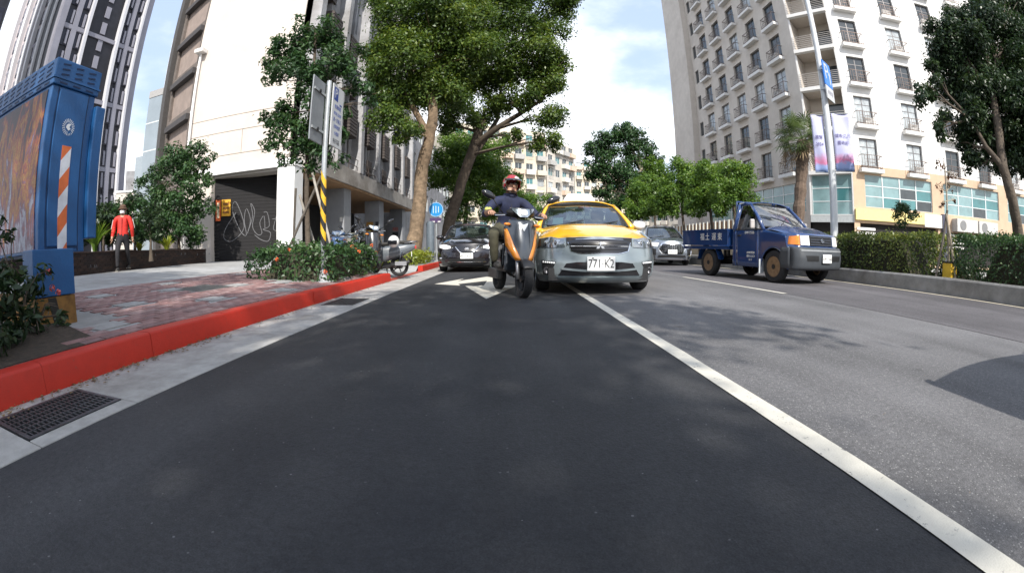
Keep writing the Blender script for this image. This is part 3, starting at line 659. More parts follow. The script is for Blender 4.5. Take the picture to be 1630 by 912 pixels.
WFM = MB(); WFM.bb(-.24, -.18, -.86, .86, 1.15, 1.22); WFM.bb(-.24, -.18, -.03, .03, 0, 1.14); WFM.bb(-.24, -.18, -.03, .03, 1.23, 2.4); WF_M = WFM.mesh('window', FRAME_W)
rw = random.Random(4)
for y0, y1, z0, z1 in wins:
    f = put('window', WF_M, LBD, (0, (y0 + y1) / 2, z0)); put('pane', rw.choice(WPM), f)
    if rw.random() < .92: put('louvre_box', LV_M, LBD, (.01, (y0 + y1) / 2 + rw.choice((-.35, .3)), z0 + rw.choice((1.0, .9, 1.1))), scale=(1.25, .85, 1.05))
    if rw.random() < .6: put('louvre_box', LV_M, LBD, (.01, (y0 + y1) / 2 + rw.choice((-.3, .35)), z0 - .35), scale=(.9, .6, .55))
MB().bb(-5, .4, .52, 18.7, 17.6, 18.0).build('roof_slab', FINM, LBD)
MB().bb(-4.7, -.42, .62, 18.5, 4.36, 17.5).build('core', DARKIN, LBD)
# ---- building beyond it on the left
def simple_block(name, label, O, ang, L, H, D, floors, bays, wm, z0=.0, fh=3.2, balc=False, seed=1, first=3.6, wfrac=.62, group=None, pm=None):
    t = thing(name, label, 'building', O, ang, group); r_ = random.Random(seed)
    bw = L / bays; hs = []
    for i in range(bays):
        for k in range(floors): hs.append((i * bw + bw * (1 - wfrac) / 2, (i + 1) * bw - bw * (1 - wfrac) / 2, first + k * fh + .8, first + k * fh + 2.5))
    put('wall', wall_mesh(0, L, z0, H, hs, .25).mesh('wall', wm), t)
    b = MB(); b.bb(0, L, .3, D, z0, H - .02); b.build('core', wm, t)
    w = hs[0][1] - hs[0][0]
    fm = MB(); fm.bb(-w / 2, w / 2, .1, .16, 0, .07); fm.bb(-w / 2, w / 2, .1, .16, 1.63, 1.7)
    for q in (-w / 2, -.03, w / 2 - .06): fm.bb(q, q + .06, .1, .16, .07, 1.63)
    fm = fm.mesh('window', FRAME_W); ps = [MB().bb(-w / 2, w / 2, .17, .18, 0, 1.7).mesh('pane', m) for m in (pm or (PANE_D, PANE_D, PANE_C, PANE_T))]
    bm_ = MB().bb(-bw * .42, bw * .42, -.9, -.003, -.95, -.75).bb(-bw * .42, bw * .42, -.9, -.84, -.74, .12).bb(-bw * .42, -bw * .42 + .06, -.83, -.01, -.74, .12).bb(bw * .42 - .06, bw * .42, -.83, -.01, -.74, .12)
    bms = [bm_.mesh('balcony', m) for m in (wm, mat('pale_tile', (.66, .63, .56), .8), mat('grey_tile', (.40, .39, .37), .8), mat('peach_tile', (.62, .47, .36), .8))]
    cage = MB()
    for q in range(8): cage.bb(-w / 2 + q * w / 7.5, -w / 2 + q * w / 7.5 + .03, -.6, -.57, -.1, 1.8)
    for zq in (-.1, .8, 1.77): cage.bb(-w / 2, w / 2, -.63, -.605, zq, zq + .05)
    cage.bb(-w / 2, w / 2, -.6, -.01, 1.82, 1.86); cg = cage.mesh('window_cage', mat('cage_metal', (.30, .29, .27), .6, metal=.3))
    for a, c, z, _ in hs:
        f = put('window', fm, t, ((a + c) / 2, 0, z)); put('pane', r_.choice(ps), f)
        if balc and r_.random() < .75: put('balcony', r_.choice(bms), t, ((a + c) / 2, 0, z + .15))
        elif balc and r_.random() < .8: put('window_cage', cg, t, ((a + c) / 2, 0, z))
    return t
CRM = mat('apartment_cream', (.66, .59, .47), .85, var=.1, vs=.6, stain=.35); CRM2 = mat('apartment_sand', (.58, .54, .48), .85, var=.1, vs=.6, stain=.4)
simple_block('grey_building', 'grey low block with small windows beyond the finned concrete building, behind the street trees', (-8.2, 33, .2), math.pi / 2, 30, 12.5, 12, 3, 9, GREYW, seed=3)
def block_between(name, label, az0, r0, az1, r1, H, floors, bays, m, seed, **k):
    a, b_ = pol(az0, r0), pol(az1, r1); d = b_ - a
    return simple_block(name, label, a, math.atan2(d.y, d.x), d.length, H, 14, floors, bays, m, balc=True, seed=seed, **k)
block_between('apartment_block', 'cream apartment block with caged balconies, nearest of the row far down the street', -7, 86, 5.35, 95, 26.3, 7, 8, CRM, 5, group='apartment blocks far down the street')
block_between('apartment_block', 'sand coloured apartment block with grey balconies behind the nearest cream block', 5.5, 97.5, 9.1, 108, 25.6, 7, 4, CRM2, 6, group='apartment blocks far down the street')
block_between('apartment_block', 'pale apartment block furthest down the street, beside the dark round tree', 9.2, 140, 17, 150, 28.2, 8, 8, CRM, 8, group='apartment blocks far down the street')
block_between('apartment_block', 'low tan apartment block behind the bright green median trees', 17.5, 120, 24, 110, 15, 4, 8, CRM2, 9, group='apartment blocks far down the street')
# ---- dark tower on the left, white piers and dark glass
TW = thing('office_tower', 'dark high rise tower with pale vertical piers behind the blue cabinet', 'building', (-58.9, 29.9, 0))
PIER = mat('tower_pier_shade_grey', (.25, .245, .285), .7, var=.1, vs=.4, stain=.15); PIERW = mat('tower_pier_white', (.58, .57, .59), .6, var=.05)  # pier grey darkened and blued: the face's shade is in the colour
TDARK = mat('tower_dark', (.018, .018, .024), .5, var=.3, vs=1.0, spec=.3); TPINK = mat('tower_pinkish', (.46, .41, .42), .7, var=.1, vs=.5)
TGL = mat('tower_glass', (.018, .018, .030), .25, var=.5, vs=.6, spec=.35)
H = 62
def tower_face(O, ang, L, spec, back):
    MB().bb(0, L - (.5 if back is TPINK else 0), .4, 6, 0, H).build('wall', back, TW, O, (0, 0, ang))
    for a, c, y, m in spec:
        if m == 'win':
            w = c - a; ps = MB().bb(0, w - .02, 0, .05, 0, 2.5).mesh('window', TGL); sp = MB().bb(0, w * .26, -.22, -.01, .2, 2.3); bl = sp.mesh('side_panel', PIER)
            for k in range(16):
                p = place(ps, 'window', TW, O, ang, a + .01, 3.2 * k + 1.6, .25)
                put('side_panel', bl, p, (w * .56 if k % 3 else w * .5, 0, 0))
                place(MB_SILL(w), 'sill', TW, O, ang, a + .01, 3.2 * k + .9, .1) if k % 3 == 1 else None
        elif m == 'ac':
            pm_ = MB().bb(0, c - a, -.05, .1, 0, 1.9).mesh('panel', PIER)
            for k in range(17): place(pm_, 'panel', TW, O, ang, a, 2.75 * k + 1.0, .2)
        else: MB().bb(a, c, y, .39, 0, H).build('pier', m, TW, O, (0, 0, ang))
    for z in (4.4, 14, 23.65, 33.3, 42.9): MB().bb(.05, L - .05, .02, .42, z - .3, z + .35).build('band', PIER, TW, O, (0, 0, ang)) if back is TDARK else None
_sill = {}
def MB_SILL(w):
    if w not in _sill: _sill[w] = MB().bb(0, w - .02, 0, .12, 0, .5).mesh('sill', PIER)
    return _sill[w]
aT = math.atan2(.993, .12)
KT = 17.3 / 16.3
tower_face((0, 0, 0), aT, 17.3, [(a * KT, c_ * KT, y, m) for a, c_, y, m in [(0, 1.1, -.3, PIER), (1.3, 2.6, 0, 'win'), (2.6, 3.5, 0, PIER), (3.5, 4.8, 0, 'win'), (4.85, 5.35, -.5, PIERW), (7.7, 8.6, 0, 'ac'), (10.75, 11.25, -.5, PIERW), (11.35, 12.6, 0, 'win'), (12.6, 13.4, 0, PIER), (13.4, 14.6, 0, 'win'), (14.6, 14.95, -.5, PIERW), (14.95, 16.3, 0, PIER)]], TDARK)
MB().bb(5.95, 11.2, .3, .41, 0, H).build('dark_bay', TDARK, TW, (0, 0, 0), (0, 0, aT))
aT2 = math.atan2(-.12, .993); LT2 = 27
OT2 = (-LT2 * .993, LT2 * .12, 0)
tower_face(OT2, aT2, LT2, [(LT2 - 1.0, LT2, -.05, PIER), (LT2 - 2.8, LT2 - 1.1, 0, 'win'), (LT2 - 3.5, LT2 - 2.9, -.3, PIERW), (LT2 - 6.0, LT2 - 4.0, 0, 'win'), (LT2 - 7, LT2 - 6.2, -.3, PIERW), (LT2 - 10, LT2 - 7.6, 0, 'win'), (LT2 - 11.2, LT2 - 10.4, -.3, PIERW), (LT2 - 14, LT2 - 12.6, -.3, PIERW), (LT2 - 17, LT2 - 15, 0, 'win'), (LT2 - 20, LT2 - 18.4, -.3, PIERW), (LT2 - 23.4, LT2 - 21, 0, 'win'), (0, 2.2, -.3, PIERW)], TPINK)
# dark neighbour at the frame's top left, pale stepped office, low cream house
nb = thing('dark_tower', 'dark tower whose edge shows in the top left corner', 'building', (*pol(-70.6, 62).xy, 0), R(74)); MB().bb(-7, 0, 0, 9, 0, 60).build('wall', TDARK, nb)
for k in range(12): MB().bb(-6.6, -.4, -.06, -.005, 3 + k * 4.4, 5.4 + k * 4.4).build('window', TGL, nb)
ps_ = thing('stepped_building', 'pale stepped office building with a grey glass shaft beside the cream end wall', 'building', (-33.4, 30.5, 0))
MB().bb(1.3, 9, 0, 10, 0, 22.2).build('wall', WHITE, ps_); MB().bb(2.5, 9, .6, 9, 22.2, 34).build('upper_wall', WHITE, ps_)
MB().bb(1.9, 2.3, -.04, -.004, 19.5, 20.6).build('window', PANE_C, ps_); MB().bb(2.9, 4.1, .55, .596, 24, 26.4).build('window', PANE_D, ps_)
gs = MB().bb(0, 1.9, -.6, -.01, 0, 15.9).build('glass_shaft', mat('grey_glass', (.24, .28, .31), .3, var=.12, vs=.5, spec=.7), ps_); MB().bb(-.05, 1.95, -.65, -.01, 15.92, 16.6).build('cap', mat('cap_grey', (.32, .31, .30), .7), gs)
MB().bb(-1.4, -.05, -.3, 3, 0, 10.4).build('wing', mat('grey_glass2', (.28, .32, .35), .3, var=.1), ps_)
for k in range(5): MB().bb(.0, 1.9, -.615, -.605, 2.5 + k * 2.7, 2.6 + k * 2.7).build('mullion', FRAME_W, gs)
lh = thing('low_building', 'low cream walled house with a grey rooftop room behind the planting', 'building', (*pol(-50.2, 50).xy, 0), R(38))
MB().bb(-1, 2.0, 0, 6, 0, 7.6).build('wall', CREAM, lh); MB().bb(-1.1, 2.1, -.1, 6, 7.6, 7.8).build('parapet', WHITE, lh); MB().bb(-.2, 1.3, 1, 4, 7.8, 10.0).build('rooftop_room', GREYW, lh); MB().bb(2.02, 4.5, 1.5, 5, 0, 6.4).build('annexe', GREYW, lh)
wd = MB().bb(2.3, 3.9, 1.44, 1.494, 4.2, 5.6).build('window', PANE_D, lh); MB().bb(2.25, 3.95, 1.40, 1.438, 5.62, 5.75).build('lintel', TRIM_W, wd)
# tan yard wall with pale slats on the far side of the road
yw = thing('yard_wall', 'tan yard wall topped with pale upright slats behind the median trees', 'wall', (18.6, 26, 0))
MB().bb(0, .25, 0, 34, .13, 1.75).build('wall', mat('tan_wall', (.34, .27, .18), .85, var=.12, stain=.4), yw)
SL = MB().box((.12, 0, 2.5), (.08, .22, 1.5)).mesh('slat', mat('pale_slat', (.72, .69, .60), .7))
for i in range(40): put('slat', SL, yw, (0, .6 + i * .84, 0))
MB().bb(.6, .7, 0, 34, .13, 3.2).build('back_fence', mat('brown_panel', (.26, .15, .08), .8, var=.2), yw)
# world positions (metres) measured for plants and poles
TP = {
 't1_trunk': [(-3.5,15.9,0.34),(-3.32,15.9,1.32),(-3.18,15.9,2.49),(-3.07,15.8,3.77),(-2.77,15.6,4.8),(-2.62,15.4,5.71)],
 't1': [(-4.04,15.5,9.66,1.5),(-4.56,15.0,8.04,0.8),(-2.7,15.0,9.55,1.5),(-3.52,14.9,7.36,1.4),(-2.47,15.5,8.09,1.5),(-4.15,15.2,6.5,0.9),(-2.95,15.8,6.63,1.2),(-4.08,14.7,5.35,0.75),(-3.37,14.7,4.72,0.6),(-2.03,16.1,6.96,1.1),(-2.89,15.5,11.77,1.6),(-4.73,15.5,11.66,1.3),(-1.59,15.8,10.25,1.3),(-4.72,14.9,7.22,0.5),(-1.39,15.5,8.03,1.1)],
 't2_trunk': [(-3.1,22.0,0.57),(-2.82,21.9,2.16),(-2.19,21.7,4.04),(-1.54,21.4,5.85),(-1.11,21.0,7.12)],
 't2_b1': [(-1.54,21.4,5.85),(-0.42,20.5,6.47),(0.77,19.8,7.05),(1.68,19.4,7.56)],
 't2_b2': [(-1.86,21.6,4.99),(-1.03,22.0,6.32),(-0.39,22.3,7.5),(-0.12,22.0,9.92)],
 't2': [(-0.75,20.5,12.25,2.0),(0.83,20.0,12.34,1.9),(-0.11,20.5,10.0,1.7),(1.38,19.5,9.9,1.5),(-1.41,21.5,9.37,1.4),(2.01,19.5,10.97,1.1),(1.92,19.2,8.45,1.1),(2.84,19.5,12.7,1.1),(1.05,19.5,7.9,0.9),(2.01,19.1,6.54,0.9),(1.85,19.1,5.49,0.75),(1.47,19.5,14.04,1.8),(3.08,19.5,14.54,1.5),(-0.78,20.5,15.15,2),(-0.74,21.0,7.78,0.9),(-2.41,21.5,10.52,1.4),(0.04,20.5,7.93,0.7),(2.37,19.1,9.4,0.8),(-1.35,20.9,7.09,0.8),(0.47,20.0,6.01,0.5),(-2.72,21.8,8.1,1.1),(-2.99,21.5,6.99,0.8)],
 't3_trunk': [(-2.42,25.0,0.53),(-2.26,25.0,3.07),(-1.97,25.0,5.28)],
 't3': [(-2.34,25.0,6.04,1.4),(-3.25,25.0,5.13,1.2),(-1.24,25.0,5.27,1.2),(-2.15,25.0,4.17,1.5),(-0.53,25.5,4.22,1.2),(-3.63,25.0,5.89,0.8),(-2.7,25.0,3.08,1.2),(-0.9,25.5,2.92,1.2),(0.21,26.0,4.67,0.8)],
 't4_trunk': [(-0.24,33.0,0.45),(-0.12,33.0,3.8)],
 't4': [(-0.21,33.0,5.25,1.5),(0.98,33.0,4.27,1.3),(-0.69,33.0,3.8,1.4),(2.97,37.0,4.6,1.2),(1.69,33.0,3.31,1.3)],
 'young_trunk': [(-3.97,8.2,0.13),(-4.0,8.2,0.97),(-4.04,8.2,2.0),(-4.0,8.1,3.3),(-4.0,8.1,4.58),(-4.07,8.1,5.52)],
 'young': [(-4.28,8.1,5.56,0.42),(-4.79,8.1,5.26,0.36),(-3.67,8.0,5.24,0.36),(-4.35,7.9,4.48,0.45),(-3.74,8.2,4.5,0.5),(-3.14,8.1,4.68,0.34),(-4.99,8.0,4.79,0.28),(-5.02,8.0,4.41,0.22),(-3.2,8.2,4.14,0.34),(-3.85,8.1,3.76,0.5),(-4.55,7.9,3.52,0.36),(-3.42,8.3,3.63,0.33),(-2.85,8.2,4.03,0.22),(-2.73,8.3,3.7,0.16),(-4.26,8.0,3.1,0.42),(-4.92,8.0,3.53,0.2),(-3.62,8.2,2.95,0.4),(-4.65,7.9,2.99,0.26),(-3.31,8.3,3.08,0.25),(-3.98,8.1,2.56,0.35),(-4.46,8.0,2.66,0.22),(-3.46,8.2,2.54,0.25),(-4.48,8.3,5.21,0.4)],
 'stakes': [[(-4.64,8.0,0.25),(-3.61,8.25,2.47)],[(-4.54,8.5,0.19),(-4.4,8.4,2.05)],[(-3.19,7.9,0.22),(-3.89,8.15,2.3)],[(-3.84,8.6,0.11),(-4.25,8.3,1.89)]],
 'gate_tree_trunk': [(-10.53,11.3,0.87),(-10.55,11.3,1.92),(-10.47,11.3,2.94)],
 'gate_tree': [(-10.56,11.2,3.98,0.55),(-11.49,11.2,3.79,0.5),(-9.99,11.4,3.93,0.45),(-10.03,11.2,3.08,0.7),(-11.09,11.2,2.89,0.65),(-12.12,11.2,3.33,0.4),(-9.58,11.5,3.17,0.35),(-10.28,11.2,2.1,0.7),(-11.17,11.0,2.06,0.5),(-9.68,11.5,2.27,0.4),(-12.06,11.2,2.46,0.35),(-9.98,11.2,1.38,0.5),(-9.49,11.5,3.77,0.28),(-10.75,10.9,1.43,0.4)],
 'shrubs_back': [(-10.05,7.6,2.0,0.55),(-9.82,8.0,2.0,0.5),(-9.58,8.4,1.99,0.45),(-10.51,7.6,1.8,0.5),(-8.91,8.4,1.69,0.45),(-9.85,7.8,1.67,0.5),(-9.35,8.2,1.4,0.45),(-8.91,8.4,1.22,0.4),(-10.19,7.6,1.38,0.4)],
 'right_trunk': [(10.34,4.3,0.64),(10.4,4.3,1.22),(10.17,4.35,1.97),(10.07,4.5,2.64),(10.27,4.6,3.4),(10.55,4.7,4.4)],
 'right_b': [(10.07,4.5,2.64),(9.83,4.8,3.07),(9.76,5.1,3.71)],
 'right': [(11.82,5.1,6.72,0.7),(10.18,5.5,5.75,0.55),(12.06,4.7,6.33,0.8),(9.14,5.7,4.71,0.35),(10.03,5.5,4.74,0.6),(11.06,5.0,5.07,0.9),(12.16,4.7,5.16,0.8),(8.81,5.7,4.18,0.3),(9.81,5.4,3.78,0.55),(11.11,4.9,3.98,0.8),(10.29,5.2,3.27,0.55),(11.27,4.7,3.39,0.6),(11.02,5.5,6.75,0.4),(10.02,5.7,6.1,0.3),(10.16,5.3,2.76,0.35),(11.09,4.9,2.8,0.3),(14.8,4.7,8.16,0.6),(13.56,4.5,6.43,0.8),(12.45,4.4,4.37,0.8),(12.5,5.1,7.76,0.6),(9.12,5.6,3.46,0.25),(9.91,5.4,3.09,0.3),(15.02,4.2,7.68,0.8),(10.09,5.6,5.26,0.5),(10.53,5.3,4.37,0.7),(14.39,4.7,8.86,0.8),(11.81,4.4,3.02,0.4)],
 'bare_trunk': [(9.07,5.6,0.63),(9.01,5.6,1.51),(9.03,5.6,2.29),(9.01,5.6,2.75)],
 'bare': [(8.92,5.6,2.61,0.2),(9.19,5.6,2.18,0.16),(8.86,5.7,2.15,0.16),(9.33,5.6,2.47,0.15),(8.81,5.6,1.81,0.14),(9.4,5.6,1.94,0.1)],
 'bare_stakes': [[(8.66,5.7,0.69),(9.02,5.6,1.7)],[(9.1,5.4,0.62),(8.96,5.6,1.63)]],
 'bush': [(9.65,7.4,1.67,0.32),(9.38,7.4,1.8,0.2),(10.01,7.4,1.78,0.22),(9.66,7.4,1.91,0.2)],
 'bush_trunk': [(9.67,7.4,0.83),(9.68,7.4,1.6)],
 'centre_trunk': [(9.05,34.0,2.86),(9.02,34.0,4.48),(9.27,34.0,6.54)],
 'centre_b': [[(9.84,34.0,2.88),(10.3,34.0,5.04),(11.01,34.0,7.14)],[(8.16,34.0,2.95),(8.03,34.0,4.97),(7.56,34.0,7.0)]],
 'centre': [(9.5,34.0,9.99,1.3),(8.15,34.0,9.38,1.2),(10.84,34.0,9.8,1.0),(7.08,34.0,8.54,1.0),(8.62,34.0,7.82,1.6),(10.5,34.0,8.17,1.4),(11.9,34.0,8.79,0.9),(7.04,34.0,6.98,1.0),(9.11,34.0,6.28,1.6),(11.27,34.0,6.89,1.2),(7.78,34.0,5.47,1.1),(9.87,34.0,4.76,1.2),(12.42,34.0,8.01,0.6),(8.54,34.0,3.96,0.9),(10.95,34.0,5.32,0.8),(9.38,33.5,10.38,0.9)],
 'mt0_trunk': [(9.7,27.0,1.95),(9.55,27.0,3.37),(9.62,27.0,4.61)],
 'mt0': [(9.59,27.0,5.02,1.35),(8.7,27.0,4.57,1.08),(10.47,27.0,4.86,1.08),(9.39,27.0,5.85,0.945),(10.14,27.0,5.68,0.945),(8.47,27.0,3.74,0.945),(10.62,27.0,3.82,0.945),(9.56,27.0,3.99,1.215),(8.93,27.0,3.15,0.675),(10.16,27.0,3.19,0.675)],
 'mt1_trunk': [(9.34,21.5,1.73),(9.21,21.5,2.89),(9.27,21.5,3.89)],
 'mt1': [(9.25,21.5,4.23,1.075),(8.51,21.5,3.85,0.86),(9.99,21.5,4.1,0.86),(9.09,21.5,4.89,0.7525),(9.72,21.5,4.77,0.7525),(8.31,21.5,3.18,0.7525),(10.11,21.5,3.26,0.7525),(9.22,21.5,3.39,0.9675),(8.7,21.5,2.7,0.5375),(9.73,21.5,2.74,0.5375)],
 'mt2_trunk': [(9.25,18.0,1.61),(9.14,18.0,2.6),(9.2,18.0,3.46)],
 'mt2': [(9.18,18.0,3.74,0.9),(8.52,18.0,3.41,0.7200000000000001),(9.84,18.0,3.64,0.7200000000000001),(9.04,18.0,4.31,0.63),(9.59,18.0,4.21,0.63),(8.34,18.0,2.84,0.63),(9.94,18.0,2.92,0.63),(9.15,18.0,3.02,0.81),(8.68,18.0,2.43,0.45),(9.6,18.0,2.48,0.45)],
 'mt3_trunk': [(9.25,15.8,1.54),(9.14,15.8,2.42),(9.2,15.8,3.19)],
 'mt3': [(9.18,15.8,3.45,0.79),(8.57,15.8,3.15,0.6320000000000001),(9.8,15.8,3.37,0.6320000000000001),(9.06,15.8,3.96,0.5529999999999999),(9.57,15.8,3.87,0.5529999999999999),(8.4,15.8,2.63,0.5529999999999999),(9.9,15.8,2.72,0.5529999999999999),(9.15,15.8,2.8,0.7110000000000001),(8.72,15.8,2.27,0.395),(9.57,15.8,2.32,0.395)],
 'mt4': [(7.34,24.0,3.4,0.9),(7.71,24.0,2.87,0.8),(7.14,24.0,2.67,0.7),(8.1,24.0,3.06,0.8),(7.54,24.0,3.95,0.7)],
 'mt4_trunk': [(7.51,24.0,1.78),(7.56,24.0,3.04)],
 'pole_l': [(-2.98,6.69,0.2),(-3.08,6.7,3.57)],
 'palm': [(16.57,21.0,1.27),(16.8,21.0,3.27),(17.24,21.0,6.09),(17.47,21.0,7.27)],
 'lamp': [(8.98,9.5,1.02),(8.89,9.5,2.48),(8.93,9.5,4.95),(9.11,9.5,8.44),(9.26,9.5,10.0)],
}
# ================================================================== TREES AND PLANTS
LEAF_A = leafmat('leaf_banyan', (.024, .052, .012), (.075, .132, .024), (.185, .232, .042))
LEAF_B = leafmat('leaf_dark', (.012, .028, .012), (.026, .052, .020), (.060, .095, .030), trans=.25)
LEAF_C = leafmat('leaf_bright', (.045, .10, .018), (.095, .18, .030), (.20, .29, .05), trans=.4)
LEAF_D = leafmat('leaf_glossy', (.015, .04, .014), (.035, .085, .026), (.085, .15, .045), trans=.25)
LEAF_H = leafmat('leaf_hedge_lit', (.030, .055, .014), (.095, .140, .028), (.26, .28, .07), trans=.35)  # leaves lightened: sunlight on the hedge front is put into the colour
LEAF_R = leafmat('leaf_ruddy', (.05, .035, .015), (.11, .06, .03), (.20, .09, .05), trans=.3)
LEAF_L = leafmat('leaf_lime', (.12, .17, .02), (.24, .30, .04), (.36, .38, .06), trans=.4)
BARK = mat('bark', (.205, .145, .092), .92, var=.45, vs=7, bump=1.0, bs=16, stain=.4)
BARK_D = mat('dark_bark', (.10, .078, .058), .92, var=.4, vs=7, bump=1.0, bs=16, stain=.4)
BARK_P = mat('pale_bark', (.33, .28, .21), .9, var=.3, vs=9, bump=.6, bs=20)
def leaf_cloud(pos, out, L, rng, wid=.48, droop=.25, tone=None, face_up=.5):
    """one folded leaf (two quads sharing a midrib kept to 4 points) per position"""
    n = len(pos)
    nrm = out * .6 + rng.normal(size=(n, 3)) * .55; nrm[:, 2] += face_up
    nrm /= np.linalg.norm(nrm, axis=1, keepdims=True) + 1e-9
    ax = rng.normal(size=(n, 3)) + out * .5; ax[:, 2] -= droop
    ax -= nrm * (ax * nrm).sum(1, keepdims=True); ax /= np.linalg.norm(ax, axis=1, keepdims=True) + 1e-9
    sd_ = np.cross(nrm, ax); l = L * rng.uniform(.65, 1.25, (n, 1)); w = l * wid * .5
    v = np.empty((n, 4, 3)); v[:, 0] = pos - ax * l * .5; v[:, 2] = pos + ax * l * .5 - nrm * l * .10
    v[:, 1] = pos + sd_ * w + ax * l * .04 + nrm * l * .07; v[:, 3] = pos - sd_ * w + ax * l * .04 + nrm * l * .07
    if tone is None: tone = np.clip(rng.normal(.5, .2, n), 0, 1)
    return v.reshape(-1, 3), np.repeat(tone, 4)
def leaf_mesh(name, vs, tone, m):
    n = len(vs) // 4; me = bpy.data.meshes.new(name)
    me.vertices.add(n * 4); me.vertices.foreach_set('co', vs.astype(np.float32).ravel())
    me.loops.add(n * 4); me.loops.foreach_set('vertex_index', np.arange(n * 4, dtype=np.int32))
    me.polygons.add(n); me.polygons.foreach_set('loop_start', np.arange(0, n * 4, 4, dtype=np.int32))
    try: me.polygons.foreach_set('loop_total', np.full(n, 4, dtype=np.int32))
    except Exception: pass
    a = me.attributes.new('tone', 'FLOAT', 'POINT'); a.data.foreach_set('value', tone.astype(np.float32))
    me.materials.append(m); me.update(calc_edges=True); return me
def crown_points(clumps, dens, L, rng, lobes=9, flat=.85, hollow=.35):
    P, O, T = [], [], []
    for c in clumps:
        r = c[3]; nl = max(4, int(lobes * (1 if r > .5 else .7)))
        for k in range(nl):
            d = rng.normal(size=3); d /= np.linalg.norm(d); d[2] = d[2] * flat + .08
            lc = np.array(c[:3]) + d * r * rng.uniform(.35, .78); lr = r * rng.uniform(.22, .50)
            n = int(dens * (lr / L) ** 2 * rng.uniform(.7, 1.3)) + 3
            dd = rng.normal(size=(n, 3)); dd /= np.linalg.norm(dd, axis=1, keepdims=True)
            rad = lr * (hollow + (1 - hollow) * rng.random((n, 1)) ** .55) * (1 + .16 * rng.normal(size=(n, 1))); rad = np.where(rng.random((n, 1)) < .16, rad * rng.uniform(1.05, 1.65, (n, 1)), rad)
            p = lc + dd * rad * np.array([1, 1, .8]); P.append(p)
            o = dd * .7 + (p - np.array(c[:3])) / r * .6; O.append(o)
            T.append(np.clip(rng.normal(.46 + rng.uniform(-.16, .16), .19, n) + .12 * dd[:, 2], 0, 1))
    return np.concatenate(P), np.concatenate(O), np.concatenate(T)
def tree(name, label, cat, trunk, tr, clumps, dens, L, lm, bm, seed, branches=(), group=None, gz=None, lobes=9, twigs=26, wid=.48, sc=1.0, hollow=.35, gnarl=.06):
    rng = np.random.default_rng(seed); r_ = random.Random(seed)
    b0 = Vector(trunk[0]); b0.z = gz if gz is not None else b0.z
    t = thing(name, label, cat, b0, group=group)
    def loc(p): return Vector(p[:3]) - b0
    mb = MB(); pts = [Vector((0, 0, -.1))] + [loc(p) for p in trunk if p[2] > b0.z + .12]
    def fine(pts, n=4):
        q = []
        for a, c in zip(pts[:-1], pts[1:]): q += [a.lerp(c, i / n) for i in range(n)]
        return q + [pts[-1]]
    f = fine(pts); k = len(f); r0, r1 = tr
    rad = [lerp(r0, r1, (i / (k - 1)) ** .8) * (1 + (.45 * math.exp(-i * .9))) * r_.uniform(1 - gnarl, 1 + gnarl) for i in range(k)]
    f = [p + Vector((r_.uniform(-1, 1), r_.uniform(-1, 1), 0)) * r0 * gnarl for p in f]
    mb.tube(f, rad, 12)
    for br in branches:
        q = fine([loc(p) for p in br]); mb.tube(q, [lerp(r1 * .85, r1 * .3, i / (len(q) - 1)) for i in range(len(q))], 8)
    top = pts[-1]; base_pts = f[len(f) // 2:] + [loc(p) for br in branches for p in br]
    for c in clumps[:twigs]:
        e = loc(c); s = min(base_pts, key=lambda p: (p - e).length + (3 if p.z > e.z + .3 else 0)); m = s.lerp(e, .5) + Vector((r_.uniform(-.15, .15), r_.uniform(-.15, .15), .12)) * c[3]
        mb.tube([s, m, e], [max(.012, r1 * .42), max(.009, r1 * .26), .006], 6)
        for q in range(3):
            e2 = e + Vector((r_.uniform(-1, 1), r_.uniform(-1, 1), r_.uniform(-.5, .9))) * c[3] * .8; mb.tube([m, m.lerp(e2, .55) + Vector((0, 0, .05)), e2], [max(.007, r1 * .18), max(.005, r1 * .1), .003], 5)
    mb.build('trunk', bm, t, smooth=60)
    P, O, T = crown_points([tuple(loc(c)) + (c[3] * sc,) for c in clumps], dens, L, rng, lobes, hollow=hollow)
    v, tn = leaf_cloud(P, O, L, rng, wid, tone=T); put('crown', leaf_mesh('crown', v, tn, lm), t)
    return t
tree('banyan_tree', 'large banyan with a thick pale sunlit trunk beside the parked grey scooter', 'tree', TP['t1_trunk'] + [(-2.9, 15.3, 7.2)], (.36, .17), TP['t1'], 26, .135, LEAF_A, BARK, 1, gz=.2, lobes=13, branches=[[TP['t1_trunk'][4], (-3.6, 15.2, 6.4), (-4.3, 14.8, 7.3)]], sc=1.16)
tree('banyan_tree', 'large banyan with a dark leaning trunk and a branch reaching over the road', 'tree', TP['t2_trunk'], (.36, .22), TP['t2'], 24, .155, LEAF_A, BARK_D, 2, gz=.2, lobes=13, branches=[TP['t2_b1'], TP['t2_b2']], sc=1.16)  # dark bark colour stands in for the crown's shade on this trunk
tree('shade_tree', 'low bright bushy tree filling the gap under the banyan crowns', 'tree', TP['t3_trunk'], (.16, .08), TP['t3'] + [(-3.9, 25, 5.0, 1.3), (-2.2, 25.5, 6.2, 1.3), (-1.0, 25.5, 5.6, 1.2)], 22, .17, LEAF_C, BARK_D, 3, gz=.2, lobes=11, sc=1.1)
tree('shade_tree', 'small light green tree behind the helmeted rider, further down the left pavement', 'tree', TP['t4_trunk'], (.14, .08), TP['t4'] + [(-1.3, 33, 7.2, 1.8), (-2.6, 33, 8.2, 1.8), (.1, 33, 5.8, 1.4), (-1.6, 33, 5.4, 1.7), (-3.6, 33, 9.0, 1.7), (-.4, 33, 8.6, 1.4)], 26, .2, LEAF_C, BARK_D, 4, gz=.2, sc=1.15)
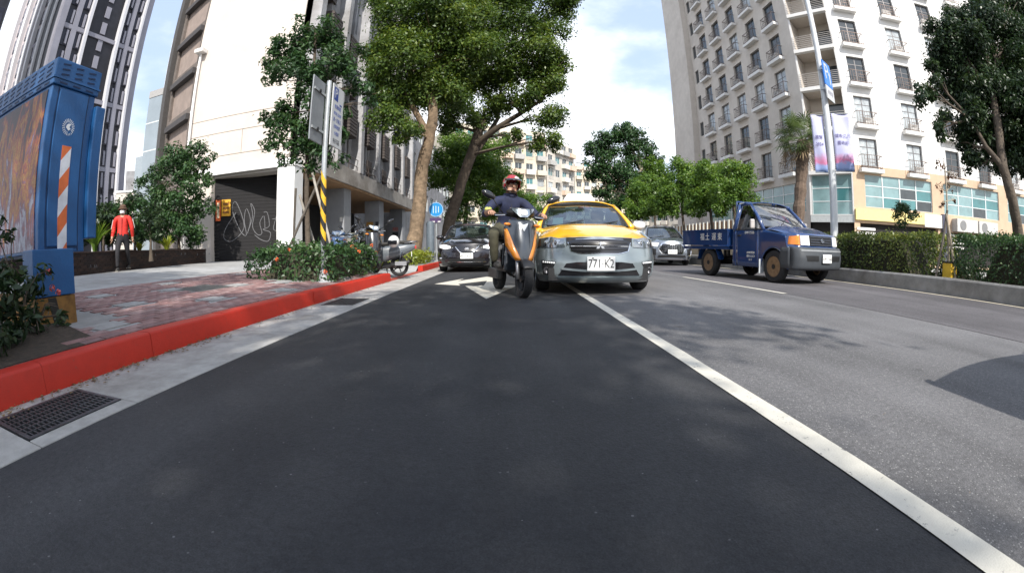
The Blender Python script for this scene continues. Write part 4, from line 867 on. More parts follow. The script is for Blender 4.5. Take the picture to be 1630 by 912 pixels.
tree('young_tree', 'slim young tree tied to stakes in the hedge bed behind the signpost', 'tree', TP['young_trunk'], (.065, .03), TP['young'], 27, .115, LEAF_D, BARK_D, 5, gz=.2, lobes=9, wid=.42, hollow=.2, twigs=30, sc=1.42)
STAKE = mat('bamboo_stake', (.10, .085, .07), .8, var=.3, vs=12)
for k, s in enumerate(TP['stakes']):
    a, b_ = Vector(s[0]), Vector(s[1]); a.z = .22
    o = MB().tube([(0, 0, 0), (b_ - a) * .5 + Vector((.01, 0, .01)), b_ - a], .028, 8).build('support_stake', STAKE if k < 2 else mat('weathered_stake', (.34, .31, .27), .85, var=.2, vs=10), loc=a, smooth=60)
    setp(o, ['long dark stake slanting up to the right against the young tree', 'short dark stake left of the young trunk, behind the white column', 'pale stake slanting left up from beside the striped pole', 'pale short stake behind the young trunk'][k], 'stake', 'stakes propping the young tree')
tree('garden_tree', 'dense glossy leaved tree beside the dark roller gate, behind the brick planter', 'tree', TP['gate_tree_trunk'], (.07, .03), TP['gate_tree'], 26, .13, LEAF_D, BARK_D, 6, gz=.7, lobes=10, sc=1.35)
tree('street_tree', 'big dark evergreen on the median at the right edge, in front of the white facade', 'tree', [(10.3, 4.25, .3)] + TP['right_trunk'][1:], (.16, .10), TP['right'] + [(10.9, 4.0, 4.0, .7), (11.2, 4.4, 5.0, .8), (10.6, 4.6, 3.2, .5), (11.3, 4.0, 3.2, .6), (10.4, 5.2, 5.6, .7), (10.3, 5.4, 4.6, .6)], 42, .105, LEAF_B, BARK_D, 7, gz=.28, lobes=11, branches=[TP['right_b']], sc=1.36)
tree('sapling', 'nearly bare sapling with a few brownish leaves, propped between the two hedges', 'tree', TP['bare_trunk'], (.035, .012), TP['bare'], 5, .09, LEAF_R, BARK_P, 8, gz=.28, lobes=5, twigs=9)
for k, s in enumerate(TP['bare_stakes']):
    a, b_ = Vector(s[0]), Vector(s[1]); a.z = .28
    setp(MB().tube([(0, 0, 0), b_ - a], .03, 8).build('support_stake', [STAKE, BARK_P][k], loc=a), ['dark prop leaning on the bare sapling from the left', 'pale prop leaning on the bare sapling from the right'][k], 'stake', 'props of the bare sapling')
tree('round_bush', 'small round clipped bush standing behind the sunlit median hedge', 'bush', TP['bush_trunk'], (.03, .02), TP['bush'], 30, .07, LEAF_D, BARK_D, 9, gz=.28, lobes=8, sc=1.2)
tree('street_tree', 'tall dark round crowned tree in the distance above the taxi and the grey car', 'tree', TP['centre_trunk'], (.3, .2), TP['centre'], 26, .24, LEAF_D, BARK_P, 10, gz=.2, lobes=11, branches=TP['centre_b'], sc=1.2)
lab = ['bright green median tree furthest down the road, left of the row of four', 'bright green median tree second from the left, over the truck bed', 'bright green median tree third from the left, behind the truck cab', 'bright green median tree nearest in its row, right before the beige building', 'small bright tree between the taxi mirror and the dark round tree']
for i in range(5):
    tree('median_tree', lab[i], 'tree', TP['mt%d_trunk' % i], (.09, .05), TP['mt%d' % i], 26, [.17, .15, .13, .12, .17][i], LEAF_C, BARK_D, 20 + i, gz=.27, lobes=10, group='bright green trees along the median', sc=1.15)
# off-frame street trees behind the camera: the shade on this lane and pavement is theirs
def offtree(label, x, y, clumps, seed, L=.24, dens=10):
    tree('shade_tree', label, 'tree', [(x, y, .2), (x + .1, y, 2.4), (x + .3, y + .2, 4.6)], (.34, .22), clumps, dens, L, LEAF_A, BARK, seed, gz=.2, group='street trees behind the camera', lobes=10)
def spread(cx, cy, cz, w, d, n, r, seed):
    q = random.Random(seed); return [(cx + q.uniform(-w, w), cy + q.uniform(-d, d), cz + q.uniform(-1.2, 1.4), q.uniform(.75, 1.2) * r) for _ in range(n)]
offtree('wide crowned street tree on the left pavement behind the camera', -3.5, -8.0, spread(-.6, -8.2, 9.6, 4.3, 3.6, 35, 1.5, 1) + [(.8, -10.5, 9.6, 1.6), (1.4, -11.2, 9.4, 1.5), (.2, -10.2, 10, 1.5), (2.0, -10, 9.8, 1.5), (.6, -9.6, 9.2, 1.4)], 31)
offtree('street tree furthest back on the left pavement', -3.5, -15.5, spread(-.8, -14.2, 10.2, 4.2, 3.0, 28, 1.5, 2), 32)
offtree('street tree by the garden behind the blue cabinet', -10.5, -8.5, spread(-8.0, -9.2, 9.2, 3.6, 4.6, 40, 1.5, 3), 33)
# ---- hedges and bedding plants
def hedge(name, label, x0, x1, y0, y1, z0, z1, n, L, lm, seed, group=None, rough=.10, flowers=0, fl_m=None, wid=.5, base=(0, 0, 0), cat='hedge', rnd_end=.3):
    rng = np.random.default_rng(seed); t = thing(name, label, cat, ((x0 + x1) / 2, (y0 + y1) / 2, z0), group=group)
    hx, hy, h = (x1 - x0) / 2, (y1 - y0) / 2, z1 - z0
    u = rng.random(n); A_ = np.array([2 * hx * 2 * hy, 2 * hy * h, 2 * hy * h, 2 * hx * h, 2 * hx * h]); A_ = np.cumsum(A_ / A_.sum()); s = np.searchsorted(A_, u)
    p = np.stack([rng.uniform(-hx, hx, n), rng.uniform(-hy, hy, n), h * rng.random(n) ** .8], 1); o = np.zeros((n, 3))
    p[s == 0, 2] = h; o[s == 0, 2] = 1; p[s == 1, 0] = -hx; o[s == 1, 0] = -1; p[s == 2, 0] = hx; o[s == 2, 0] = 1; p[s == 3, 1] = -hy; o[s == 3, 1] = -1; p[s == 4, 1] = hy; o[s == 4, 1] = 1
    # lumpy surface, rounded shoulders
    bump = rough * (np.sin(p[:, 1] * 5.1 + seed) * np.cos(p[:, 2] * 6.3 + p[:, 0] * 4.7) + .6 * np.sin(p[:, 1] * 11.7 + p[:, 2] * 9 + p[:, 0] * 8))
    p += o * bump[:, None]; p -= o * np.abs(rng.normal(0, .09, (n, 1)))
    edge = np.clip((p[:, 2] / h - .72) / .28, 0, 1); p[:, 0] *= 1 - .14 * edge ** 2; p[:, 1] *= 1 - (rnd_end * .12 / max(.3, hy)) * edge ** 2
    p += rng.normal(0, .02, (n, 3)); p[:, 2] = np.maximum(p[:, 2], .02)
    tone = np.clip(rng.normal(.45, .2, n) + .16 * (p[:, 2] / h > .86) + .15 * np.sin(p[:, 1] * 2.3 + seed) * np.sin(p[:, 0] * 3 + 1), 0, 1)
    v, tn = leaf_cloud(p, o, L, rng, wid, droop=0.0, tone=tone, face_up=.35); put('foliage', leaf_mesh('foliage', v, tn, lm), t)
    MB().box((0, 0, h * .42), (2 * hx * .66, 2 * hy * .80, h * .78), taper=.86).build('branches', mat('hedge_twigs', (.035, .032, .018), .95, var=.4, vs=20, bump=.8, bs=30), t)
    for i in range(flowers):
        q = p[rng.integers(0, n)]
        q = q if q[0] > -hx * .4 or q[1] < 0 else np.array([hx, rng.uniform(-hy, hy), rng.uniform(.15, h)])
        f = MB()
        for k in range(16):
            d = rng.normal(size=3); d /= np.linalg.norm(d); c = q + d * .035 + np.array([.03, -.03, .01])
            a = np.cross(d, rng.normal(size=3)); a /= np.linalg.norm(a); b_ = np.cross(d, a); r = .016
            f.add([c + a * r, c + b_ * r, c - a * r, c - b_ * r], [(0, 1, 2, 3)])
        f.build('flower_head', fl_m, t, fix=False)
    return t
FLR = mat('ixora_red', (.62, .06, .02), .6, var=.25, vs=60, c2=(.75, .16, .04))
hedge('flowering_hedge', 'low ixora hedge with red flower heads between signpost and parked scooters', -4.45, -2.74, 6.55, 8.95, .2, .80, 5200, .085, LEAF_D, 41, flowers=16, fl_m=FLR, wid=.45)
hedge('clipped_hedge', 'sunlit clipped hedge on the median beside the blue truck', 8.78, 10.25, 5.95, 13.5, .27, 1.24, 17000, .075, LEAF_H, 42, group='median hedges', rough=.05)
hedge('clipped_hedge', 'dark clipped hedge on the median at the right edge of the picture', 8.80, 10.25, -1.5, 5.3, .27, 1.22, 16000, .07, LEAF_D, 43, group='median hedges', rough=.05)  # darker leaf material puts this section's shade into the colour
hedge('ground_cover', 'low dark ground cover in the gap between the two median hedges', 9.0, 10.3, 5.25, 6.0, .27, .62, 900, .08, LEAF_B, 47, cat='ground cover')
hedge('shrub', 'yellow green shrub under the thick pale trunk, behind the second red kerb', -4.2, -2.75, 13.2, 16.4, .19, .62, 2200, .10, LEAF_L, 44, cat='shrub')
hedge('shrub', 'lime green plant behind the seat of the parked grey scooter', -4.0, -3.5, 10.9, 11.4, .22, .98, 420, .12, LEAF_L, 45, cat='shrub', rough=.16)
hedge('shrub', 'lime green plant in front of the parked grey scooter, beyond the ixora hedge', -3.35, -3.05, 10.35, 10.7, .2, .72, 320, .09, LEAF_L, 46, cat='shrub', rough=.12)
# planting behind the brick planter wall
for i, c in enumerate(TP['shrubs_back'][:6]): pass
sb = TP['shrubs_back']
tree('shrub', 'broad dark shrub behind the brick planter, right of the blue cabinet', 'shrub', [(sb[0][0], sb[0][1], .75), (sb[0][0], sb[0][1], 1.3)], (.05, .03), [sb[0], sb[3], sb[5], sb[8], (-10.2, 5.6, 1.7, .6), (-10.6, 6.6, 1.9, .6), (-10.9, 7.4, 1.6, .6)], 34, .12, LEAF_B, BARK_D, 51, gz=.75)
tree('shrub', 'dark shrub behind the walking person in red', 'shrub', [(sb[2][0], sb[2][1], .75), (sb[2][0], sb[2][1], 1.3)], (.05, .03), [sb[1], sb[2], sb[6], (-10.6, 8.2, 1.5, .6), (-11.2, 8.8, 1.9, .6)], 34, .12, LEAF_D, BARK_D, 52, gz=.75)
tree('shrub', 'dark shrub between the walking person and the glossy tree by the gate', 'shrub', [(sb[4][0], sb[4][1], .75), (sb[4][0], sb[4][1], 1.3)], (.05, .03), [sb[4], sb[7], (-10.6, 9.3, 1.6, .6), (-10.8, 10.2, 1.7, .6), (-11.3, 9.8, 2.3, .6)], 34, .12, LEAF_B, BARK_D, 53, gz=.75)
def blade_plant(name, label, loc, n, L, w, m, seed, lean=.5, cat='plant'):
    r_ = random.Random(seed); t = thing(name, label, cat, loc); b = MB()
    for i in range(n):
        a = r_.uniform(0, 6.28); e = r_.uniform(.15, lean); l = L * r_.uniform(.6, 1.15); d = Vector((math.cos(a), math.sin(a), 0)); s = Vector((-d.y, d.x, 0)); o0 = d * r_.uniform(0, .06)
        P = [o0 + d * (l * e * t_ ** 1.6) + Vector((0, 0, l * (t_ - .35 * e * t_ ** 2.5))) for t_ in (0, .3, .6, .85, 1)]; W_ = [w * .5, w, w * .9, w * .5, .002]
        vs_ = []; [vs_.extend((p - s * q, p + Vector((0, 0, -q * .4)), p + s * q)) for p, q in zip(P, W_)]
        b.add(vs_, [(k * 3 + j, k * 3 + j + 1, k * 3 + j + 4, k * 3 + j + 3) for k in range(4) for j in (0, 1)])
    me = b.mesh('leaves', m, fix=False); a_ = me.attributes.new('tone', 'FLOAT', 'POINT'); a_.data.foreach_set('value', [random.Random(i // 15).uniform(.2, .9) for i in range(len(me.vertices))])
    put('leaves', me, t); return t
blade_plant('spider_lily', 'strappy bright green lily clump in the brick planter beside the walking person', (-9.72, 7.05, .95), 46, .75, .035, LEAF_C, 1, .8)
blade_plant('bedding_plant', 'small yellow green clump in the brick planter, beyond the walking person', (-9.95, 8.9, .95), 34, .42, .03, LEAF_L, 2, .9)
blade_plant('bedding_plant', 'small yellow green clump in the brick planter beside the white stakes', (-10.15, 10.3, .95), 34, .45, .03, LEAF_L, 3, .9)
blade_plant('bedding_plant', 'leafy ground clump in the brick planter, next to the blue cabinet', (-9.5, 6.3, .95), 30, .4, .03, LEAF_D, 4, .9)
for k, (a, b_) in enumerate([((-10.2, 11.1, .95), (-10.45, 11.25, 1.75)), ((-10.15, 11.6, .95), (-10.4, 11.35, 1.75))]):
    setp(MB().tube([(0, 0, 0), Vector(b_) - Vector(a)], .03, 8).build('support_stake', TRIM_W, loc=a), ['white stake leaning right against the glossy tree by the gate', 'white upright stake of the glossy tree by the gate'][k], 'stake', 'white stakes of the gate tree')
# dark plants at the foot of the blue cabinet
rng = np.random.default_rng(61)
def soft_plant(name, label, clumps, L, lm, seed, gz, flowers=(), fm=None):
    t = tree(name, label, 'plant', [clumps[0][:2] + (gz,), clumps[0][:2] + (gz + .18,)], (.012, .007), clumps, 20, L, lm, BARK_D, seed, gz=gz, lobes=8, wid=.36, hollow=.1)
    b0 = Vector(t.location); r_ = random.Random(seed)
    for q in flowers:
        f = MB()
        for k in range(18):
            d = Vector((r_.gauss(0, 1), r_.gauss(0, 1), r_.gauss(0, 1))).normalized(); c = Vector(q) - b0 + d * .025; a = d.orthogonal().normalized(); b_ = d.cross(a); f.add([c + a * .012, c + b_ * .012, c - a * .012, c - b_ * .012], [(0, 1, 2, 3)])
        f.build('flower_head', fm, t, fix=False)
PKF = mat('flower_pink', (.65, .12, .10), .6, var=.2, vs=50)
soft_plant('garden_plant', 'dark leafy plant in the bed at the left edge, before the mural', [(-3.05, 1.15, .55, .34), (-3.3, 1.25, .75, .36), (-3.0, .95, .4, .32), (-3.4, 1.0, .9, .34), (-3.65, 1.35, 1.0, .3), (-3.5, 1.5, .7, .3), (-3.2, 1.35, .4, .3)], .105, LEAF_B, 71, .19)
soft_plant('garden_plant', 'dark leafy plant with pink flowers at the foot of the blue cabinet', [(-3.35, 1.62, .45, .24), (-3.42, 1.74, .62, .2), (-3.3, 1.5, .36, .24), (-3.55, 1.6, .78, .24), (-3.22, 1.75, .34, .2), (-3.3, 1.95, .34, .16)], .085, LEAF_B, 72, .2, [(-3.36, 1.92, .66), (-3.38, 2.02, .50), (-3.36, 1.95, .54)], PKF)
soft_plant('garden_plant', 'low dark plant behind the red kerb at the left edge', [(-2.95, .75, .36, .22), (-2.92, 1.15, .34, .2), (-3.1, .6, .5, .26), (-3.1, 1.4, .34, .18), (-2.95, .45, .4, .24)], .085, LEAF_B, 73, .19)
# palm
pt_ = TP['palm']; b0 = Vector(pt_[0]); b0.z = .13
pm = thing('palm_tree', 'fan palm with a shaggy brown trunk in front of the beige facade', 'tree', b0)
tb = MB(); f = [Vector((0, 0, 0))] + [Vector(p) - b0 for p in pt_[1:]]
q = []; [q.extend(a.lerp(c, i / 8) for i in range(8)) for a, c in zip(f[:-1], f[1:])]; q.append(f[-1])
tb.tube(q, [.36 + .035 * ((i * 7) % 3 - 1) + .05 * (i > 14) for i in range(len(q))], 10); tb.build('trunk', mat('palm_trunk', (.12, .085, .062), .95, var=.4, vs=8, bump=1, bs=14), pm)
top = f[-1]; rp_ = random.Random(9); pf = MB(); tones = []; dead = MB()
for i in range(78):
    a = rp_.uniform(0, 6.28); el = rp_.uniform(-.75, 1.25); d = Vector((math.cos(a) * math.cos(el), math.sin(a) * math.cos(el), math.sin(el))); st = rp_.uniform(.95, 1.5)
    c = top + d * st; s = d.orthogonal().normalized(); s = Matrix.Rotation(rp_.uniform(-.4, .4), 3, d) @ Vector((-math.sin(a), math.cos(a), 0)); up = d.cross(s); tgt = pf if el > -.5 else dead
    tgt.tube([top + d * .15, c], .012, 4); tn_ = rp_.uniform(.2, .8); tones += [tn_] * 8 if tgt is pf else []
    for k in range(15):
        th = (k - 7) / 7 * 1.9; l = rp_.uniform(.75, 1.05) * (1 - .1 * abs(th)); dr = (d * math.cos(th) + s * math.sin(th)); tip = c + dr * l + Vector((0, 0, -.28 * l * rp_.uniform(.4, 1.3))); mid = c + dr * l * .55
        w = up.cross(dr).normalized() * .034 if up.cross(dr).length > 1e-6 else s * .022
        tgt.add([c, mid + w, tip, mid - w], [(0, 1, 2, 3)]); tones += [tn_] * 4 if tgt is pf else []
me = pf.mesh('fronds', LEAF_C if False else leafmat('leaf_palm', (.045, .075, .025), (.10, .145, .05), (.21, .25, .10), trans=.3), fix=False); a_ = me.attributes.new('tone', 'FLOAT', 'POINT'); a_.data.foreach_set('value', tones[:len(me.vertices)] + [.5] * max(0, len(me.vertices) - len(tones))); put('fronds', me, pm)
dead.build('dead_fronds', mat('dead_frond', (.22, .16, .09), .9, var=.3), pm, fix=False)
# ================================================================== VEHICLES
def paint(name, c, metal=.0, rough=.28, coat=1.0): return mat(name, c, rough, metal, var=.03, vs=3, coat=coat, spec=.5)
TYRE = mat('tyre_rubber', (.016, .016, .017), .85, var=.3, vs=20, bump=.3, bs=80)
RIM = mat('alloy_rim', (.50, .50, .51), .3, metal=.9, var=.1); CHROME = mat('chrome', (.72, .73, .75), .12, metal=1.0, var=.03)
BLK = mat('black_plastic', (.014, .014, .015), .5, var=.2); BLKG = mat('gloss_black', (.010, .010, .012), .12, var=.1, coat=.6)
GLASS = glassmat('car_glass', refl=.16, trans=.42); LENS = glassmat('headlight_lens', (.8, .85, .88), refl=.18, trans=.85)
REFL = mat('lamp_reflector', (.72, .74, .76), .18, metal=.9, var=.15, vs=30); LAMPW = mat('lamp_white', (.85, .86, .86), .3, var=.05); LAMPO = mat('lamp_orange', (.75, .22, .02), .25, var=.2, vs=20, coat=.5)
PLATE = mat('plate_white', (.82, .82, .80), .45, var=.03); INK = mat('plate_ink', (.02, .02, .025), .6, var=.1); SEAT = mat('seat_cloth', (.05, .048, .045), .9, var=.2); DASH = mat('dashboard', (.025, .024, .024), .75)
def wheel(parent, x, y, r=.31, w=.20, side=1, rim=RIM, spokes=5, steel=False):
    t = MB().lathe([(r * .64, -w / 2), (r * .9, -w / 2), (r * .98, -w / 2 + .025), (r, -w / 2 + .05), (r, w / 2 - .05), (r * .98, w / 2 - .025), (r * .9, w / 2), (r * .64, w / 2)], 32, 'x', closed=True)
    for q in (-.05, 0, .05): pass
    o = t.build('wheel', TYRE, parent, (x, y, r), smooth=40)
    f = w / 2 * side
    b = MB()
    if steel:
        b.lathe([(r * .65, f * .9), (r * .61, f * .95), (r * .56, f * .35), (r * .42, f * .30), (r * .36, f * .85), (r * .27, f * .9), (r * .21, f * .55), (0, f * .5)], 28, 'x')
    else:
        b.lathe([(r * .66, f * .95), (r * .61, f * .98), (r * .58, f * .4), (0, f * .3)], 28, 'x')
        for k in range(spokes):
            a = 2 * math.pi * k / spokes; d = Vector((0, math.cos(a), math.sin(a))); s = Vector((0, -math.sin(a), math.cos(a)))
            P = [Vector((f * q, 0, 0)) + d * rr * r + s * ww * r * sg for sg in (1, -1) for q, rr, ww in ((.92, .06, .10), (.86, .63, .075), (.35, .63, .075), (.35, .06, .10))]
            b.add(P, [(0, 1, 2, 3), (7, 6, 5, 4), (0, 4, 5, 1), (1, 5, 6, 2), (2, 6, 7, 3), (3, 7, 4, 0)])
        b.lathe([(r * .13, f * .98), (r * .1, f * 1.0), (0, f * 1.0)], 14, 'x')
    rmo = b.build('rim', rim, o, smooth=35)
    if steel:
        for k in range(10):
            a = 2 * math.pi * k / 10; MB().lathe([(r * .055, -.012), (r * .055, .012)], 8, 'x', (f * .50, r * .47 * math.cos(a), r * .47 * math.sin(a))).build('rim_hole', BLK, rmo)
        MB().lathe([(r * .17, f * .70), (r * .15, f * 1.02), (0, f * 1.04)], 12, 'x').build('hub_cap', BLK, rmo)
    return o
def resamp(pts, n):
    d = [0]
    for a, c in zip(pts, pts[1:]): d.append(d[-1] + math.dist(a, c))
    out = []
    for i in range(n + 1):
        s = d[-1] * i / n; k = max(j for j in range(len(d)) if d[j] <= s + 1e-9); k = min(k, len(pts) - 2)
        t = (s - d[k]) / max(1e-9, d[k + 1] - d[k]); out.append(tuple(lerp(pts[k][q], pts[k + 1][q], t) for q in range(len(pts[0]))))
    return out
def front_patch(name, F, top, bot, off, m, parent, n=12, rows=3, skirt=.02, smooth=True):
    """a panel lying on the nose surface y=F(x,z), given by its upper and lower edge in front view"""
    T, B = resamp(top, n), resamp(bot, n); b = MB(); vs = []
    for j in range(rows + 1):
        for i in range(n + 1):
            x, z = lerp(T[i][0], B[i][0], j / rows), lerp(T[i][1], B[i][1], j / rows); vs.append((x, F(x, z) - off, z))
    N = n + 1; fs = [(j * N + i, j * N + i + 1, (j + 1) * N + i + 1, (j + 1) * N + i) for j in range(rows) for i in range(n)]
    ring = [i for i in range(N)] + [j * N + n for j in range(1, rows + 1)] + [rows * N + i for i in range(n - 1, -1, -1)] + [j * N for j in range(rows - 1, 0, -1)]
    m0 = len(vs); vs += [(vs[i][0], vs[i][1] + skirt + off, vs[i][2]) for i in ring]; L = len(ring)
    fs += [(ring[i], m0 + i, m0 + (i + 1) % L, ring[(i + 1) % L]) for i in range(L)]
    return b.add(vs, fs).build(name, m, parent, smooth=50 if smooth else False)
def mir(p): return [(-x, z) for x, z in p]
class Car: pass
def make_car(t, P):
    """car body made of panels: nose, bonnet, wings, doors, roof, glass.  nose towards -y, y=0 at the bumper tip"""
    c = Car(); Wd = P['W']; L = P['L']; nose = P['nose']; zh = P['zh']           # zh: bonnet leading edge height
    wz = P.get('wz', [(.15, .92), (.28, .97), (.5, 1.0), (.75, .985), (1.1, .95)])
    rc, rp = P.get('plan', (.26, 2.4)); sh = P.get('sh', .20)
    def F(x, z):
        a = min(1.05, abs(x) / (Wd * interp(wz, z))); return interp(nose, z) + rc * a ** rp + sh * max(0, (a - .70) / .30) ** 3
    def wid(z): return Wd * interp(wz, z)
    c.F = F; c.W = Wd
    body, upper, glass = P['lower'], P['upper'], GLASS
    z0 = P.get('z0', .17); yc, zc = P['cowl']; yr0, yr1, zr = P['roof']; zs_tab = P['shoulder']; ye = F(Wd, .5)
    def zs(y): return interp(zs_tab, y)
    def zf(a): return zh - .05 * a * a
    # nose / bumper skin
    def fn(u, v):
        a = 2 * u - 1; a = math.copysign(abs(a) ** .8, a); z = lerp(z0, zf(abs(a)), v); x = a * wid(z); return (x, F(x, z), z)
    b = MB().grid(fn, 36, 18).build('bumper', body, t, smooth=50, fix=False)
    c.bumper = b
    # bonnet
    def bn(u, v):
        a = 2 * u - 1; a = math.copysign(abs(a) ** .85, a); aa = abs(a); zfr = zf(aa); xfr = a * wid(zfr) * .995; yf = F(xfr, zfr) + .004
        yb = yc - .12 * (1 - a * a) - .0; hw = lerp(wid(zfr), Wd * .90, min(1, v * 1.2)); x = a * hw; y = lerp(yf, yb, v)
        ze = lerp(zfr, zs(yb) + .005, v ** .8); zm = lerp(zfr, zc, math.sin(v * math.pi / 2) ** .9)
        crease = P.get('crease', .012) * math.exp(-((aa - .62) / .08) ** 2) * math.sin(math.pi * v)
        return (x, y, ze + (zm - ze) * (1 - aa ** 3.2) + crease)
    MB().grid(bn, 30, 14).build('bonnet', upper, t, smooth=50, fix=False)
    # sides: wing, doors, quarter
    ax1, ax2, RA = P['axle'], P['axle2'], P.get('arch', .355); rw_ = P.get('r', .31)
    def zlow(y):
        z = z0 + .02
        for a in (ax1, ax2):
            if abs(y - a) < RA: z = max(z, rw_ + math.sqrt(RA * RA - (y - a) ** 2))
        return z
    ybase = .5
    def side_panel(nm, ya, yb, s, m, n):
        vs_ = []; rows = 9
        for j in range(rows + 1):
            for i in range(n + 1):
                y = lerp(ya, yb, i / n); zl = zlow(y); zt = zs(y); z = lerp(zl, zt, j / rows)
                if y < 1.0: y = lerp(F(wid(z), z), 1.0, max(0, (y - ybase)) / (1.0 - ybase))
                x = wid(z) * (1 - .05 * max(0, (y - (L - .7)) / .7) ** 2); x += .006 * math.sin((z - z0) / (zt - z0) * math.pi * 2)
                vs_.append((s * x, y, z))
        for i in range(n + 1):
            y = lerp(ya, yb, i / n); y = y if y >= 1.0 else lerp(F(wid(zs(y)), zs(y)), 1.0, max(0, (y - ybase)) / (1.0 - ybase)); vs_.append((s * Wd * .86, y, zs(y) + (.015 if y > yc else -.03)))
        N = n + 1; fs = [(j * N + i, j * N + i + 1, (j + 1) * N + i + 1, (j + 1) * N + i) for j in range(rows + 1) for i in range(n)]
        if s < 0: fs = [f[::-1] for f in fs]
        return MB().add(vs_, fs).build(nm, m, t, smooth=50, fix=False, solid=.012)
    d1, d2, d3 = P['doors']
    for s in (-1, 1):
        side_panel('wing', ybase, d1 - .004, s, P.get('wing', upper), 26)
        for a, b2 in ((d1, d2), (d2, d3)):
            d = side_panel('door', a + .003, b2 - .003, s, P.get('door', upper), 16); MB().box((s * (wid(.8) + .012), b2 - .14, zs(b2) - .12), (.03, .16, .03)).build('handle', P.get('handle', upper), d, bevel=.008)
        side_panel('rear_wing', d3 + .003, L - .06, s, upper, 24)
    # greenhouse
    hb, hr = Wd * .885, Wd * P.get('roofw', .70)
    def ws(u, v, k=1.0):
        a = (2 * u - 1); hw = lerp(hb * .985, hr * .97, v); y = lerp(yc, yr0, v) + lerp(.20, .10, v) * a * a; z = lerp(zc - .02, zr - .015, v) - .03 * a * a * v + .02 * math.sin(math.pi * v); return (a * hw * k, y, z)
    MB().grid(lambda u, v: ws(.03 + .94 * u, .03 + .94 * v), 18, 10).build('windscreen', glass, t, smooth='all', fix=False)
    fr_ = MB()
    for u0, u1, v0, v1 in ((0, 1, 0, .035), (0, 1, .965, 1)): fr_.grid(lambda u, v: tuple(Vector(ws(lerp(u0, u1, u), lerp(v0, v1, v))) + Vector((0, -.004, 0))), 18, 1)
    for u0, u1 in ((0, .035), (.965, 1)): fr_.grid(lambda u, v: tuple(Vector(ws(lerp(u0, u1, u), lerp(.036, .964, v))) + Vector((0, -.004, 0))), 1, 10)
    fr_.build('windscreen_trim', BLK, t, fix=False)
    for s in (-1, 1):   # front pillars
        pts = [Vector(ws((1 + s) / 2, v, 1.02)) for v in (-.06, .2, .4, .6, .8, 1.02)]
        MB().tube([p + Vector((s * .012, .02, 0)) for p in pts], [.05, .042, .038, .036, .036, .04], 8).build('windscreen_pillar', upper, t, smooth='all')
    def rf(u, v):
        a = 2 * u - 1; e = abs(a) ** 3; y = lerp(yr0 + .10 * a * a - .02, yr1, v); hw = hr * (1.03 - .04 * v); return (a * hw, y, zr + .045 * math.sin(math.pi * min(1, .25 + v * .6)) * (1 - e) - .05 * e - .06 * max(0, v - .6) ** 2)
    MB().grid(rf, 18, 12).build('roof', upper, t, smooth='all', fix=False, solid=.02)
    yq = P.get('quarter', L - .75)
    for s in (-1, 1):
        def sg(u, v):
            yb_ = lerp(yc + .16, yq, u); yt = lerp(yr0 + .16, yr1 - .05, u); return (s * lerp(hb * 1.0, hr * 1.03, v), lerp(yb_, yt, v), lerp(zs(yb_) + .012, zr - .06, v))
        MB().grid(sg, 14, 4).build('side_window', GLASS, t, smooth='all', fix=False)
        for uu, w_ in ((.42, .035), (.80, .05)):
            MB().grid(lambda u, v: tuple(Vector(sg(uu + (u - .5) * w_, v)) + Vector((s * .006, 0, 0))), 1, 4).build('door_pillar', BLK, t, solid=.01)
        MB().grid(lambda u, v: tuple(Vector(sg(u, lerp(.97, 1.12, v))) + Vector((s * .01, 0, 0))), 14, 1).build('roof_rail', upper, t, solid=.02)
    # rear screen, boot and tail
    MB().grid(lambda u, v: ((2 * u - 1) * lerp(hb * .95, hr * .95, v), lerp(yq + .25, yr1, v) - .08 * (2 * u - 1) ** 2, lerp(zs(L) + .03, zr - .03, v)), 10, 5).build('rear_window', GLASS, t, smooth='all', fix=False)
    def bt(u, v):
        a = 2 * u - 1; y = lerp(yq + .2, L, min(1, v * 1.6)) if v < .625 else L + .0 - .03 * (v - .625); z = zs(L) + .03 * (1 - abs(a) ** 3) if v < .625 else lerp(zs(L), z0 + .1, (v - .625) / .375); return (a * Wd * .95, y - .12 * a * a * (v > .3), z)
    MB().grid(bt, 12, 16).build('boot', upper, t, smooth=50, solid=.01)
    # floor pan and wheel wells (dark), cabin
    MB().bb(-Wd * .80, Wd * .80, F(0, .3) + .12, L - .15, z0 + .03, z0 + .2).bb(-Wd * .52, Wd * .52, F(0, .3) + .10, L - .2, z0 + .201, zs(1.5) - .18).bb(-Wd * .8, Wd * .8, ax1 + RA + .03, ax2 - RA - .03, z0 + .202, z0 + .28).build('underbody', BLK, t)
    fb = F(0, .5) + .05
    MB().bb(-Wd * .75, Wd * .75, yc + .12, yc + .45, zc - .30, zc - .05).build('dashboard', DASH, t, bevel=.04)
    for s in (-1, 1):
        st_ = MB().bb(s * .37 - .24, s * .37 + .24, yr0 + .42, yr0 + .55, zc - .5, zc + .13).build('seat', SEAT, t, bevel=.05); MB().bb(s * .37 - .13, s * .37 + .13, yr0 + .44, yr0 + .52, zc + .15, zc + .33).build('headrest', SEAT, st_, bevel=.04)
    sw_ = MB().tube([(.37 + .18 * math.cos(a), yc + .50 + .07 * math.sin(a), zc - .12 + .17 * math.sin(a)) for a in [i * math.pi / 10 for i in range(21)]], .014, 6).build('steering_wheel', BLK, t, smooth='all')
    for s in (-1, 1):
        for ya in (ax1, ax2): wheel(t, s * (Wd - .115), ya, rw_, .205, s, spokes=P.get('spokes', 5))
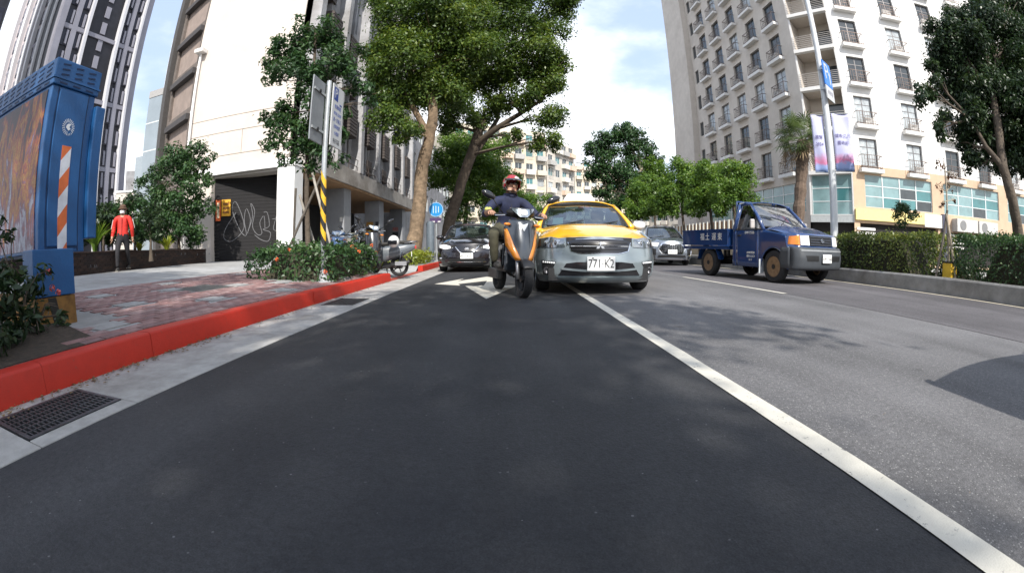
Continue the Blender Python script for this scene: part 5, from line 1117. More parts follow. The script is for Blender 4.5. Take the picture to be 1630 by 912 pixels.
    # door mirrors
    for s in (-1, 1):
        m = MB().ball((0, 0, 0), (.115, .075, .075), 14, 10).build('door_mirror', P.get('mirror', upper), t, (s * (Wd + .085), yc + .30, zs(yc) + .10), smooth='all'); MB().bb(-.09, .09, .05, .075, -.055, .055).build('mirror_glass', CHROME, m); MB().tube([(0, .0, -.04), (-s * .13, .03, -.08)], .022, 6).build('bracket', BLK, m)
    # wipers
    for s, x0 in ((-1, -.55), (1, .08)):
        p0, p1 = Vector(ws(.5 + x0 / 2 / hb, -.01)), Vector(ws(.5 + (x0 + .5) / 2 / hb, .16)); MB().tube([p0 + Vector((0, -.03, .0)), p1 + Vector((0, -.025, .01))], .010, 5).build('wiper', BLK, t)
    c.ws = ws
    return c
def plate(parent, F, x, z, w, h, txt, size, tilt=0.0, off=.035, squeeze=.8):
    y = F(x, z) - off; p = MB().bb(-w / 2, w / 2, -.006, .006, -h / 2, h / 2).build('number_plate', PLATE, parent, (x, y, z), (tilt, 0, 0), bevel=.004)
    if txt: text('lettering', txt, size, INK, p, (0, -.0075, -.005), squeeze=squeeze, depth=.001)
    for s in (-.3, .3): MB().lathe([(.012, -.009), (.012, -.005)], 8, 'y', (s * w * 1.0, 0, h * .38)).build('bolt', INK, p)
    return p
def slat_set(name, F, x0, x1, zs_, th, off, m, parent, curve=0.0, n=14):
    b = MB()
    for z in zs_:
        for i in range(n):
            xa, xb = lerp(x0, x1, i / n), lerp(x0, x1, (i + 1) / n); za, zb = z + curve * xa * xa, z + curve * xb * xb
            v = [(xa, F(xa, za) - off, za - th / 2), (xb, F(xb, zb) - off, zb - th / 2), (xb, F(xb, zb) - off, zb + th / 2), (xa, F(xa, za) - off, za + th / 2)]
            b.add(v + [(x, y + .02, z_) for x, y, z_ in v], [(0, 1, 2, 3), (0, 4, 5, 1), (2, 6, 7, 3)])
    return b.build(name, m, parent, fix=False)
# ---------------- taxi
YEL = paint('taxi_yellow', (.80, .43, .018), rough=.3); SIL = paint('taxi_silver', (.23, .27, .285), metal=.45, rough=.3)
tx = thing('taxi', 'yellow taxi with silver bumper and white roof sign following behind the scooter', 'taxi', (1.38, 6.22, 0), R(-3), scale=1.085)
TP_ = dict(W=.875, L=4.5, zh=.80, nose=[(.15, .12), (.20, .05), (.27, .0), (.45, .0), (.60, .03), (.72, .06), (.82, .12)], cowl=(1.34, 1.035), roof=(2.12, 3.35, 1.465), shoulder=[(.4, .75), (1.0, .90), (1.5, .965), (3.5, .99), (4.5, .99)], axle=.92, axle2=3.52, doors=(1.32, 2.35, 3.2), lower=SIL, upper=YEL, wing=SIL, mirror=LAMPW)
c = make_car(tx, TP_); F = c.F; bp_ = c.bumper
gr_o = front_patch('grille', F, [(-.455, .763), (0, .772), (.455, .763)], [(-.40, .60), (-.28, .565), (.28, .565), (.40, .60)], .012, CHROME, bp_, 16, 4)
front_patch('grille_opening', F, [(-.445, .757), (0, .767), (.445, .757)], [(-.39, .605), (-.275, .574), (.275, .574), (.39, .605)], .016, BLKG, gr_o, 16, 4)
[slat_set('grille_bar', F, -.39, .39, (z_,), .010, .022, BLK, gr_o) for z_ in (.622, .71)]; slat_set('chrome_bar', F, -.40, .40, (.668,), .008, .026, CHROME, gr_o)
for a in range(3):   # three-diamond badge
    an = math.pi / 2 + a * 2 * math.pi / 3; d = Vector((math.cos(an), math.sin(an))); s_ = Vector((-d.y, d.x)); q = [d * .004, d * .034 + s_ * .019, d * .066, d * .034 - s_ * .019]
    MB().prism([(v.x, v.y + .668) for v in q], F(0, .67) - .036, F(0, .67) - .02).build('badge', CHROME, gr_o)
for s in (-1, 1):
    top = [(s * .49, .765), (s * .66, .80), (s * .83, .775)]; bot = [(s * .47, .655), (s * .66, .645), (s * .845, .66)]
    if s < 0: top, bot = top[::-1], bot[::-1]
    h = front_patch('headlight', F, top, bot, .006, mat('lamp_housing', (.30, .31, .32), .3, metal=.5, var=.3, vs=25), tx, 12, 4)
    for x, r in ((.57, .05), (.71, .045)):
        MB().lathe([(r, -.004), (r * .8, .004), (r * .5, .012), (0, .016)], 16, 'y', (s * x, F(s * x, .71) - .010, .712)).build('reflector', REFL, h, smooth='all')
    f2 = lambda l: [(a * .97 + s * .02, lerp(.71, b_, .94)) for a, b_ in l]
    front_patch('headlight_trim', F, [(x, z) for x, z in ([(s * .79, .765), (s * .835, .765)] if s > 0 else [(s * .835, .765), (s * .79, .765)])], [(x, z) for x, z in ([(s * .80, .67), (s * .84, .67)] if s > 0 else [(s * .84, .67), (s * .80, .67)])], .012, LAMPO, h, 3, 2)
    front_patch('headlight_lens', F, f2(top), f2(bot), .020, LENS, h, 12, 4, skirt=.005)
    top = [(s * .60, .455), (s * .79, .475)]; bot = [(s * .68, .265), (s * .77, .28)]
    if s < 0: top, bot = top[::-1], bot[::-1]
    fg = front_patch('fog_recess', F, top, bot, .006, BLK, bp_, 8, 4)
    for k in range(6):
        x = s * (.625 + k * .028); z = .440 + .002 * k; MB().ball((x, F(x, z) - .014, z), .0135, 8, 6).build('day_lamp', LAMPW, fg)
    MB().lathe([(.045, 0), (.045, -.010), (.037, -.012), (.034, -.004), (0, .006)], 16, 'y', (s * .72, F(s * .72, .335) - .012, .335)).build('fog_lamp', mat('fog_glass', (.10, .10, .11), .2, metal=.5), fg, smooth='all')
lw = front_patch('lower_grille', F, [(-.46, .435), (-.30, .455), (.30, .455), (.46, .435)], [(-.57, .27), (.57, .27)], .006, BLKG, bp_, 16, 4)
slat_set('lower_trim', F, -.53, .53, (.335,), .028, .03, SIL, lw, curve=.11)
front_patch('lip', F, [(-.84, .245), (.84, .245)], [(-.82, .185), (.82, .185)], .03, SIL, bp_, 24, 2)
plate(bp_, F, 0, .435, .38, .19, '771·K2', .165, off=.05, squeeze=.74)
TSIGN = mat('taxi_sign_white', (.90, .90, .88), .4, var=.02)
sgn = MB().prism([(-.31, 0), (.31, 0), (.30, .06), (.22, .17), (-.22, .17), (-.30, .06)], 2.42, 2.58).build('roof_sign', TSIGN, tx, (0, 0, 1.50), bevel=.02)
text('lettering', 'TAXI', .10, mat('sign_grey', (.45, .45, .47), .6), sgn, (0, 2.417, .09))
# things behind the windscreen: permit card, sun strip stickers, driver mirror
def ws_sticker(nm, u0, u1, v0, v1, m, dy=.05): return MB().grid(lambda u, v: tuple(Vector(c.ws(lerp(u0, u1, u), lerp(v0, v1, v))) + Vector((0, dy, -.02))), 3, 2).build(nm, m, tx, fix=False, solid=.004)
ws_sticker('sun_strip', .26, .44, .80, .93, mat('strip_white', (.55, .58, .60), .7, var=.3, vs=30)); ws_sticker('sticker', .46, .53, .80, .95, mat('sticker_pink', (.70, .18, .26), .6)); ws_sticker('sticker', .56, .61, .80, .95, mat('sticker_pink', (.70, .18, .26), .6)); ws_sticker('sticker', .64, .67, .83, .93, mat('sticker_mint', (.35, .65, .60), .6))
ws_sticker('permit_card', .12, .24, .10, .36, mat('card_mint', (.55, .75, .70), .6)); ws_sticker('rear_view_mirror', .40, .58, .70, .78, BLK, .10)
# ---------------- dark saloon by the left kerb
DKP = paint('saloon_black', (.012, .010, .014), rough=.2, metal=.2)
ds = thing('parked_car', 'dark saloon car with slim white headlights by the left kerb', 'car', (-1.12, 12.45, 0), R(1.5), scale=1.02)
P2 = dict(TP_, W=.88, L=4.55, lower=DKP, upper=DKP, wing=DKP, mirror=DKP, zh=.82, nose=[(.15, .14), (.25, .02), (.4, .0), (.6, .03), (.82, .13)], crease=.025)
c2 = make_car(ds, P2); F2 = c2.F
vg = front_patch('grille', F2, [(-.30, .76), (.30, .76)], [(-.14, .52), (.14, .52)], .010, BLKG, c2.bumper, 10, 4)
for s in (-1, 1):
    pts = [(s * .36, .77), (s * .30, .70), (s * .20, .575), (s * .10, .545)]
    MB().tube([(x, F2(x, z) - .02, z) for x, z in pts], .017, 6).build('chrome_trim', CHROME, vg, smooth='all')
    top = [(s * .40, .725), (s * .60, .795), (s * .84, .80)]; bot = [(s * .40, .705), (s * .62, .665), (s * .84, .715)]
    if s < 0: top, bot = top[::-1], bot[::-1]
    h = front_patch('headlight', F2, top, bot, .010, LAMPW, ds, 12, 3)
    top = [(s * .60, .44), (s * .82, .47)]; bot = [(s * .64, .36), (s * .82, .37)]
    if s < 0: top, bot = top[::-1], bot[::-1]
    fg = front_patch('fog_recess', F2, top, bot, .008, BLK, c2.bumper, 6, 2); MB().ball((s * .75, F2(s * .75, .41) - .02, .41), (.05, .02, .025), 10, 6).build('fog_lamp', REFL, fg)
MB().lathe([(.055, 0), (.055, -.01), (.043, -.012), (.043, -.002)], 20, 'y', (0, F2(0, .665) - .016, .665)).build('badge', CHROME, vg); MB().bb(-.062, .062, F2(0, .665) - .03, F2(0, .665) - .02, .655, .675).build('badge', CHROME, vg)
slat_set('bumper_trim', F2, -.55, .55, (.30,), .02, .02, CHROME, c2.bumper); front_patch('lower_grille', F2, [(-.5, .40), (.5, .40)], [(-.55, .24), (.55, .24)], .006, BLK, c2.bumper, 12, 2)
plate(c2.bumper, F2, 0, .475, .36, .16, 'AKT-6251', .105, off=.04, squeeze=.78)
# ---------------- silver SUV behind the truck
SUVP = paint('suv_grey', (.17, .19, .225), metal=.45, rough=.26)
def make_suv(name, label, loc, rz, group=None):
    t = thing(name, label, 'car', loc, rz, group, 1.03)
    P3 = dict(W=.93, L=4.65, zh=.98, z0=.22, nose=[(.15, .12), (.28, .03), (.5, .0), (.8, .03), (1.0, .12)], cowl=(1.25, 1.15), roof=(2.0, 3.9, 1.62), shoulder=[(.4, .93), (1.0, 1.02), (1.5, 1.06), (4.6, 1.1)], axle=.95, axle2=3.68, doors=(1.35, 2.4, 3.35), lower=SUVP, upper=SUVP, r=.36, arch=.41, quarter=4.2, wz=[(.15, .93), (.35, .98), (.6, 1.0), (1.0, .97)], crease=.02, mirror=SUVP)
    c = make_car(t, P3); F = c.F
    for k in (-1, 1): MB().tube([(k * .60, 2.2, 1.66), (k * .60, 3.7, 1.66)], .02, 6).build('roof_bar', CHROME, t)
    fr = front_patch('grille', F, [(-.42, .90), (.42, .90)], [(-.58, .66), (-.42, .45), (.42, .45), (.58, .66)], .012, CHROME, c.bumper, 16, 5)
    front_patch('grille_opening', F, [(-.385, .87), (.385, .87)], [(-.54, .66), (-.395, .48), (.395, .48), (.54, .66)], .018, BLKG, fr, 16, 5)
    for k in range(13):
        x = -.46 + k * .92 / 12; MB().bb(x - .012, x + .012, F(x, .67) - .04, F(x, .67) - .02, .53 if abs(x) < .4 else .6, .84 if abs(x) < .4 else .76).build('grille_bar', CHROME, fr)
    for k in range(4): MB().lathe([(.05, 0), (.05, -.012), (.038, -.012), (.038, 0)], 16, 'y', (-.12 + k * .08, F(0, .8) - .04, .80), closed=True).build('badge', CHROME, fr)
    for s in (-1, 1):
        top = [(s * .52, .91), (s * .86, .93)]; bot = [(s * .60, .75), (s * .87, .80)]
        if s < 0: top, bot = top[::-1], bot[::-1]
        h = front_patch('headlight', F, top, bot, .010, LAMPW, t, 10, 3)
        top = [(s * .64, .66), (s * .86, .70)]; bot = [(s * .66, .42), (s * .86, .40)]
        if s < 0: top, bot = top[::-1], bot[::-1]
        a = front_patch('air_intake', F, top, bot, .008, BLK, c.bumper, 6, 3); MB().tube([(s * x, F(s * x, z) - .02, z) for x, z in ((.85, .72), (.89, .6), (.85, .42), (.70, .40))], .018, 6).build('chrome_trim', CHROME, a)
    front_patch('lower_grille', F, [(-.55, .42), (.55, .42)], [(-.60, .32), (.60, .32)], .008, BLK, c.bumper, 12, 2); front_patch('skid_plate', F, [(-.7, .30), (.7, .30)], [(-.66, .235), (.66, .235)], .02, CHROME, c.bumper, 12, 2)
    plate(c.bumper, F, 0, .56, .38, .17, 'BFH-5126', .10, off=.05)
    return t
suv = make_suv('grey_car', 'silver grey SUV with a wide chrome framed grille behind the blue truck', (6.75, 16.75, 0), R(-8))
make_suv('grey_car', 'grey SUV passing on the right, just outside the picture, only its shadow showing', (3.52, -4.45, 0), R(0))
# ---------------- blue pickup truck
BLU = paint('truck_blue', (.010, .040, .142), rough=.26); BUMP = mat('grey_bumper', (.05, .056, .064), .55, var=.1, vs=6)
BRONZE = mat('bronze_rim', (.27, .19, .12), .4, metal=.6, var=.25, vs=10)
tk = thing('pickup_truck', 'old blue pickup truck with an open drop side bed and bronze wheels', 'truck', (6.83, 7.62, 0), R(10.5), scale=1.04); tk.scale = (1.04, 1.04, 1.075)
def side_pts(): pass
W3 = .82
nose3 = [(.25, .10), (.34, .02), (.55, 0), (.73, .03), (.76, .07), (.98, .10), (1.04, .16)]
def F3(x, z):
    a = min(1.05, abs(x) / W3); return interp(nose3, z) + .14 * a ** 3 + .16 * max(0, (a - .82) / .18) ** 2.5
def fn3(u, v): a = 2 * u - 1; a = math.copysign(abs(a) ** .8, a); z = lerp(.72, 1.02, v); return (a * W3, F3(a * W3, z), z)
nz_ = MB().grid(fn3, 28, 8).build('nose_panel', BLU, tk, smooth=50, fix=False)
def fnb(u, v): a = 2 * u - 1; a = math.copysign(abs(a) ** .75, a); z = lerp(.30, .745, v); x = a * (W3 + .02); return (x, F3(x * .975, z) - .05 + .03 * (v - .5) ** 2, z)
bm3 = MB().grid(fnb, 28, 10).build('bumper', BUMP, tk, smooth=50, fix=False, solid=.02)
for s in (-1, 1):   # bumper returns along the wings
    MB().grid(lambda u, v: (s * (W3 + .02 - .015 * u), lerp(.27, .60 - .1 * abs(v - .5), u), lerp(.32, .74, v)), 4, 4).build('bumper_return', BUMP, bm3, smooth='all', solid=.02)
def bn3(u, v):
    a = 2 * u - 1; a = math.copysign(abs(a) ** .85, a); aa = abs(a); yf = F3(a * W3 * .99, 1.02); y = lerp(yf, 1.10 - .08 * (1 - a * a), v); z = lerp(1.02, 1.20, math.sin(v * math.pi / 2) ** 1.1) - (.10 * v + .02) * aa ** 4 + .014 * math.exp(-((aa - .55) / .07) ** 2) * math.sin(math.pi * v)
    return (a * W3 * .995, y, z)
MB().grid(bn3, 26, 12).build('bonnet', BLU, tk, smooth=50, fix=False)
RA3, r3, yA, yB = .385, .335, .78, 3.18
def zl3(y): return max(.30, r3 + math.sqrt(RA3 ** 2 - (y - yA) ** 2)) if abs(y - yA) < RA3 else .30
def belt(y): return lerp(1.0, 1.10, min(1, max(0, (y - .3) / .9)))
def sp3(nm, ya, yb, s, n, zt=None, m=BLU):
    vs_ = []; rows = 8
    for j in range(rows + 1):
        for i in range(n + 1):
            y = lerp(ya, yb, i / n); zl = zl3(y); z = lerp(zl, (zt or belt)(y) if callable(zt or belt) else zt, j / rows)
            y2 = lerp(F3(W3, max(.4, z)), 1.0, max(0, y - .30) / .70) if y < 1.0 else y
            vs_.append((s * (W3 + .008 * math.sin(max(0, z - .3) * 4)), y2, z))
    N = n + 1; fs = [(j * N + i, j * N + i + 1, (j + 1) * N + i + 1, (j + 1) * N + i) for j in range(rows) for i in range(n)]
    return MB().add(vs_, fs).build(nm, m, tk, smooth=50, solid=.014)
ydoor, yend = 1.26, 2.14
for s in (-1, 1):
    sp3('wing', .30, ydoor - .004, s, 28)
    d = sp3('door', ydoor + .004, yend - .10, s, 12)
    sp3('cab_rear_panel', yend - .092, yend + .04, s, 3)
    MB().box((s * (W3 + .022), yend - .22, .98), (.03, .13, .035)).build('handle', BLK, d, bevel=.008)
    MB().bb(s * W3 - .012, s * W3 + .026, ydoor, yend - .1, .66, .685).build('door_moulding', BLK, d)
    # cab upper side: window frame
    def up(y, z): k = (z - 1.10) / .62; return s * lerp(W3 * 1.0, W3 * .80, k)
    A0, A1, B1, B0 = (1.16, 1.10), (1.72, 1.70), (yend + .0, 1.70), (yend + .02, 1.10)
    for nm, pts, r in (('windscreen_pillar', [(1.10, 1.10), (1.40, 1.42), (1.70, 1.69)], .042), ('cab_pillar', [(yend - .02, 1.10), (yend - .05, 1.40), (yend - .10, 1.68)], .055)):
        MB().tube([(up(*p), p[0], p[1]) for p in pts], r, 8).build(nm, BLU, tk, smooth='all')
    MB().tube([(up(*p), p[0], p[1]) for p in ((1.66, 1.675), (1.85, 1.70), (yend - .08, 1.69))], .045, 8).build('roof_rail', BLU, tk, smooth='all')
    w = MB().add([(up(1.16, 1.11), 1.20, 1.11), (up(1, 1.11), yend - .08, 1.11), (up(1, 1.67), yend - .14, 1.67), (up(1, 1.67), 1.70, 1.67)], [(0, 1, 2, 3)]).build('side_window', glassmat('truck_side_glass', (.2, .2, .2), refl=.05, trans=.16), tk)
    MB().tube([(up(1, 1.105), 1.15, 1.105), (up(1, 1.105), yend - .02, 1.105)], .016, 6).build('window_strip', BLK, tk)
    MB().tube([(up(1, 1.105), 1.36, 1.105), (up(1, 1.42), 1.45, 1.45), ], .013, 6).build('quarter_light_bar', BLK, tk)
    m = MB().bb(-.055, .055, -.05, .03, -.10, .10).build('door_mirror', mat('mirror_grey', (.42, .39, .37), .5), tk, (s * (W3 + .12), 1.36, 1.22), (0, 0, s * .35), bevel=.025); MB().tube([(0, .02, -.05), (-s * .13, .06, -.09)], .014, 6).build('bracket', BLK, m)
    fl_ = sp3 if False else None
    # splash flap
    MB().box((s * (W3 - .02), yA + RA3 + .03, .33), (.14, .02, .30)).build('mud_flap', mat('flap_white', (.55, .58, .60), .6), tk)
def ws3(u, v): a = 2 * u - 1; return (a * lerp(W3 * .96, W3 * .80, v), lerp(1.06, 1.66, v) + lerp(.10, .06, v) * a * a, lerp(1.165, 1.69, v) + .02 * math.sin(math.pi * v))
MB().grid(lambda u, v: ws3(.02 + .96 * u, .03 + .94 * v), 14, 8).build('windscreen', glassmat('truck_glass', (.6, .66, .7), refl=.20, trans=.45), tk, smooth='all', fix=False)
tr3 = MB()
for v0, v1 in ((-.01, .03), (.97, 1.0)): tr3.grid(lambda u, v: tuple(Vector(ws3(u, lerp(v0, v1, v))) + Vector((0, -.006, 0))), 14, 1)
tr3.build('windscreen_trim', BLK, tk, fix=False)
MB().grid(lambda u, v: ((2 * u - 1) * W3 * .82, lerp(1.64 + .06 * (2 * u - 1) ** 2, yend - .02, v), 1.715 + .045 * (1 - abs(2 * u - 1) ** 3) - .02 * abs(2 * u - 1) ** 6 - .02 * (1 - v) ** 3), 14, 8).build('roof', BLU, tk, smooth='all', fix=False, solid=.02)
MB().prism([(-W3 * .98, .45), (W3 * .98, .45), (W3 * .98, 1.1), (W3 * .80, 1.70), (-W3 * .80, 1.70), (-W3 * .98, 1.1)], yend + .03, yend + .05).build('cab_back', BLU, tk)
MB().bb(-.50, .50, yend + .015, yend + .028, 1.2, 1.60).build('rear_window', BLKG, tk)
for s in (-1, 1): MB().bb(s * .36 - .25, s * .36 + .25, 1.85, 1.98, .75, 1.42).build('seat', SEAT, tk, bevel=.05)
MB().bb(-.74, .74, 1.14, 1.42, .9, 1.12).build('dashboard', DASH, tk, bevel=.03)
MB().bb(-.62, .62, .22, yend, .32, .92).bb(-.80, .80, ydoor, yend, .31, .45).build('underbody', BLK, tk); MB().bb(-.35, .35, yend, 4.1, .34, .52).build('chassis', BLK, tk)
pp = [Vector(ws3(.30 + .0, .0)), Vector(ws3(.62, .42))]
MB().tube([pp[0] + Vector((0, -.03, .02)), pp[1] + Vector((0, -.03, .01))], .010, 5).build('wiper', BLK, tk); MB().tube([Vector(ws3(.60, .0)) + Vector((0, -.03, .02)), Vector(ws3(.92, .30)) + Vector((0, -.03, .01))], .010, 5).build('wiper', BLK, tk)
# papers and cloth lying on the dashboard
for k in range(3): MB().box((-.05 + .27 * k, 1.30, 1.135 + .012 * k), (.24, .22, .012), rz=.2 * k).build('dash_papers', mat('paper', (.75, .74, .70), .8, var=.1), tk)
gl_ = front_patch('grille', F3, [(-.40, .985), (.40, .985)], [(-.40, .775), (.40, .775)], .012, BLK, nz_, 12, 3)
[slat_set('grille_bar', F3, -.39, .39, (z_,), .018, .03, mat('grille_grey', (.09, .10, .13), .4, metal=.5), gl_) for z_ in (.80, .852, .904, .956)]
for a_, b_ in (((.058, .038), (.048, .028)), ((.022, .036), (.014, .028))):
    MB().tube([(a_[0] * math.cos(t) * .9, F3(0, .88) - .045, .885 + a_[1] * .85 * math.sin(t)) for t in [i * math.pi / 10 for i in range(21)]], .006, 5).build('badge', CHROME, gl_)
MB().tube([(.045 * math.cos(t), F3(0, .88) - .045, .905 + .012 * math.sin(t)) for t in [i * math.pi / 8 for i in range(17)]], .005, 5).build('badge', CHROME, gl_)
for s in (-1, 1):
    def L_(l): return l if s > 0 else l[::-1]
    h = front_patch('headlight', F3, L_([(s * .42, .985), (s * .655, .975)]), L_([(s * .42, .78), (s * .66, .785)]), .012, REFL, tk, 8, 3); front_patch('headlight_lens', F3, L_([(s * .425, .98), (s * .65, .97)]), L_([(s * .425, .785), (s * .655, .79)]), .028, LAMPW, h, 8, 3, skirt=.012)
    front_patch('indicator', F3, L_([(s * .665, .975), (s * .80, .955)]), L_([(s * .67, .785), (s * .815, .80)]), .016, LAMPO, tk, 8, 3)
def Fb(x, z): return F3(x * .975, z) - .05
for s in (-1, 1):
    a = [(s * .24, .585), (s * .62, .585)]; b_ = [(s * .24, .475), (s * .58, .475)]
    if s < 0: a, b_ = a[::-1], b_[::-1]
    v = front_patch('bumper_vent', Fb, a, b_, .014, BLK, bm3, 8, 2)
front_patch('bumper_strip', Fb, [(-.72, .70), (.72, .70)], [(-.72, .67), (.72, .67)], .014, mat('strip_grey', (.24, .25, .26), .5), bm3, 16, 1)
plate(bm3, Fb, .02, .53, .32, .17, '6W·1566', .10, off=.04)
for s in (-1, 1):
    for ya in (yA, yB): wheel(tk, s * (W3 - .085), ya, r3, .19, s, rim=BRONZE, steel=True)
# bed
bed = MB().bb(-.86, .86, yend + .16, 4.32, .66, .74).build('bed_floor', BLU, tk)
for s in (-1, 1):
    g = MB().bb(s * .86 - .02, s * .86 + .02, yend + .17, 4.31, .76, 1.13).build('drop_side', BLU, tk, bevel=.006)
    MB().bb(s * .885 - .012, s * .885 + .012, yend + .17, 4.31, 1.10, 1.14).bb(s * .885 - .012, s * .885 + .012, yend + .17, 4.31, .755, .79).build('side_rail', BLU, g)
    if s < 0:
        for k, ch in enumerate('東運土福'):
            text('lettering', ch, .19, mat('lettering_white', (.72, .72, .70), .6), g, (-.888 - .004, lerp(2.95, 3.85, (3 - k) / 3) if False else [2.62, 2.86, 3.14, 3.36][k], .95), (R(90), 0, R(-90)))
        text('lettering', '6W-1566', .085, MATS['lettering_white'], d if False else tk, (-W3 - .022, 1.56, 1.035), (R(90), 0, R(-90)))
        for k, tx_ in enumerate(('自用小貨車', '載重七五〇', '公 斤')): text('lettering', tx_, .055, MATS['lettering_white'], tk, (-W3 - .022, 1.52 - .0 * k, .60 - .075 * k), (R(90), 0, R(-90)))
    fl3 = MB(); pts = [(yB + .46 * math.cos(t), .335 + .46 * math.sin(t)) for t in [R(10 + i * 16) for i in range(11)]]
    for (y0, z0), (y1, z1) in zip(pts, pts[1:]): fl3.add([(s * .66, y0, z0), (s * .84, y0, z0), (s * .84, y1, z1), (s * .66, y1, z1)], [(0, 1, 2, 3)])
    fl3.build('mudguard', BLU, tk, solid=.012)
    for yy in (yend + .35, yB - .55, yB + .55): MB().bb(s * .70 - .03, s * .70 + .03, yy - .03, yy + .03, .50, .655).build('bed_bracket', BLK, tk)
MB().bb(-.86, .86, yend + .13, yend + .165, .76, 1.14).build('headboard', BLU, tk); MB().bb(-.84, .84, 4.31, 4.35, .76, 1.13).build('tailgate', BLU, tk)
MB().tube([(-.64, yend + .09, .6), (-.64, yend + .09, 1.78)], .022, 8).build('rack_post', BLU, tk); MB().tube([(.64, yend + .09, .6), (.64, yend + .09, 1.78)], .022, 8).build('rack_post', BLU, tk); MB().tube([(-.64, yend + .09, 1.77), (.64, yend + .09, 1.77)], .022, 8).build('rack_bar', BLU, tk)
MB().tube([(-.30, 2.3, .42), (-.42, 2.9, .44), (-.42, 4.2, .40)], .03, 8).build('exhaust', BLK, tk); MB().tube([(-.68, yB, r3), (.68, yB, r3)], .05, 10).build('rear_axle', BLK, tk)
# ================================================================== SCOOTERS AND PEOPLE
def make_scooter(name, label, cat, loc, rz, col, group=None, scale=1.0, lean=0.0, box=False):
    t = thing(name, label, cat, loc, rz, group, scale); t.rotation_euler = (0, lean, rz)
    ap, pan, body, seatm = col['apron'], col['panel'], col['body'], SEAT
    r = .252
    def whl(y, par_name):
        o = MB().lathe([(r * .70, -.045), (r * .9, -.056), (r * .985, -.035), (r, 0), (r * .985, .035), (r * .9, .056), (r * .70, .045)], 36, 'x', closed=True).build('wheel', TYRE, t, (0, y, r), smooth=50)
        b = MB().lathe([(r * .71, -.035), (r * .66, -.035), (r * .66, .035), (r * .71, .035)], 30, 'x', closed=True)
        for k in range(5):
            a = 2 * math.pi * k / 5; b.tube([(0, .03 * math.cos(a), .03 * math.sin(a)), (0, r * .67 * math.cos(a), r * .67 * math.sin(a))], .016, 6)
        b.lathe([(.045, -.05), (.045, .05)], 14, 'x'); b.build('rim', col.get('rim', BLK), o, smooth=40); return o
    whl(0, 'f'); whl(1.27, 'r')
    for s in (-1, 1): MB().tube([(s * .085, 0, r), (s * .085, .045, .40), (s * .075, .14, .66)], [.024, .026, .03], 10).build('fork', mat('fork_metal', (.30, .30, .31), .35, metal=.8), t, smooth='all')
    fd = MB(); 
    for j in range(13):
        th = R(8 + j * 12.5)
        pass
    def fen(u, v): th = R(lerp(35, 150, v)); a = (2 * u - 1); rr = .272 - .02 * a * a; return (a * .078, -rr * math.cos(th), r + rr * math.sin(th))
    MB().grid(fen, 8, 14).build('front_fender', BLK, t, smooth='all', solid=.006)
    hw = [(.46, .07), (.52, .15), (.60, .20), (.72, .23), (.88, .24), (1.0, .23), (1.06, .17)]
    def FA(x, z): w = interp(hw, z); a = min(1.1, abs(x) / .23); return .02 + .22 * (z - .46) + .16 * a ** 2.2 - .03 * math.sin(max(0, min(1, (z - .46) / .6)) * math.pi)
    def apr(u, v): a = 2 * u - 1; z = lerp(.46, 1.06, v); x = a * interp(hw, z); return (x, FA(x, z), z)
    A = MB().grid(apr, 16, 16).build('front_shield', ap, t, smooth='all', solid=.012)
    if pan:
        for s in (-1, 1):
            tp = [(s * .165, .93), (s * .222, .93)]; bt_ = [(s * .055, .50), (s * .10, .50)]
            q = [(s * .205, .93), (s * .135, .70), (s * .045, .50)]; o_ = [(s * .236, .93), (s * .228, .70), (s * .12, .50)]
            if s < 0: q, o_ = o_, q
            T, B = resamp(q, 10), resamp(o_, 10); vs_ = [(x, FA(x, z) - .012, z) for x, z in T] + [(x, FA(x, z) - .012, z) for x, z in B]
            MB().add(vs_, [(i, i + 1, i + 12, i + 11) for i in range(10)]).build('side_panel', pan, A, smooth='all', solid=.012)
        front_patch('emblem', FA, [(-.07, 1.02), (0, .99), (.07, 1.02)], [(-.06, .99), (0, .90), (.06, .99)], .014, col.get('emb', LAMPW), A, 8, 3)
    # head unit
    def FH(x, z): return .115 + .35 * (abs(x) / .25) ** 2 * .35 + .25 * (z - 1.05)
    h = MB().ball((0, .28, 1.165), (.21, .12, .075), 16, 10).build('handlebar_cover', col.get('cover', BLK), t, smooth='all')
    hl = front_patch('headlight', FH, [(-.175, 1.225), (0, 1.205), (.175, 1.225)], [(-.14, 1.175), (-.05, 1.095), (.05, 1.095), (.14, 1.175)], .012, REFL, h, 14, 5); front_patch('headlight_lens', FH, [(-.172, 1.222), (0, 1.202), (.172, 1.222)], [(-.138, 1.177), (-.05, 1.098), (.05, 1.098), (.138, 1.177)], .024, LENS, hl, 14, 5, skirt=.005)
    MB().lathe([(.055, 0), (.05, -.015), (.0, -.02)], 16, 'y', (0, FH(0, 1.15) - .013, 1.15)).build('lamp_bulb', LAMPW, hl, smooth='all')
    hb = MB().tube([(-.37, .37, 1.13), (-.22, .33, 1.13), (0, .32, 1.10), (.22, .33, 1.13), (.37, .37, 1.13)], .014, 8).build('handlebar', BLK, t, smooth='all')
    for s in (-1, 1):
        MB().tube([(s * .25, .335, 1.13), (s * .385, .375, 1.13)], .02, 10).build('grip', TYRE, hb); MB().tube([(s * .22, .30, 1.12), (s * .36, .31, 1.11)], .007, 6).build('brake_lever', CHROME, hb)
        m0 = Vector((s * .24, .33, 1.15)); m1 = Vector((s * .43, .26, 1.37))
        mm = MB().tube([m0, m0.lerp(m1, .5) + Vector((s * .02, 0, .01)), m1], .007, 6).build('mirror_stem', BLK, t, smooth='all'); MB().ball((0, 0, 0), (.11, .032, .05), 12, 8).build('mirror', BLKG, mm, m1 + Vector((s * .05, 0, .02)), (0, -s * .45, 0), smooth='all')
        MB().ball((s * .215, .185, .99), (.05, .03, .022), 10, 6).build('indicator', LAMPO, A, smooth='all')
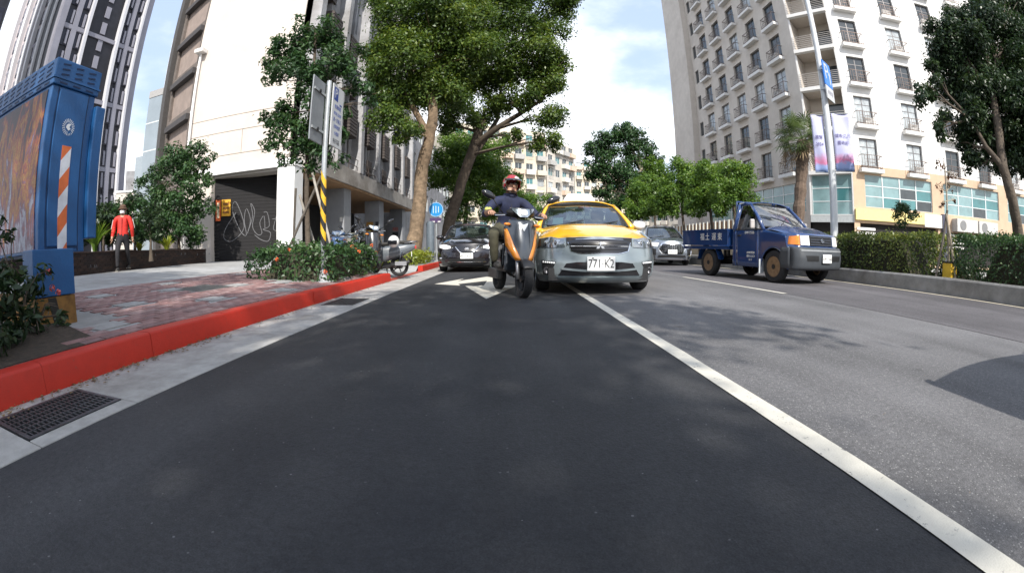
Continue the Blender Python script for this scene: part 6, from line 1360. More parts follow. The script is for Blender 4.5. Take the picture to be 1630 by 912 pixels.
    MB().bb(-.17, .17, .33, .80, .33, .385).build('floorboard', BLK, t, bevel=.015)
    MB().grid(lambda u, v: ((2 * u - 1) * lerp(.20, .15, v), .32 - .08 * (2 * u - 1) ** 2 * 0 + lerp(0, .06, v), lerp(.36, 1.0, v)), 8, 6).build('leg_shield', body, t, smooth='all', solid=.02)
    # rear body: rounded loft
    st = [(.70, .15, .36, .74), (.80, .165, .36, .79), (1.0, .175, .40, .80), (1.25, .165, .46, .82), (1.5, .13, .58, .84), (1.70, .06, .70, .84)]
    def bodyf(u, v):
        y = lerp(.70, 1.70, v); w = interp([(a, b_) for a, b_, c_, d_ in st], y); zl = interp([(a, c_) for a, b_, c_, d_ in st], y); zh_ = interp([(a, d_) for a, b_, c_, d_ in st], y)
        th = 2 * math.pi * u; return (w * math.copysign(abs(math.cos(th)) ** .7, math.cos(th)), y, (zl + zh_) / 2 + (zh_ - zl) / 2 * math.copysign(abs(math.sin(th)) ** .7, math.sin(th)))
    bo = MB().grid(bodyf, 24, 14).build('rear_body', body, t, smooth=60)
    MB().bb(-.13, .13, .69, .73, .40, .74).build('body_front', body, bo, bevel=.02)
    se = MB()
    for y0, y1, w, z, hgt in ((.66, 1.12, .145, .80, .075), (1.08, 1.62, .125, .84, .075)): se.bb(-w, w, y0, y1, z, z + hgt)
    se.build('seat', seatm, t, bevel=.035)
    for s in (-1, 1): MB().tube([(s * .11, 1.42, .84), (s * .13, 1.65, .88), (s * .05, 1.76, .89)], .014, 8).build('grab_rail', col.get('rail', mat('fork_metal', (.3, .3, .31), .35)), t, smooth='all'); 
    MB().bb(-.09, .09, 1.69, 1.735, .70, .78).build('tail_lamp', mat('tail_red', (.45, .02, .015), .25, coat=.5), t, bevel=.01)
    MB().grid(lambda u, v: ((2 * u - 1) * .08, 1.27 + .30 * math.sin(R(lerp(10, 80, v))), r + .30 * math.cos(R(lerp(10, 80, v)))), 4, 8).build('rear_fender', BLK, t, smooth='all', solid=.006)
    MB().bb(-.17, -.06, .82, 1.36, .20, .36).build('engine_case', mat('cast_alloy', (.09, .09, .09), .5, metal=.6), t, bevel=.03)
    ex = MB().tube([(.12, .85, .24), (.15, 1.05, .26), (.16, 1.12, .28), (.16, 1.55, .36)], [.02, .025, .055, .055], 12).build('exhaust', BLK, t, smooth=50); MB().bb(.21, .222, 1.18, 1.48, .27, .37).build('heat_shield', mat('fork_metal', (.3, .3, .31), .35), ex)
    for s in (-1, 1): MB().tube([(s * .13, 1.27, .30), (s * .13, 1.36, .62)], .024, 8).build('shock_absorber', mat('shock_red', (.35, .05, .03), .4) if col.get('red_shock') else CHROME, t)
    if not pan: MB().tube([(-.10, .92, .22), (-.17, .97, .02), (-.15, 1.05, .015)], .012, 6).build('kickstand', BLK, t)
    MB().bb(-.10, .10, 1.60, 1.612, .50, .62).build('number_plate', PLATE, t)
    return t
CHAR = paint('scooter_charcoal', (.038, .046, .058), rough=.3, metal=.2); ORG = paint('scooter_orange', (.62, .21, .012), rough=.3); SBLK = paint('scooter_black', (.014, .014, .017), rough=.25); SGRY = paint('scooter_grey', (.11, .125, .14), rough=.35); SBLU = paint('scooter_blue', (.12, .25, .50), rough=.3); SCRM = paint('scooter_cream', (.66, .58, .38), rough=.3)
RS_LOC, RS_RZ = (.24, 6.05, 0), R(16)
make_scooter('scooter', 'charcoal and orange scooter being ridden in front of the taxi', 'scooter', RS_LOC, RS_RZ, dict(apron=CHAR, panel=ORG, body=CHAR), scale=1.04, lean=R(3))
pk = 'scooters parked on the left pavement'
make_scooter('scooter', 'grey scooter parked side on, with a white helmet on its tail, before the thick trunk', 'scooter', (-3.62, 9.75, pz(-3.3, 10)), R(-80) , dict(apron=SGRY, panel=None, body=SGRY, cover=SGRY), pk, .90, lean=R(-4))
make_scooter('scooter', 'black parked scooter whose front wheel pokes out of the hedge end', 'scooter', (-2.86, 9.25, pz(-2.9, 9.3)), R(40), dict(apron=SBLK, panel=None, body=SBLK), pk, .86, lean=R(4))
make_scooter('scooter', 'blue parked scooter peeping over the hedge beside the striped pole', 'scooter', (-4.16, 10.0, pz(-4.1, 10.2)), R(10), dict(apron=SBLU, panel=SBLK, body=SBLU, cover=SBLU), pk, .84, lean=R(4))
make_scooter('scooter', 'cream parked scooter peeping over the hedge, right of the blue one', 'scooter', (-4.2, 10.95, pz(-4.1, 11)), R(-12), dict(apron=SCRM, panel=None, body=SCRM, cover=SCRM), pk, .82, lean=R(4))
hm = thing('helmet', 'white helmet resting on the tail of the parked grey scooter', 'helmet', (-2.52, 9.58, pz(-2.7, 10) + .745)); MB().ball((0, 0, .1), (.13, .15, .14), 16, 12).build('shell', mat('helmet_white', (.80, .79, .78), .3, coat=.5), hm, smooth='all'); MB().bb(-.11, .11, -.15, -.10, .03, .13).build('visor', BLKG, hm, bevel=.02)
# ---- figures grown along a skeleton (skin modifier), clothes as body regions
SKIN = mat('skin', (.42, .235, .155), .55, var=.08, vs=12); NAVY = mat('navy_jacket', (.013, .018, .050), .8, var=.25, vs=8, bump=.5, bs=9); OLIVE = mat('olive_trousers', (.060, .056, .034), .85, var=.25, vs=10, bump=.5, bs=12)
def figure(parent, nodes, mats_, name='body', shirt_bump=0.0):
    names = list(nodes); idx = {n: i for i, n in enumerate(names)}
    me = bpy.data.meshes.new('skeleton'); me.from_pydata([nodes[n][0] for n in names], [(idx[n], idx[nodes[n][2]]) for n in names if nodes[n][2]], [])
    o = bpy.data.objects.new('skeleton', me); COL.objects.link(o); md_ = o.modifiers.new('skin', 'SKIN'); md_.use_smooth_shade = True; md_.branch_smoothing = .3
    for i, n in enumerate(names):
        sv = me.skin_vertices[0].data[i]; r = nodes[n][1]; sv.radius = r if hasattr(r, '__len__') else (r, r); sv.use_root = (i == 0)
    ss = o.modifiers.new('sub', 'SUBSURF'); ss.levels = 2; ss.render_levels = 2
    dg = bpy.context.evaluated_depsgraph_get(); dg.update(); m2 = bpy.data.meshes.new_from_object(o.evaluated_get(dg)); bpy.data.objects.remove(o)
    m2.materials.clear(); order = list(mats_)
    for k in order: m2.materials.append(mats_[k])
    segs = [(Vector(nodes[n][0]), Vector(nodes[nodes[n][2]][0]), order.index(nodes[n][3])) for n in names if nodes[n][2]]
    for p in m2.polygons:
        c = p.center; best = 9e9
        for a, b_, k in segs:
            d = b_ - a; t = max(0, min(1, (c - a).dot(d) / (d.length_squared + 1e-9))); q = (c - a - d * t).length
            if q < best: best, p.material_index = q, k
        p.use_smooth = True
    return put(name, m2, parent)
def hand(nodes, tag, wrist, d, up, side, r=.0095, curl=.6, reg='skin'):
    """palm and five unequal fingers that curl round what they hold"""
    W_ = Vector(wrist); d = Vector(d).normalized(); up = Vector(up).normalized(); s = d.cross(up).normalized() * side
    nodes[tag + 'palm'] = (tuple(W_ + d * .045), (.030, .018), tag + 'wrist', reg); nodes[tag + 'knuckle'] = (tuple(W_ + d * .085), (.034, .016), tag + 'palm', reg)
    for k, (o, l) in enumerate(((-.030, .062), (-.010, .074), (.010, .068), (.028, .052))):
        p0 = W_ + d * .098 + s * o; p1 = p0 + (d * math.cos(curl) - up * math.sin(curl)) * l * .5; p2 = p1 + (d * math.cos(curl * 2.4) - up * math.sin(curl * 2.4)) * l * .5
        nodes['%sf%da' % (tag, k)] = (tuple(p0), r, tag + 'knuckle', reg); nodes['%sf%db' % (tag, k)] = (tuple(p1), r * .95, '%sf%da' % (tag, k), reg); nodes['%sf%dc' % (tag, k)] = (tuple(p2), r * .8, '%sf%db' % (tag, k), reg)
    t0 = W_ + d * .04 - s * .034 - up * .006; nodes[tag + 'ta'] = (tuple(t0), r * 1.25, tag + 'palm', reg); nodes[tag + 'tb'] = (tuple(t0 + d * .03 - s * .012 - up * .018), r * 1.1, tag + 'ta', reg); nodes[tag + 'tc'] = (tuple(t0 + d * .05 - s * .004 - up * .035), r * .9, tag + 'tb', reg)
def face(parent, c, k=1.0, mask=None):
    """face details on a head whose front is -y; c = head centre"""
    c = Vector(c)
    def at(x, y, z): return c + Vector((x, y, z)) * k
    MB().tube([at(0, -.098, .015), at(0, -.112, -.012), at(0, -.118, -.028), at(0, -.100, -.034)], [.008 * k, .011 * k, .015 * k, .010 * k], 8).build('nose', SKIN, parent, smooth='all')
    for s in (-1, 1):
        e = MB().ball(at(s * .033, -.088, .018), (.014 * k, .008 * k, .008 * k), 10, 6).build('eye', mat('eye_white', (.62, .58, .54), .3), parent, smooth='all'); MB().ball(at(s * .033, -.094, .018), .0065 * k, 8, 6).build('iris', INK, e)
        MB().tube([at(s * .015, -.097, .036), at(s * .034, -.097, .042), at(s * .052, -.088, .036)], .0045 * k, 5).build('eyebrow', INK, parent)
        MB().ball(at(s * .082, -.005, -.002), (.012 * k, .022 * k, .034 * k), 8, 8).build('ear', SKIN, parent, smooth='all')
    if mask: MB().grid(lambda u, v: tuple(at(.078 * math.sin((u - .5) * 2.6), -.012 - .098 * math.cos((u - .5) * 2.6) - .012 * math.sin(v * math.pi), lerp(.002, -.085, v))), 12, 6).build('face_mask', mask, parent, smooth='all', solid=.004)
    else:
        MB().tube([at(-.026, -.098, -.058), at(0, -.105, -.056), at(.026, -.098, -.058)], .0065 * k, 6).build('mouth', mat('lips', (.30, .11, .09), .5), parent, smooth='all')
rd = thing('person', 'rider in a navy jacket and red patterned helmet on the orange and charcoal scooter', 'person', RS_LOC, RS_RZ, scale=1.04); rd.rotation_euler = (0, R(3), RS_RZ)
N = {}
N['hip'] = ((0, .98, .93), (.15, .13), None, 'top'); N['belly'] = ((0, .95, 1.08), (.155, .12), 'hip', 'top'); N['chest'] = ((0, .88, 1.27), (.175, .125), 'belly', 'top'); N['collar'] = ((0, .82, 1.41), (.10, .085), 'chest', 'top'); N['neck'] = ((0, .78, 1.49), .058, 'collar', 'top'); N['jaw'] = ((-.01, .735, 1.555), (.066, .07), 'neck', 'skin'); N['skull'] = ((-.01, .745, 1.65), (.082, .092), 'jaw', 'skin')
for s, tg in ((-1, 'r'), (1, 'l')):
    N[tg + 'sh'] = ((s * .185, .85, 1.375), (.078, .078), 'collar', 'top'); N[tg + 'up'] = ((s * .285, .78, 1.27), .064, tg + 'sh', 'top'); N[tg + 'el'] = ((s * .36, .68, 1.15), .056, tg + 'up', 'top'); N[tg + 'fa'] = ((s * .36, .55, 1.16), .048, tg + 'el', 'top'); N[tg + 'wrist'] = ((s * .335, .455, 1.185), .031, tg + 'fa', 'skin' if True else 'top')
    hand(N, tg, N[tg + 'wrist'][0], (-s * .05, -1, -.28), (0, -.28, 1), s, curl=1.0)
    N[tg + 'th'] = ((s * .13, .90, .90), .105, 'hip', 'leg'); N[tg + 'kn0'] = ((s * .23, .68, .90), .088, tg + 'th', 'leg'); N[tg + 'kn'] = ((s * .275, .52, .87), .072, tg + 'kn0', 'leg'); N[tg + 'ca'] = ((s * .25, .56, .66), .064, tg + 'kn', 'leg'); N[tg + 'an'] = ((s * .225, .61, .455), .045, tg + 'ca', 'leg')
N = {k_: ((p_[0] * (1.16 if True else 1), p_[1], p_[2]), tuple(q_ * 1.12 for q_ in r_) if hasattr(r_, '__len__') else (r_ * 1.12 if g_ != 'skin' else r_), a_, g_) for k_, (p_, r_, a_, g_) in N.items()}
figure(rd, N, {'top': NAVY, 'leg': OLIVE, 'skin': SKIN})
face(rd, (-.01, .745, 1.615), 1.0)
for s in (-1, 1):
    sh_ = MB(); sh_.tube([(s * .225, .68, .42), (s * .23, .62, .425), (s * .24, .50, .415), (s * .245, .40, .408)], [.032, .044, .042, .028], 10); sh_.build('shoe', mat('dark_shoe', (.045, .043, .04), .7, var=.2), rd, smooth='all')
def helm(c, r_, m_):
    def f(u, v):
        th = 2 * math.pi * u; ph = lerp(-.62, math.pi / 2, v)
        fr_ = max(0, -math.sin(th)); cut = .62 * (1 if fr_ > .62 else 0)
        ph = lerp(-.62 + (.86 if fr_ > .55 else .86 * max(0, (fr_ - .25) / .3)), math.pi / 2, v)
        return (c[0] + r_ * .96 * math.cos(ph) * math.cos(th), c[1] + r_ * 1.12 * math.cos(ph) * math.sin(th), c[2] + r_ * math.sin(ph))
    return MB().grid(f, 40, 14)
hgm = bpy.data.materials.new('helmet_graphic'); hgm.use_nodes = True; t_ = hgm.node_tree; b_ = t_.nodes['Principled BSDF']; b_.inputs['Roughness'].default_value = .25; b_.inputs['Coat Weight'].default_value = .6
tc_ = NN(t_, 'ShaderNodeTexCoord'); v_ = NN(t_, 'ShaderNodeTexVoronoi', i_Scale=16.0); LK(t_, tc_.outputs['Object'], v_.inputs['Vector']); sc_ = NN(t_, 'ShaderNodeSeparateColor'); LK(t_, v_.outputs['Color'], sc_.inputs[0]); rp_2 = NN(t_, 'ShaderNodeValToRGB'); rp_2.color_ramp.interpolation = 'CONSTANT'
e_ = rp_2.color_ramp.elements; e_[0].color = (.33, .022, .03, 1); e_[1].position = .45; e_[1].color = (.45, .085, .095, 1); x_ = e_.new(.62); x_.color = (.70, .60, .58, 1); x_ = e_.new(.74); x_.color = (.03, .03, .035, 1); x_ = e_.new(.85); x_.color = (.08, .20, .07, 1); LK(t_, sc_.outputs[0], rp_2.inputs[0]); LK(t_, rp_2.outputs[0], b_.inputs['Base Color'])
hd = helm((-.01, .755, 1.645), .138, hgm).build('helmet', hgm, rd, smooth='all', solid=.012)
MB().grid(lambda u, v: (-.01 + .137 * math.sin((u - .5) * 2.5), .745 - lerp(.150, .205, v) * math.cos((u - .5) * 2.5) ** .8, 1.705 - .03 * v), 14, 4).build('visor', BLKG, hd, smooth='all', solid=.008)
for s in (-1, 1): MB().tube([(-.01 + s * .115, .72, 1.60), (-.01 + s * .09, .70, 1.54), (-.01 + s * .03, .68, 1.50)], .008, 6).build('chin_strap', BLK, hd)
MB().tube([(-.36, .63, 1.225), (-.40, .58, 1.21), (-.43, .535, 1.21)], .034, 8).build('sleeve_band', mat('hi_vis_yellow', (.62, .66, .14), .6), rd, smooth='all')
MB().grid(lambda u, v: (.105 * math.sin((u - .5) * 4), .80 - .09 * math.cos((u - .5) * 4) + .02, lerp(1.44, 1.50, v)), 14, 2).build('collar', NAVY, rd, smooth='all', solid=.01)
MB().bb(-.004, .004, .735, .745, 1.0, 1.38).build('zip', BLK, rd)
# walking person in a red jacket
RJ = mat('red_jacket', (.62, .030, .020), .7, var=.18, vs=9, bump=.5, bs=9); DKT = mat('dark_trousers', (.018, .017, .020), .85, var=.2, vs=8, bump=.3, bs=12)
wp = thing('person', 'person in a red jacket, brown cap and white mask walking past the brick planter', 'person', (-9.2, 7.62, zp(-9.2)), R(38), scale=.91)
N = {}
N['hip'] = ((0, 0, .93), (.155, .115), None, 'top'); N['belly'] = ((0, -.01, 1.08), (.165, .12), 'hip', 'top'); N['chest'] = ((0, -.01, 1.28), (.175, .125), 'belly', 'top'); N['collar'] = ((0, 0, 1.41), (.09, .08), 'chest', 'top'); N['neck'] = ((0, -.01, 1.47), .055, 'collar', 'skin'); N['jaw'] = ((0, -.03, 1.535), (.064, .068), 'neck', 'skin'); N['skull'] = ((0, -.02, 1.625), (.080, .09), 'jaw', 'skin')
for s, tg, sw, lg in ((-1, 'r', .12, -.26), (1, 'l', -.14, .22)):
    N[tg + 'sh'] = ((s * .185, 0, 1.375), .078, 'collar', 'top'); N[tg + 'el'] = ((s * .25, sw * .3 + .03, 1.12), .062, tg + 'sh', 'top'); N[tg + 'wrist'] = ((s * .25, -sw - .05, .90), .042, tg + 'el', 'top'); hand(N, tg, (s * .25, -sw - .06, .885), (0, -sw * .4 - .06, -1), (-s, 0, 0), s, curl=.35)
    N[tg + 'th'] = ((s * .095, lg * .15, .82), .100, 'hip', 'leg'); N[tg + 'kn'] = ((s * .10, lg * .75 - .05, .49), .068, tg + 'th', 'leg'); N[tg + 'an'] = ((s * .10, lg * 1.15 + (.10 if lg > 0 else 0), .10 if lg < 0 else .16), .046, tg + 'kn', 'leg')
N = {k_: ((p_[0] * 1.15, p_[1], p_[2]), tuple(q_ * 1.12 for q_ in r_) if hasattr(r_, '__len__') else (r_ * 1.1 if g_ != 'skin' else r_), a_, g_) for k_, (p_, r_, a_, g_) in N.items()}
figure(wp, N, {'top': RJ, 'leg': DKT, 'skin': SKIN}); face(wp, (0, -.02, 1.59), 1.0, mask=mat('mask_white', (.80, .80, .80), .8))
for s, lg in ((-1, -.26), (1, .22)):
    y = lg * 1.15 + (.10 if lg > 0 else 0); z = 0 if lg < 0 else .055
    so_ = MB().tube([(s * .10, y + .06, z + .05), (s * .10, y, z + .055), (s * .105, y - .12, z + .045 - (.02 if lg > 0 else 0)), (s * .11, y - .19, z + .032 - (.03 if lg > 0 else 0))], [.034, .044, .042, .026], 10).build('shoe', mat('dark_shoe', (.045, .043, .04), .7), wp, smooth='all'); MB().bb(s * .10 - .04, s * .10 + .04, y - .19, y + .08, max(0, z) - .002 + .004, z + .018).build('sole', mat('sole_tan', (.36, .33, .28), .7), so_)
cp = MB().ball((0, 0, 0), (.105, .115, .085), 16, 10).build('cap', mat('brown_cap', (.09, .05, .03), .85, var=.2), wp, (0, -.015, 1.675), smooth='all'); MB().lathe([(.10, -.03), (.16, -.055), (.162, -.05), (.10, -.015)], 20, 'z').build('brim', MATS['brown_cap'], cp, smooth='all')
MB().bb(-.006, .006, -.150, -.128, .95, 1.40).build('zip', mat('zip_dark', (.2, .01, .01), .6), wp)
for s in (-1, 1): MB().tube([(s * .300, .015, 1.36), (s * .362, .03, 1.12)], .010, 6).build('sleeve_stripe', TRIM_W, wp)
# ================================================================== STREET FURNITURE
CBL = mat('cabinet_blue', (.013, .088, .245), .45, var=.10, vs=4, bump=.1, bs=40, stain=.25); CBLD = mat('cabinet_slot', (.004, .02, .07), .6)
cb = thing('utility_cabinet', 'big blue utility cabinet with louvred top, striped warning strip and mural side', 'cabinet', (-3.60, 1.955, zp(-3.7)))
H0 = .58; H1 = 2.14 - .0; gz = 0
MB().bb(-2.6, 0, 0, .52, .57, 1.93).build('body', CBL, cb, bevel=.008)
tp = MB().bb(-2.62, .02, -.02, .54, 1.93, 2.165).build('top', CBL, cb, bevel=.012); MB().bb(-2.63, .03, -.03, .55, 1.985, 2.0).build('rim', CBL, tp)
sl_x = MB().bb(0, .006, -.045, .045, -.007, .007).mesh('louvre', CBLD); sl_y = MB().bb(-.045, .045, -.006, 0, -.007, .007).mesh('louvre', CBLD)
for i in range(3):
    for k in range(3): put('louvre', sl_x, tp, (.018, .10 + i * .16, 2.03 + k * .045), (R(8), 0, 0))
    put('louvre', sl_x, tp, (.018, .10 + i * .16, 1.955), (0, 0, 0))
for i in range(16):
    for k in range(3): put('louvre', sl_y, tp, (-.10 - i * .16, -.018, 2.03 + k * .045), (0, R(-8), 0))
    put('louvre', sl_y, tp, (-.10 - i * .16, -.018, 1.955))
dr = MB().bb(-.001, .016, .085, .43, .62, 1.905).build('door', CBL, cb, bevel=.006)
for y in (.075, .44): MB().bb(-.001, .004, y - .006, y + .004, .58, 1.925).build('door_gap', CBLD, dr)
MB().bb(-.001, .004, .085, .43, .606, .612).build('door_gap', CBLD, dr)
# radial swirl emblem
em = MB(); ec = (.24, 1.60)
for k in range(22):
    a = 2 * math.pi * k / 22; r0_, r1_ = (.040, .072) if not 17 <= k <= 19 else (.055, .072)
    d = Vector((math.cos(a), math.sin(a))); s_ = Vector((-d.y, d.x)) * .0024
    em.add([(.0185, ec[0] + p.x, ec[1] + p.y) for p in (d * r0_ - s_, d * r1_ - s_ * 1.4, d * r1_ + s_ * 1.4, d * r0_ + s_)], [(0, 1, 2, 3)])
em.add([(.0187, ec[0] + x, ec[1] + y) for x, y in ((-.028, -.005), (.005, -.03), (.03, -.012), (.012, .0), (.03, .03), (0, .03), (-.02, .018))], [tuple(range(7))])
em.build('emblem', mat('emblem_white', (.66, .68, .70), .5), dr, fix=False)
OR_ = mat('stripe_orange', (.60, .14, .04), .5, var=.12, vs=15); WH_ = mat('stripe_white', (.60, .62, .66), .5, var=.10, vs=15)
def clipz(poly, zc, up):
    out = []
    for (a, b_), (c, d) in zip(poly, poly[1:] + poly[:1]):
        ina, inc = (b_ >= zc) == up or b_ == zc, (d >= zc) == up or d == zc
        if ina: out.append((a, b_))
        if ina != inc: t = (zc - b_) / (d - b_); out.append((a + (c - a) * t, zc))
    return out
y0, y1 = .20, .305; k = 0; z = .50
while z < 1.62:
    poly = clipz(clipz([(y0, z - .115), (y1, z), (y1, z + .155), (y0, z + .04)], .60, True), 1.44, False)
    if len(poly) > 2: MB().prism(poly, .016, .0195, 'x').build('warning_stripe', (OR_, WH_)[k % 2], dr)
    z += .155; k += 1
MB().bb(-.12, .05, .523, .64, .68, 1.84).build('side_box', CBL, cb, bevel=.01)
MB().bb(-.16, .055, -.09, .36, .23, .60).build('lower_box', CBL, cb, bevel=.008)
PLY = mat('plinth_yellow', (.26, .13, .03), .7, var=.4, vs=10, stain=.7); PLK = mat('plinth_black', (.02, .018, .015), .7)
MB().bb(-2.5, .045, -.08, .36, -.05, .225).build('plinth', PLY, cb, bevel=.006)
for k in range(1, 2): MB().prism([(-.06 + k * .17, -.04), (.03 + k * .17, -.04), (-.03 + k * .17, .22), (-.12 + k * .17, .22)] if k else [(-.075, -.04), (.03, -.04), (-.03, .22), (-.075, .22)], .046, .049, 'x').build('plinth_stripe', PLK, cb)
mu = bpy.data.materials.new('mural'); mu.use_nodes = True; t_ = mu.node_tree; b_ = t_.nodes['Principled BSDF']; b_.inputs['Roughness'].default_value = .45
tc_ = NN(t_, 'ShaderNodeTexCoord'); mp_ = NN(t_, 'ShaderNodeMapping'); mp_.inputs['Scale'].default_value = (4.0, 1, 1.3); LK(t_, tc_.outputs['Object'], mp_.inputs[0]); n_ = NN(t_, 'ShaderNodeTexNoise', i_Scale=1.5, i_Detail=7.0, i_Roughness=.6, i_Distortion=1.6); LK(t_, mp_.outputs[0], n_.inputs['Vector'])
rp_ = NN(t_, 'ShaderNodeValToRGB'); e_ = rp_.color_ramp.elements; e_[0].position = .30; e_[0].color = (.03, .015, .02, 1); e_[1].position = .72; e_[1].color = (.34, .36, .44, 1)
for p_, c_ in ((.36, (.06, .018, .03, 1)), (.42, (.22, .04, .012, 1)), (.47, (.28, .14, .02, 1)), (.52, (.20, .04, .02, 1)), (.57, (.12, .05, .09, 1)), (.64, (.25, .25, .31, 1))): x_ = e_.new(p_); x_.color = c_
n2_ = NN(t_, 'ShaderNodeTexNoise', i_Scale=60.0, i_Detail=3.0); LK(t_, tc_.outputs['Object'], n2_.inputs['Vector']); mu_ = NN(t_, 'ShaderNodeMixRGB', blend_type='OVERLAY', i_0=.7); LK(t_, rp_.outputs[0], mu_.inputs[1]); LK(t_, n2_.outputs[0], mu_.inputs[2]); sz_ = NN(t_, 'ShaderNodeSeparateXYZ'); LK(t_, tc_.outputs['Object'], sz_.inputs[0]); mz_ = NN(t_, 'ShaderNodeMath', operation='MULTIPLY_ADD', i_1=-.22, i_2=.26); LK(t_, sz_.outputs[2], mz_.inputs[0]); az_ = NN(t_, 'ShaderNodeMath', operation='ADD'); LK(t_, n_.outputs[0], az_.inputs[0]); LK(t_, mz_.outputs[0], az_.inputs[1]); LK(t_, az_.outputs[0], rp_.inputs[0]); LK(t_, mu_.outputs[0], b_.inputs['Base Color'])
MB().bb(-2.56, -.075, -.008, -.001, .60, 1.90).build('mural_panel', mu, cb)
# brick planter wall
W1, W2 = Vector((-8.35, 2.6)), Vector((-10.28, 12.5)); dW = (W2 - W1); Lw = dW.length; aW = math.atan2(dW.y, dW.x)
pw = thing('planter_wall', 'low dark brick planter wall behind the walking person, with small white scribbles', 'wall', (W1.x, W1.y, .42), aW)
BKM = [mat('planter_brick_' + s_, c_, .8, var=.35, vs=14, bump=.4, bs=50, stain=.5) for s_, c_ in (('dark', (.030, .016, .012)), ('umber', (.042, .022, .016)), ('black', (.020, .012, .011)))]
MB().bb(0, Lw, .012, .25, -.1, .50).build('mortar', mat('dark_mortar', (.045, .038, .034), .9), pw)
bk = [MB().bb(.005, .225, 0, .05, .004, .058).mesh('brick', m) for m in BKM]; rb_ = random.Random(8); st_b = MB(); cnt = 0; ncol = int(Lw / .23)
for row in range(8):
    for i in range(ncol):
        x = i * .23 + (.115 if row % 2 else 0)
        if x + .23 > Lw: continue
        m = rb_.randrange(3)
        if 3.2 < x < 11.9 and cnt < 290: put('brick', bk[m], pw, (x, rb_.uniform(-.003, .003), row * .062)); cnt += 1
        else: st_b.cur = m; st_b.bb(x + .005, x + .225, rb_.uniform(-.003, .003), .05, row * .062 + .004, row * .062 + .058)
st_b.build('bricks', BKM, pw, kind='stuff')
MB().bb(0, Lw, -.02, .27, .50, .535).build('coping', BKM[1], pw, bevel=.005)
for x, z in ((3.9, .18), (4.05, .17), (4.12, .17), (6.8, .36), (8.3, .36), (8.55, .36), (9.4, .33), (9.9, .34), (10.3, .33)):
    MB().tube([(x, -.004, z), (x + .02, -.004, z + .07), (x + .05, -.004, z + .01)], .006, 4).build('scribble', GRAF, pw)
MB().grid(lambda u, v: (lerp(0, Lw, u), lerp(.27, 5.5, v), .50 + .10 * math.sin(u * 21) * math.sin(v * 7) + .1 * v), 30, 12).build('planter_soil', SOIL, pw, smooth='all', fix=False)
# left sign post
GALV = mat('galvanised', (.40, .42, .43), .45, metal=.6, var=.12, vs=12)
lp = thing('signpost', 'grey signpost with two upright parking panels and a black and yellow striped lower pole', 'sign post', (-2.98, 6.70, zp(-2.98)))
MB().tube([(0, 0, 0), (0, 0, 3.42)], .045, 16).build('pole', GALV, lp, smooth=50); MB().lathe([(.17, 0), (.17, .015), (.10, .03), (.055, .22), (.046, .24)], 18).build('foot', mat('foot_grey', (.36, .37, .38), .6, var=.15), lp, smooth=40)
YL = mat('hazard_yellow', (.70, .40, .02), .5, var=.1); 
for k in range(16):
    z = .62 + k * .072; b = MB(); n = 16; vs_ = []
    for i in range(n + 1):
        a = 2 * math.pi * i / n; sh_ = .10 * math.cos(a); vs_ += [(.0475 * math.cos(a), .0475 * math.sin(a), z - sh_), (.0475 * math.cos(a), .0475 * math.sin(a), z + .072 - sh_)]
    b.add(vs_, [(2 * i, 2 * i + 2, 2 * i + 3, 2 * i + 1) for i in range(n)]).build('stripe', (YL if (k // 2) % 2 else BLK), lp, smooth='all', fix=False)
SGW = mat('sign_white', (.50, .51, .52), .45, var=.05); SGB = mat('sign_blue', (.015, .045, .25), .4, var=.1); SGG = mat('sign_back', (.24, .255, .27), .5, metal=.4, var=.12)
pn = MB().bb(-.012, .012, 0, .52, 0, 1.12).build('parking_panel', SGW, lp, (.06, .04, 2.28), bevel=.01)
MB().bb(.0122, .014, .05, .24, .83, 1.07).build('blue_square', SGB, pn); text('lettering', 'P', .24, SGW, pn, (.0146, .145, .95), (R(90), 0, R(90)), depth=.001)
for k, tx_ in enumerate(('收費時間', '08:00-20:00', '週一至週五', '計時收費', '小型車')): text('lettering', tx_, .085, SGB, pn, (.0128, .26, .72 - k * .12), (R(90), 0, R(90)), depth=.001, squeeze=.85)
text('lettering', '拖吊區', .10, INK, pn, (.0128, .26, .10), (R(90), 0, R(90)), depth=.001)
MB().box((.0132, .38, .80), (.002, .10, .03)).build('arrow_mark', SGB, pn)
p2 = MB().bb(-.012, .012, -.50, 0, 0, 1.10).build('rear_panel', SGG, lp, (-.06, -.03, 2.26), bevel=.01)
for z in (.22, .88): MB().bb(.0125, .035, -.46, .02, z - .02, z + .02).build('bracket', GALV, p2); MB().lathe([(.035, .036), (.035, .05)], 10, 'x', (0, -.26, z)).build('bolt', BLK, p2)
# round blue sign between the trunks
rs = thing('round_sign', 'round blue sign on a grey post between the two big trunks', 'sign', (-2.92, 18.2, .2)); MB().tube([(0, 0, 0), (0, 0, 2.55)], .04, 10).build('post', GALV, rs); d_ = MB().lathe([(.31, 0), (.31, .02)], 32, 'y', (0, -.07, 2.15)).build('disc', mat('cyan_blue', (.01, .22, .52), .4, var=.06), rs); MB().lathe([(.30, -.074), (.285, -.074), (.285, -.071), (.30, -.071)], 32, 'y', (0, 0, 2.15), closed=True).build('ring', mat('ring_white', (.5, .62, .72), .5), d_)
for k, (x, h_) in enumerate(((-.11, .3), (.0, .3), (.11, .26))): MB().bb(x - .016, x + .016, -.076, -.0715, 2.15 - h_ / 2, 2.15 + h_ / 2).build('mark', MATS['ring_white'], d_)
MB().bb(-.26, .22, -.09, -.06, 1.60, 1.80).build('name_plate', mat('plum_plate', (.06, .03, .10), .5), rs)
for x in (-.16, .08): MB().bb(x, x + .12, -.094, -.0905, 1.62, 1.66).build('print', TRIM_W, rs)
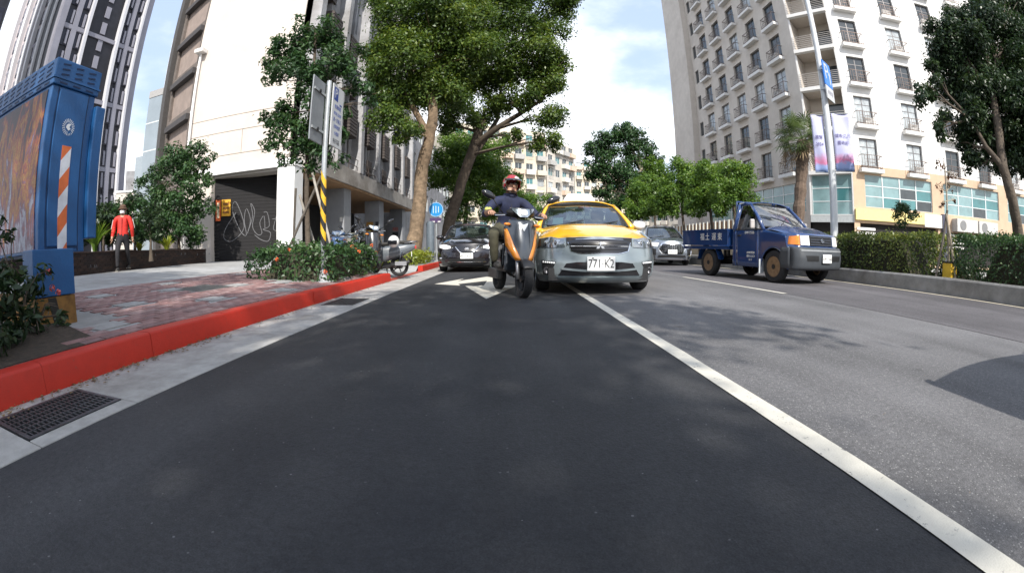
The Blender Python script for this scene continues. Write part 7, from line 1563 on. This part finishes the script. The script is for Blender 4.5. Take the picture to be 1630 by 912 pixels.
bx = thing('utility_post', 'grey round utility post right behind the thick pale trunk', 'post', (-2.95, 16.9, .19)); MB().lathe([(.16, 0), (.16, 1.5), (.12, 1.58), (0, 1.6)], 18).build('column', mat('slate_post', (.10, .125, .15), .6, var=.15), bx, smooth=40); MB().lathe([(.168, .2), (.168, .32)], 18).build('band', GALV, bx)
ws_ = thing('kiosk_board', 'white notice board on a white base beyond the dark leaning trunk', 'board', (-2.95, 24.5, .2)); MB().bb(-.10, .10, -.1, .1, .85, 2.5).build('post_board', WHITE, ws_); MB().bb(-.26, .26, -.16, .16, 0, .9).build('base', WHITE, ws_, bevel=.02); MB().bb(.12, .50, .05, .09, .7, 2.0).build('glass_panel', mat('grey_glass', (.40, .47, .50), .25), ws_)
# lamp post with P sign and banners
LP_ = [Vector(p) for p in TP['lamp']]; b0 = Vector((8.93, 9.5, .28))
lm = thing('lamp_post', 'tall pale lamp post on the median behind the blue truck', 'lamp post', b0); LAMPG = mat('lamp_post_paint', (.62, .64, .65), .45, metal=.2, var=.06)
MB().tube([(0, 0, 0), (0, 0, .9), (0, 0, 4.5), (.1, 0, 8.3), (.0, -.2, 11.2), (-.6, -.9, 11.9)], [.125, .115, .10, .08, .065, .05], 14).build('column', LAMPG, lm, smooth=60); MB().bb(-.16, .16, -.16, .16, 0, .06).build('base_plate', GALV, lm); MB().box((-1.0, -1.4, 11.95), (.28, .75, .12), rz=R(-38)).build('lantern', LAMPG, lm, bevel=.03)
SKB = mat('parking_blue', (.012, .17, .62), .4, var=.05)
ps = thing('parking_sign', 'blue P parking sign with a white plate below, on the lamp post', 'sign', (8.80, 9.22, 5.0), R(28)); MB().bb(-.02, .62, -.02, .01, .42, 1.18).build('blue_panel', SKB, ps); text('lettering', 'P', .72, SGW, ps, (.22, -.024, .84), depth=.001); MB().bb(.42, .50, -.024, -.0205, .52, .82).build('arrow_shaft', SGW, ps); MB().prism([(.37, .80), (.55, .80), (.46, .95)], -.024, -.0205).build('arrow_head', SGW, ps)
MB().bb(-.02, .62, -.02, .01, 0, .40).build('white_panel', SGW, ps); text('lettering', '停車場', .16, mat('ink_grey', (.30, .30, .36), .6), ps, (.30, -.023, .2), depth=.001, squeeze=.9); [MB().bb(.06, .10, .012, .2, z_, z_ + .06).build('bracket', GALV, ps) for z_ in (.3, .9)]
def banner_mat(nm, seed):
    m = bpy.data.materials.new(nm); m.use_nodes = True; t = m.node_tree; b = t.nodes['Principled BSDF']; b.inputs['Roughness'].default_value = .6; tcd = NN(t, 'ShaderNodeTexCoord'); sp = NN(t, 'ShaderNodeSeparateXYZ'); LK(t, tcd.outputs['Object'], sp.inputs[0])
    n = NN(t, 'ShaderNodeTexNoise', i_Scale=5.0, i_Detail=4.0); LK(t, tcd.outputs['Object'], n.inputs['Vector']); a = NN(t, 'ShaderNodeMath', operation='MULTIPLY_ADD', i_1=.35, i_2=-.17); LK(t, n.outputs[0], a.inputs[0]); a2 = NN(t, 'ShaderNodeMath', operation='ADD'); LK(t, sp.outputs[2], a2.inputs[0]); LK(t, a.outputs[0], a2.inputs[1])
    r = NN(t, 'ShaderNodeValToRGB'); e = r.color_ramp.elements; e[0].position = 0.02; e[0].color = (.22, .32, .58, 1); e[1].position = 1.0; e[1].color = (.52, .52, .74, 1)
    for p, c in ((.12, (.30, .36, .62, 1)), (.17, (.58, .17, .31, 1)), (.25, (.52, .30, .48, 1)), (.34, (.50, .50, .72, 1)), (.7, (.60, .62, .80, 1))): x = e.new(p); x.color = c
    dv = NN(t, 'ShaderNodeMath', operation='DIVIDE', i_1=1.66); LK(t, a2.outputs[0], dv.inputs[0]); LK(t, dv.outputs[0], r.inputs[0]); LK(t, r.outputs[0], b.inputs['Base Color']); return m
BNM = banner_mat('banner_print', 1)
for k, (x0, x1, lab) in enumerate(((-.50, -.12, 'lilac and pink banner on the left side of the lamp post'), (.13, .70, 'lilac and pink banner on the right side of the lamp post'))):
    bn = thing('banner', lab, 'banner', (8.93, 9.5, 2.92 + .04 * k), R(-36), 'banners hung on the lamp post')
    MB().grid(lambda u, v: (lerp(x0, x1, u), .025 * math.sin(u * 5 + v * 4 + k), 1.66 * v), 8, 14).build('cloth', BNM, bn, smooth='all', solid=.006)
    for z in (.0, 1.66): MB().tube([(0, 0, z), (x0 if k == 0 else x1, 0, z)], .014, 6).build('arm', GALV, bn)
    lt_ = (('展覽', '2024'), ('城市之光', '藝術節'))[k]
    for q, tx_ in enumerate(lt_): text('lettering', tx_, .12, mat('banner_ink', (.12, .10, .28), .6), bn, ((x0 + x1) / 2, -.035, 1.0 - .2 * q), depth=.001)
yb = thing('yellow_box', 'small yellow box at the foot of the bare sapling between the hedges', 'box', (9.05, 5.55, .28)); MB().bb(-.14, .14, -.12, .12, 0, .34).build('case', mat('box_yellow', (.70, .45, .04), .5, var=.1), yb, bevel=.01); MB().bb(-.15, .15, -.13, .13, .34, .37).build('lid', PLK, yb)
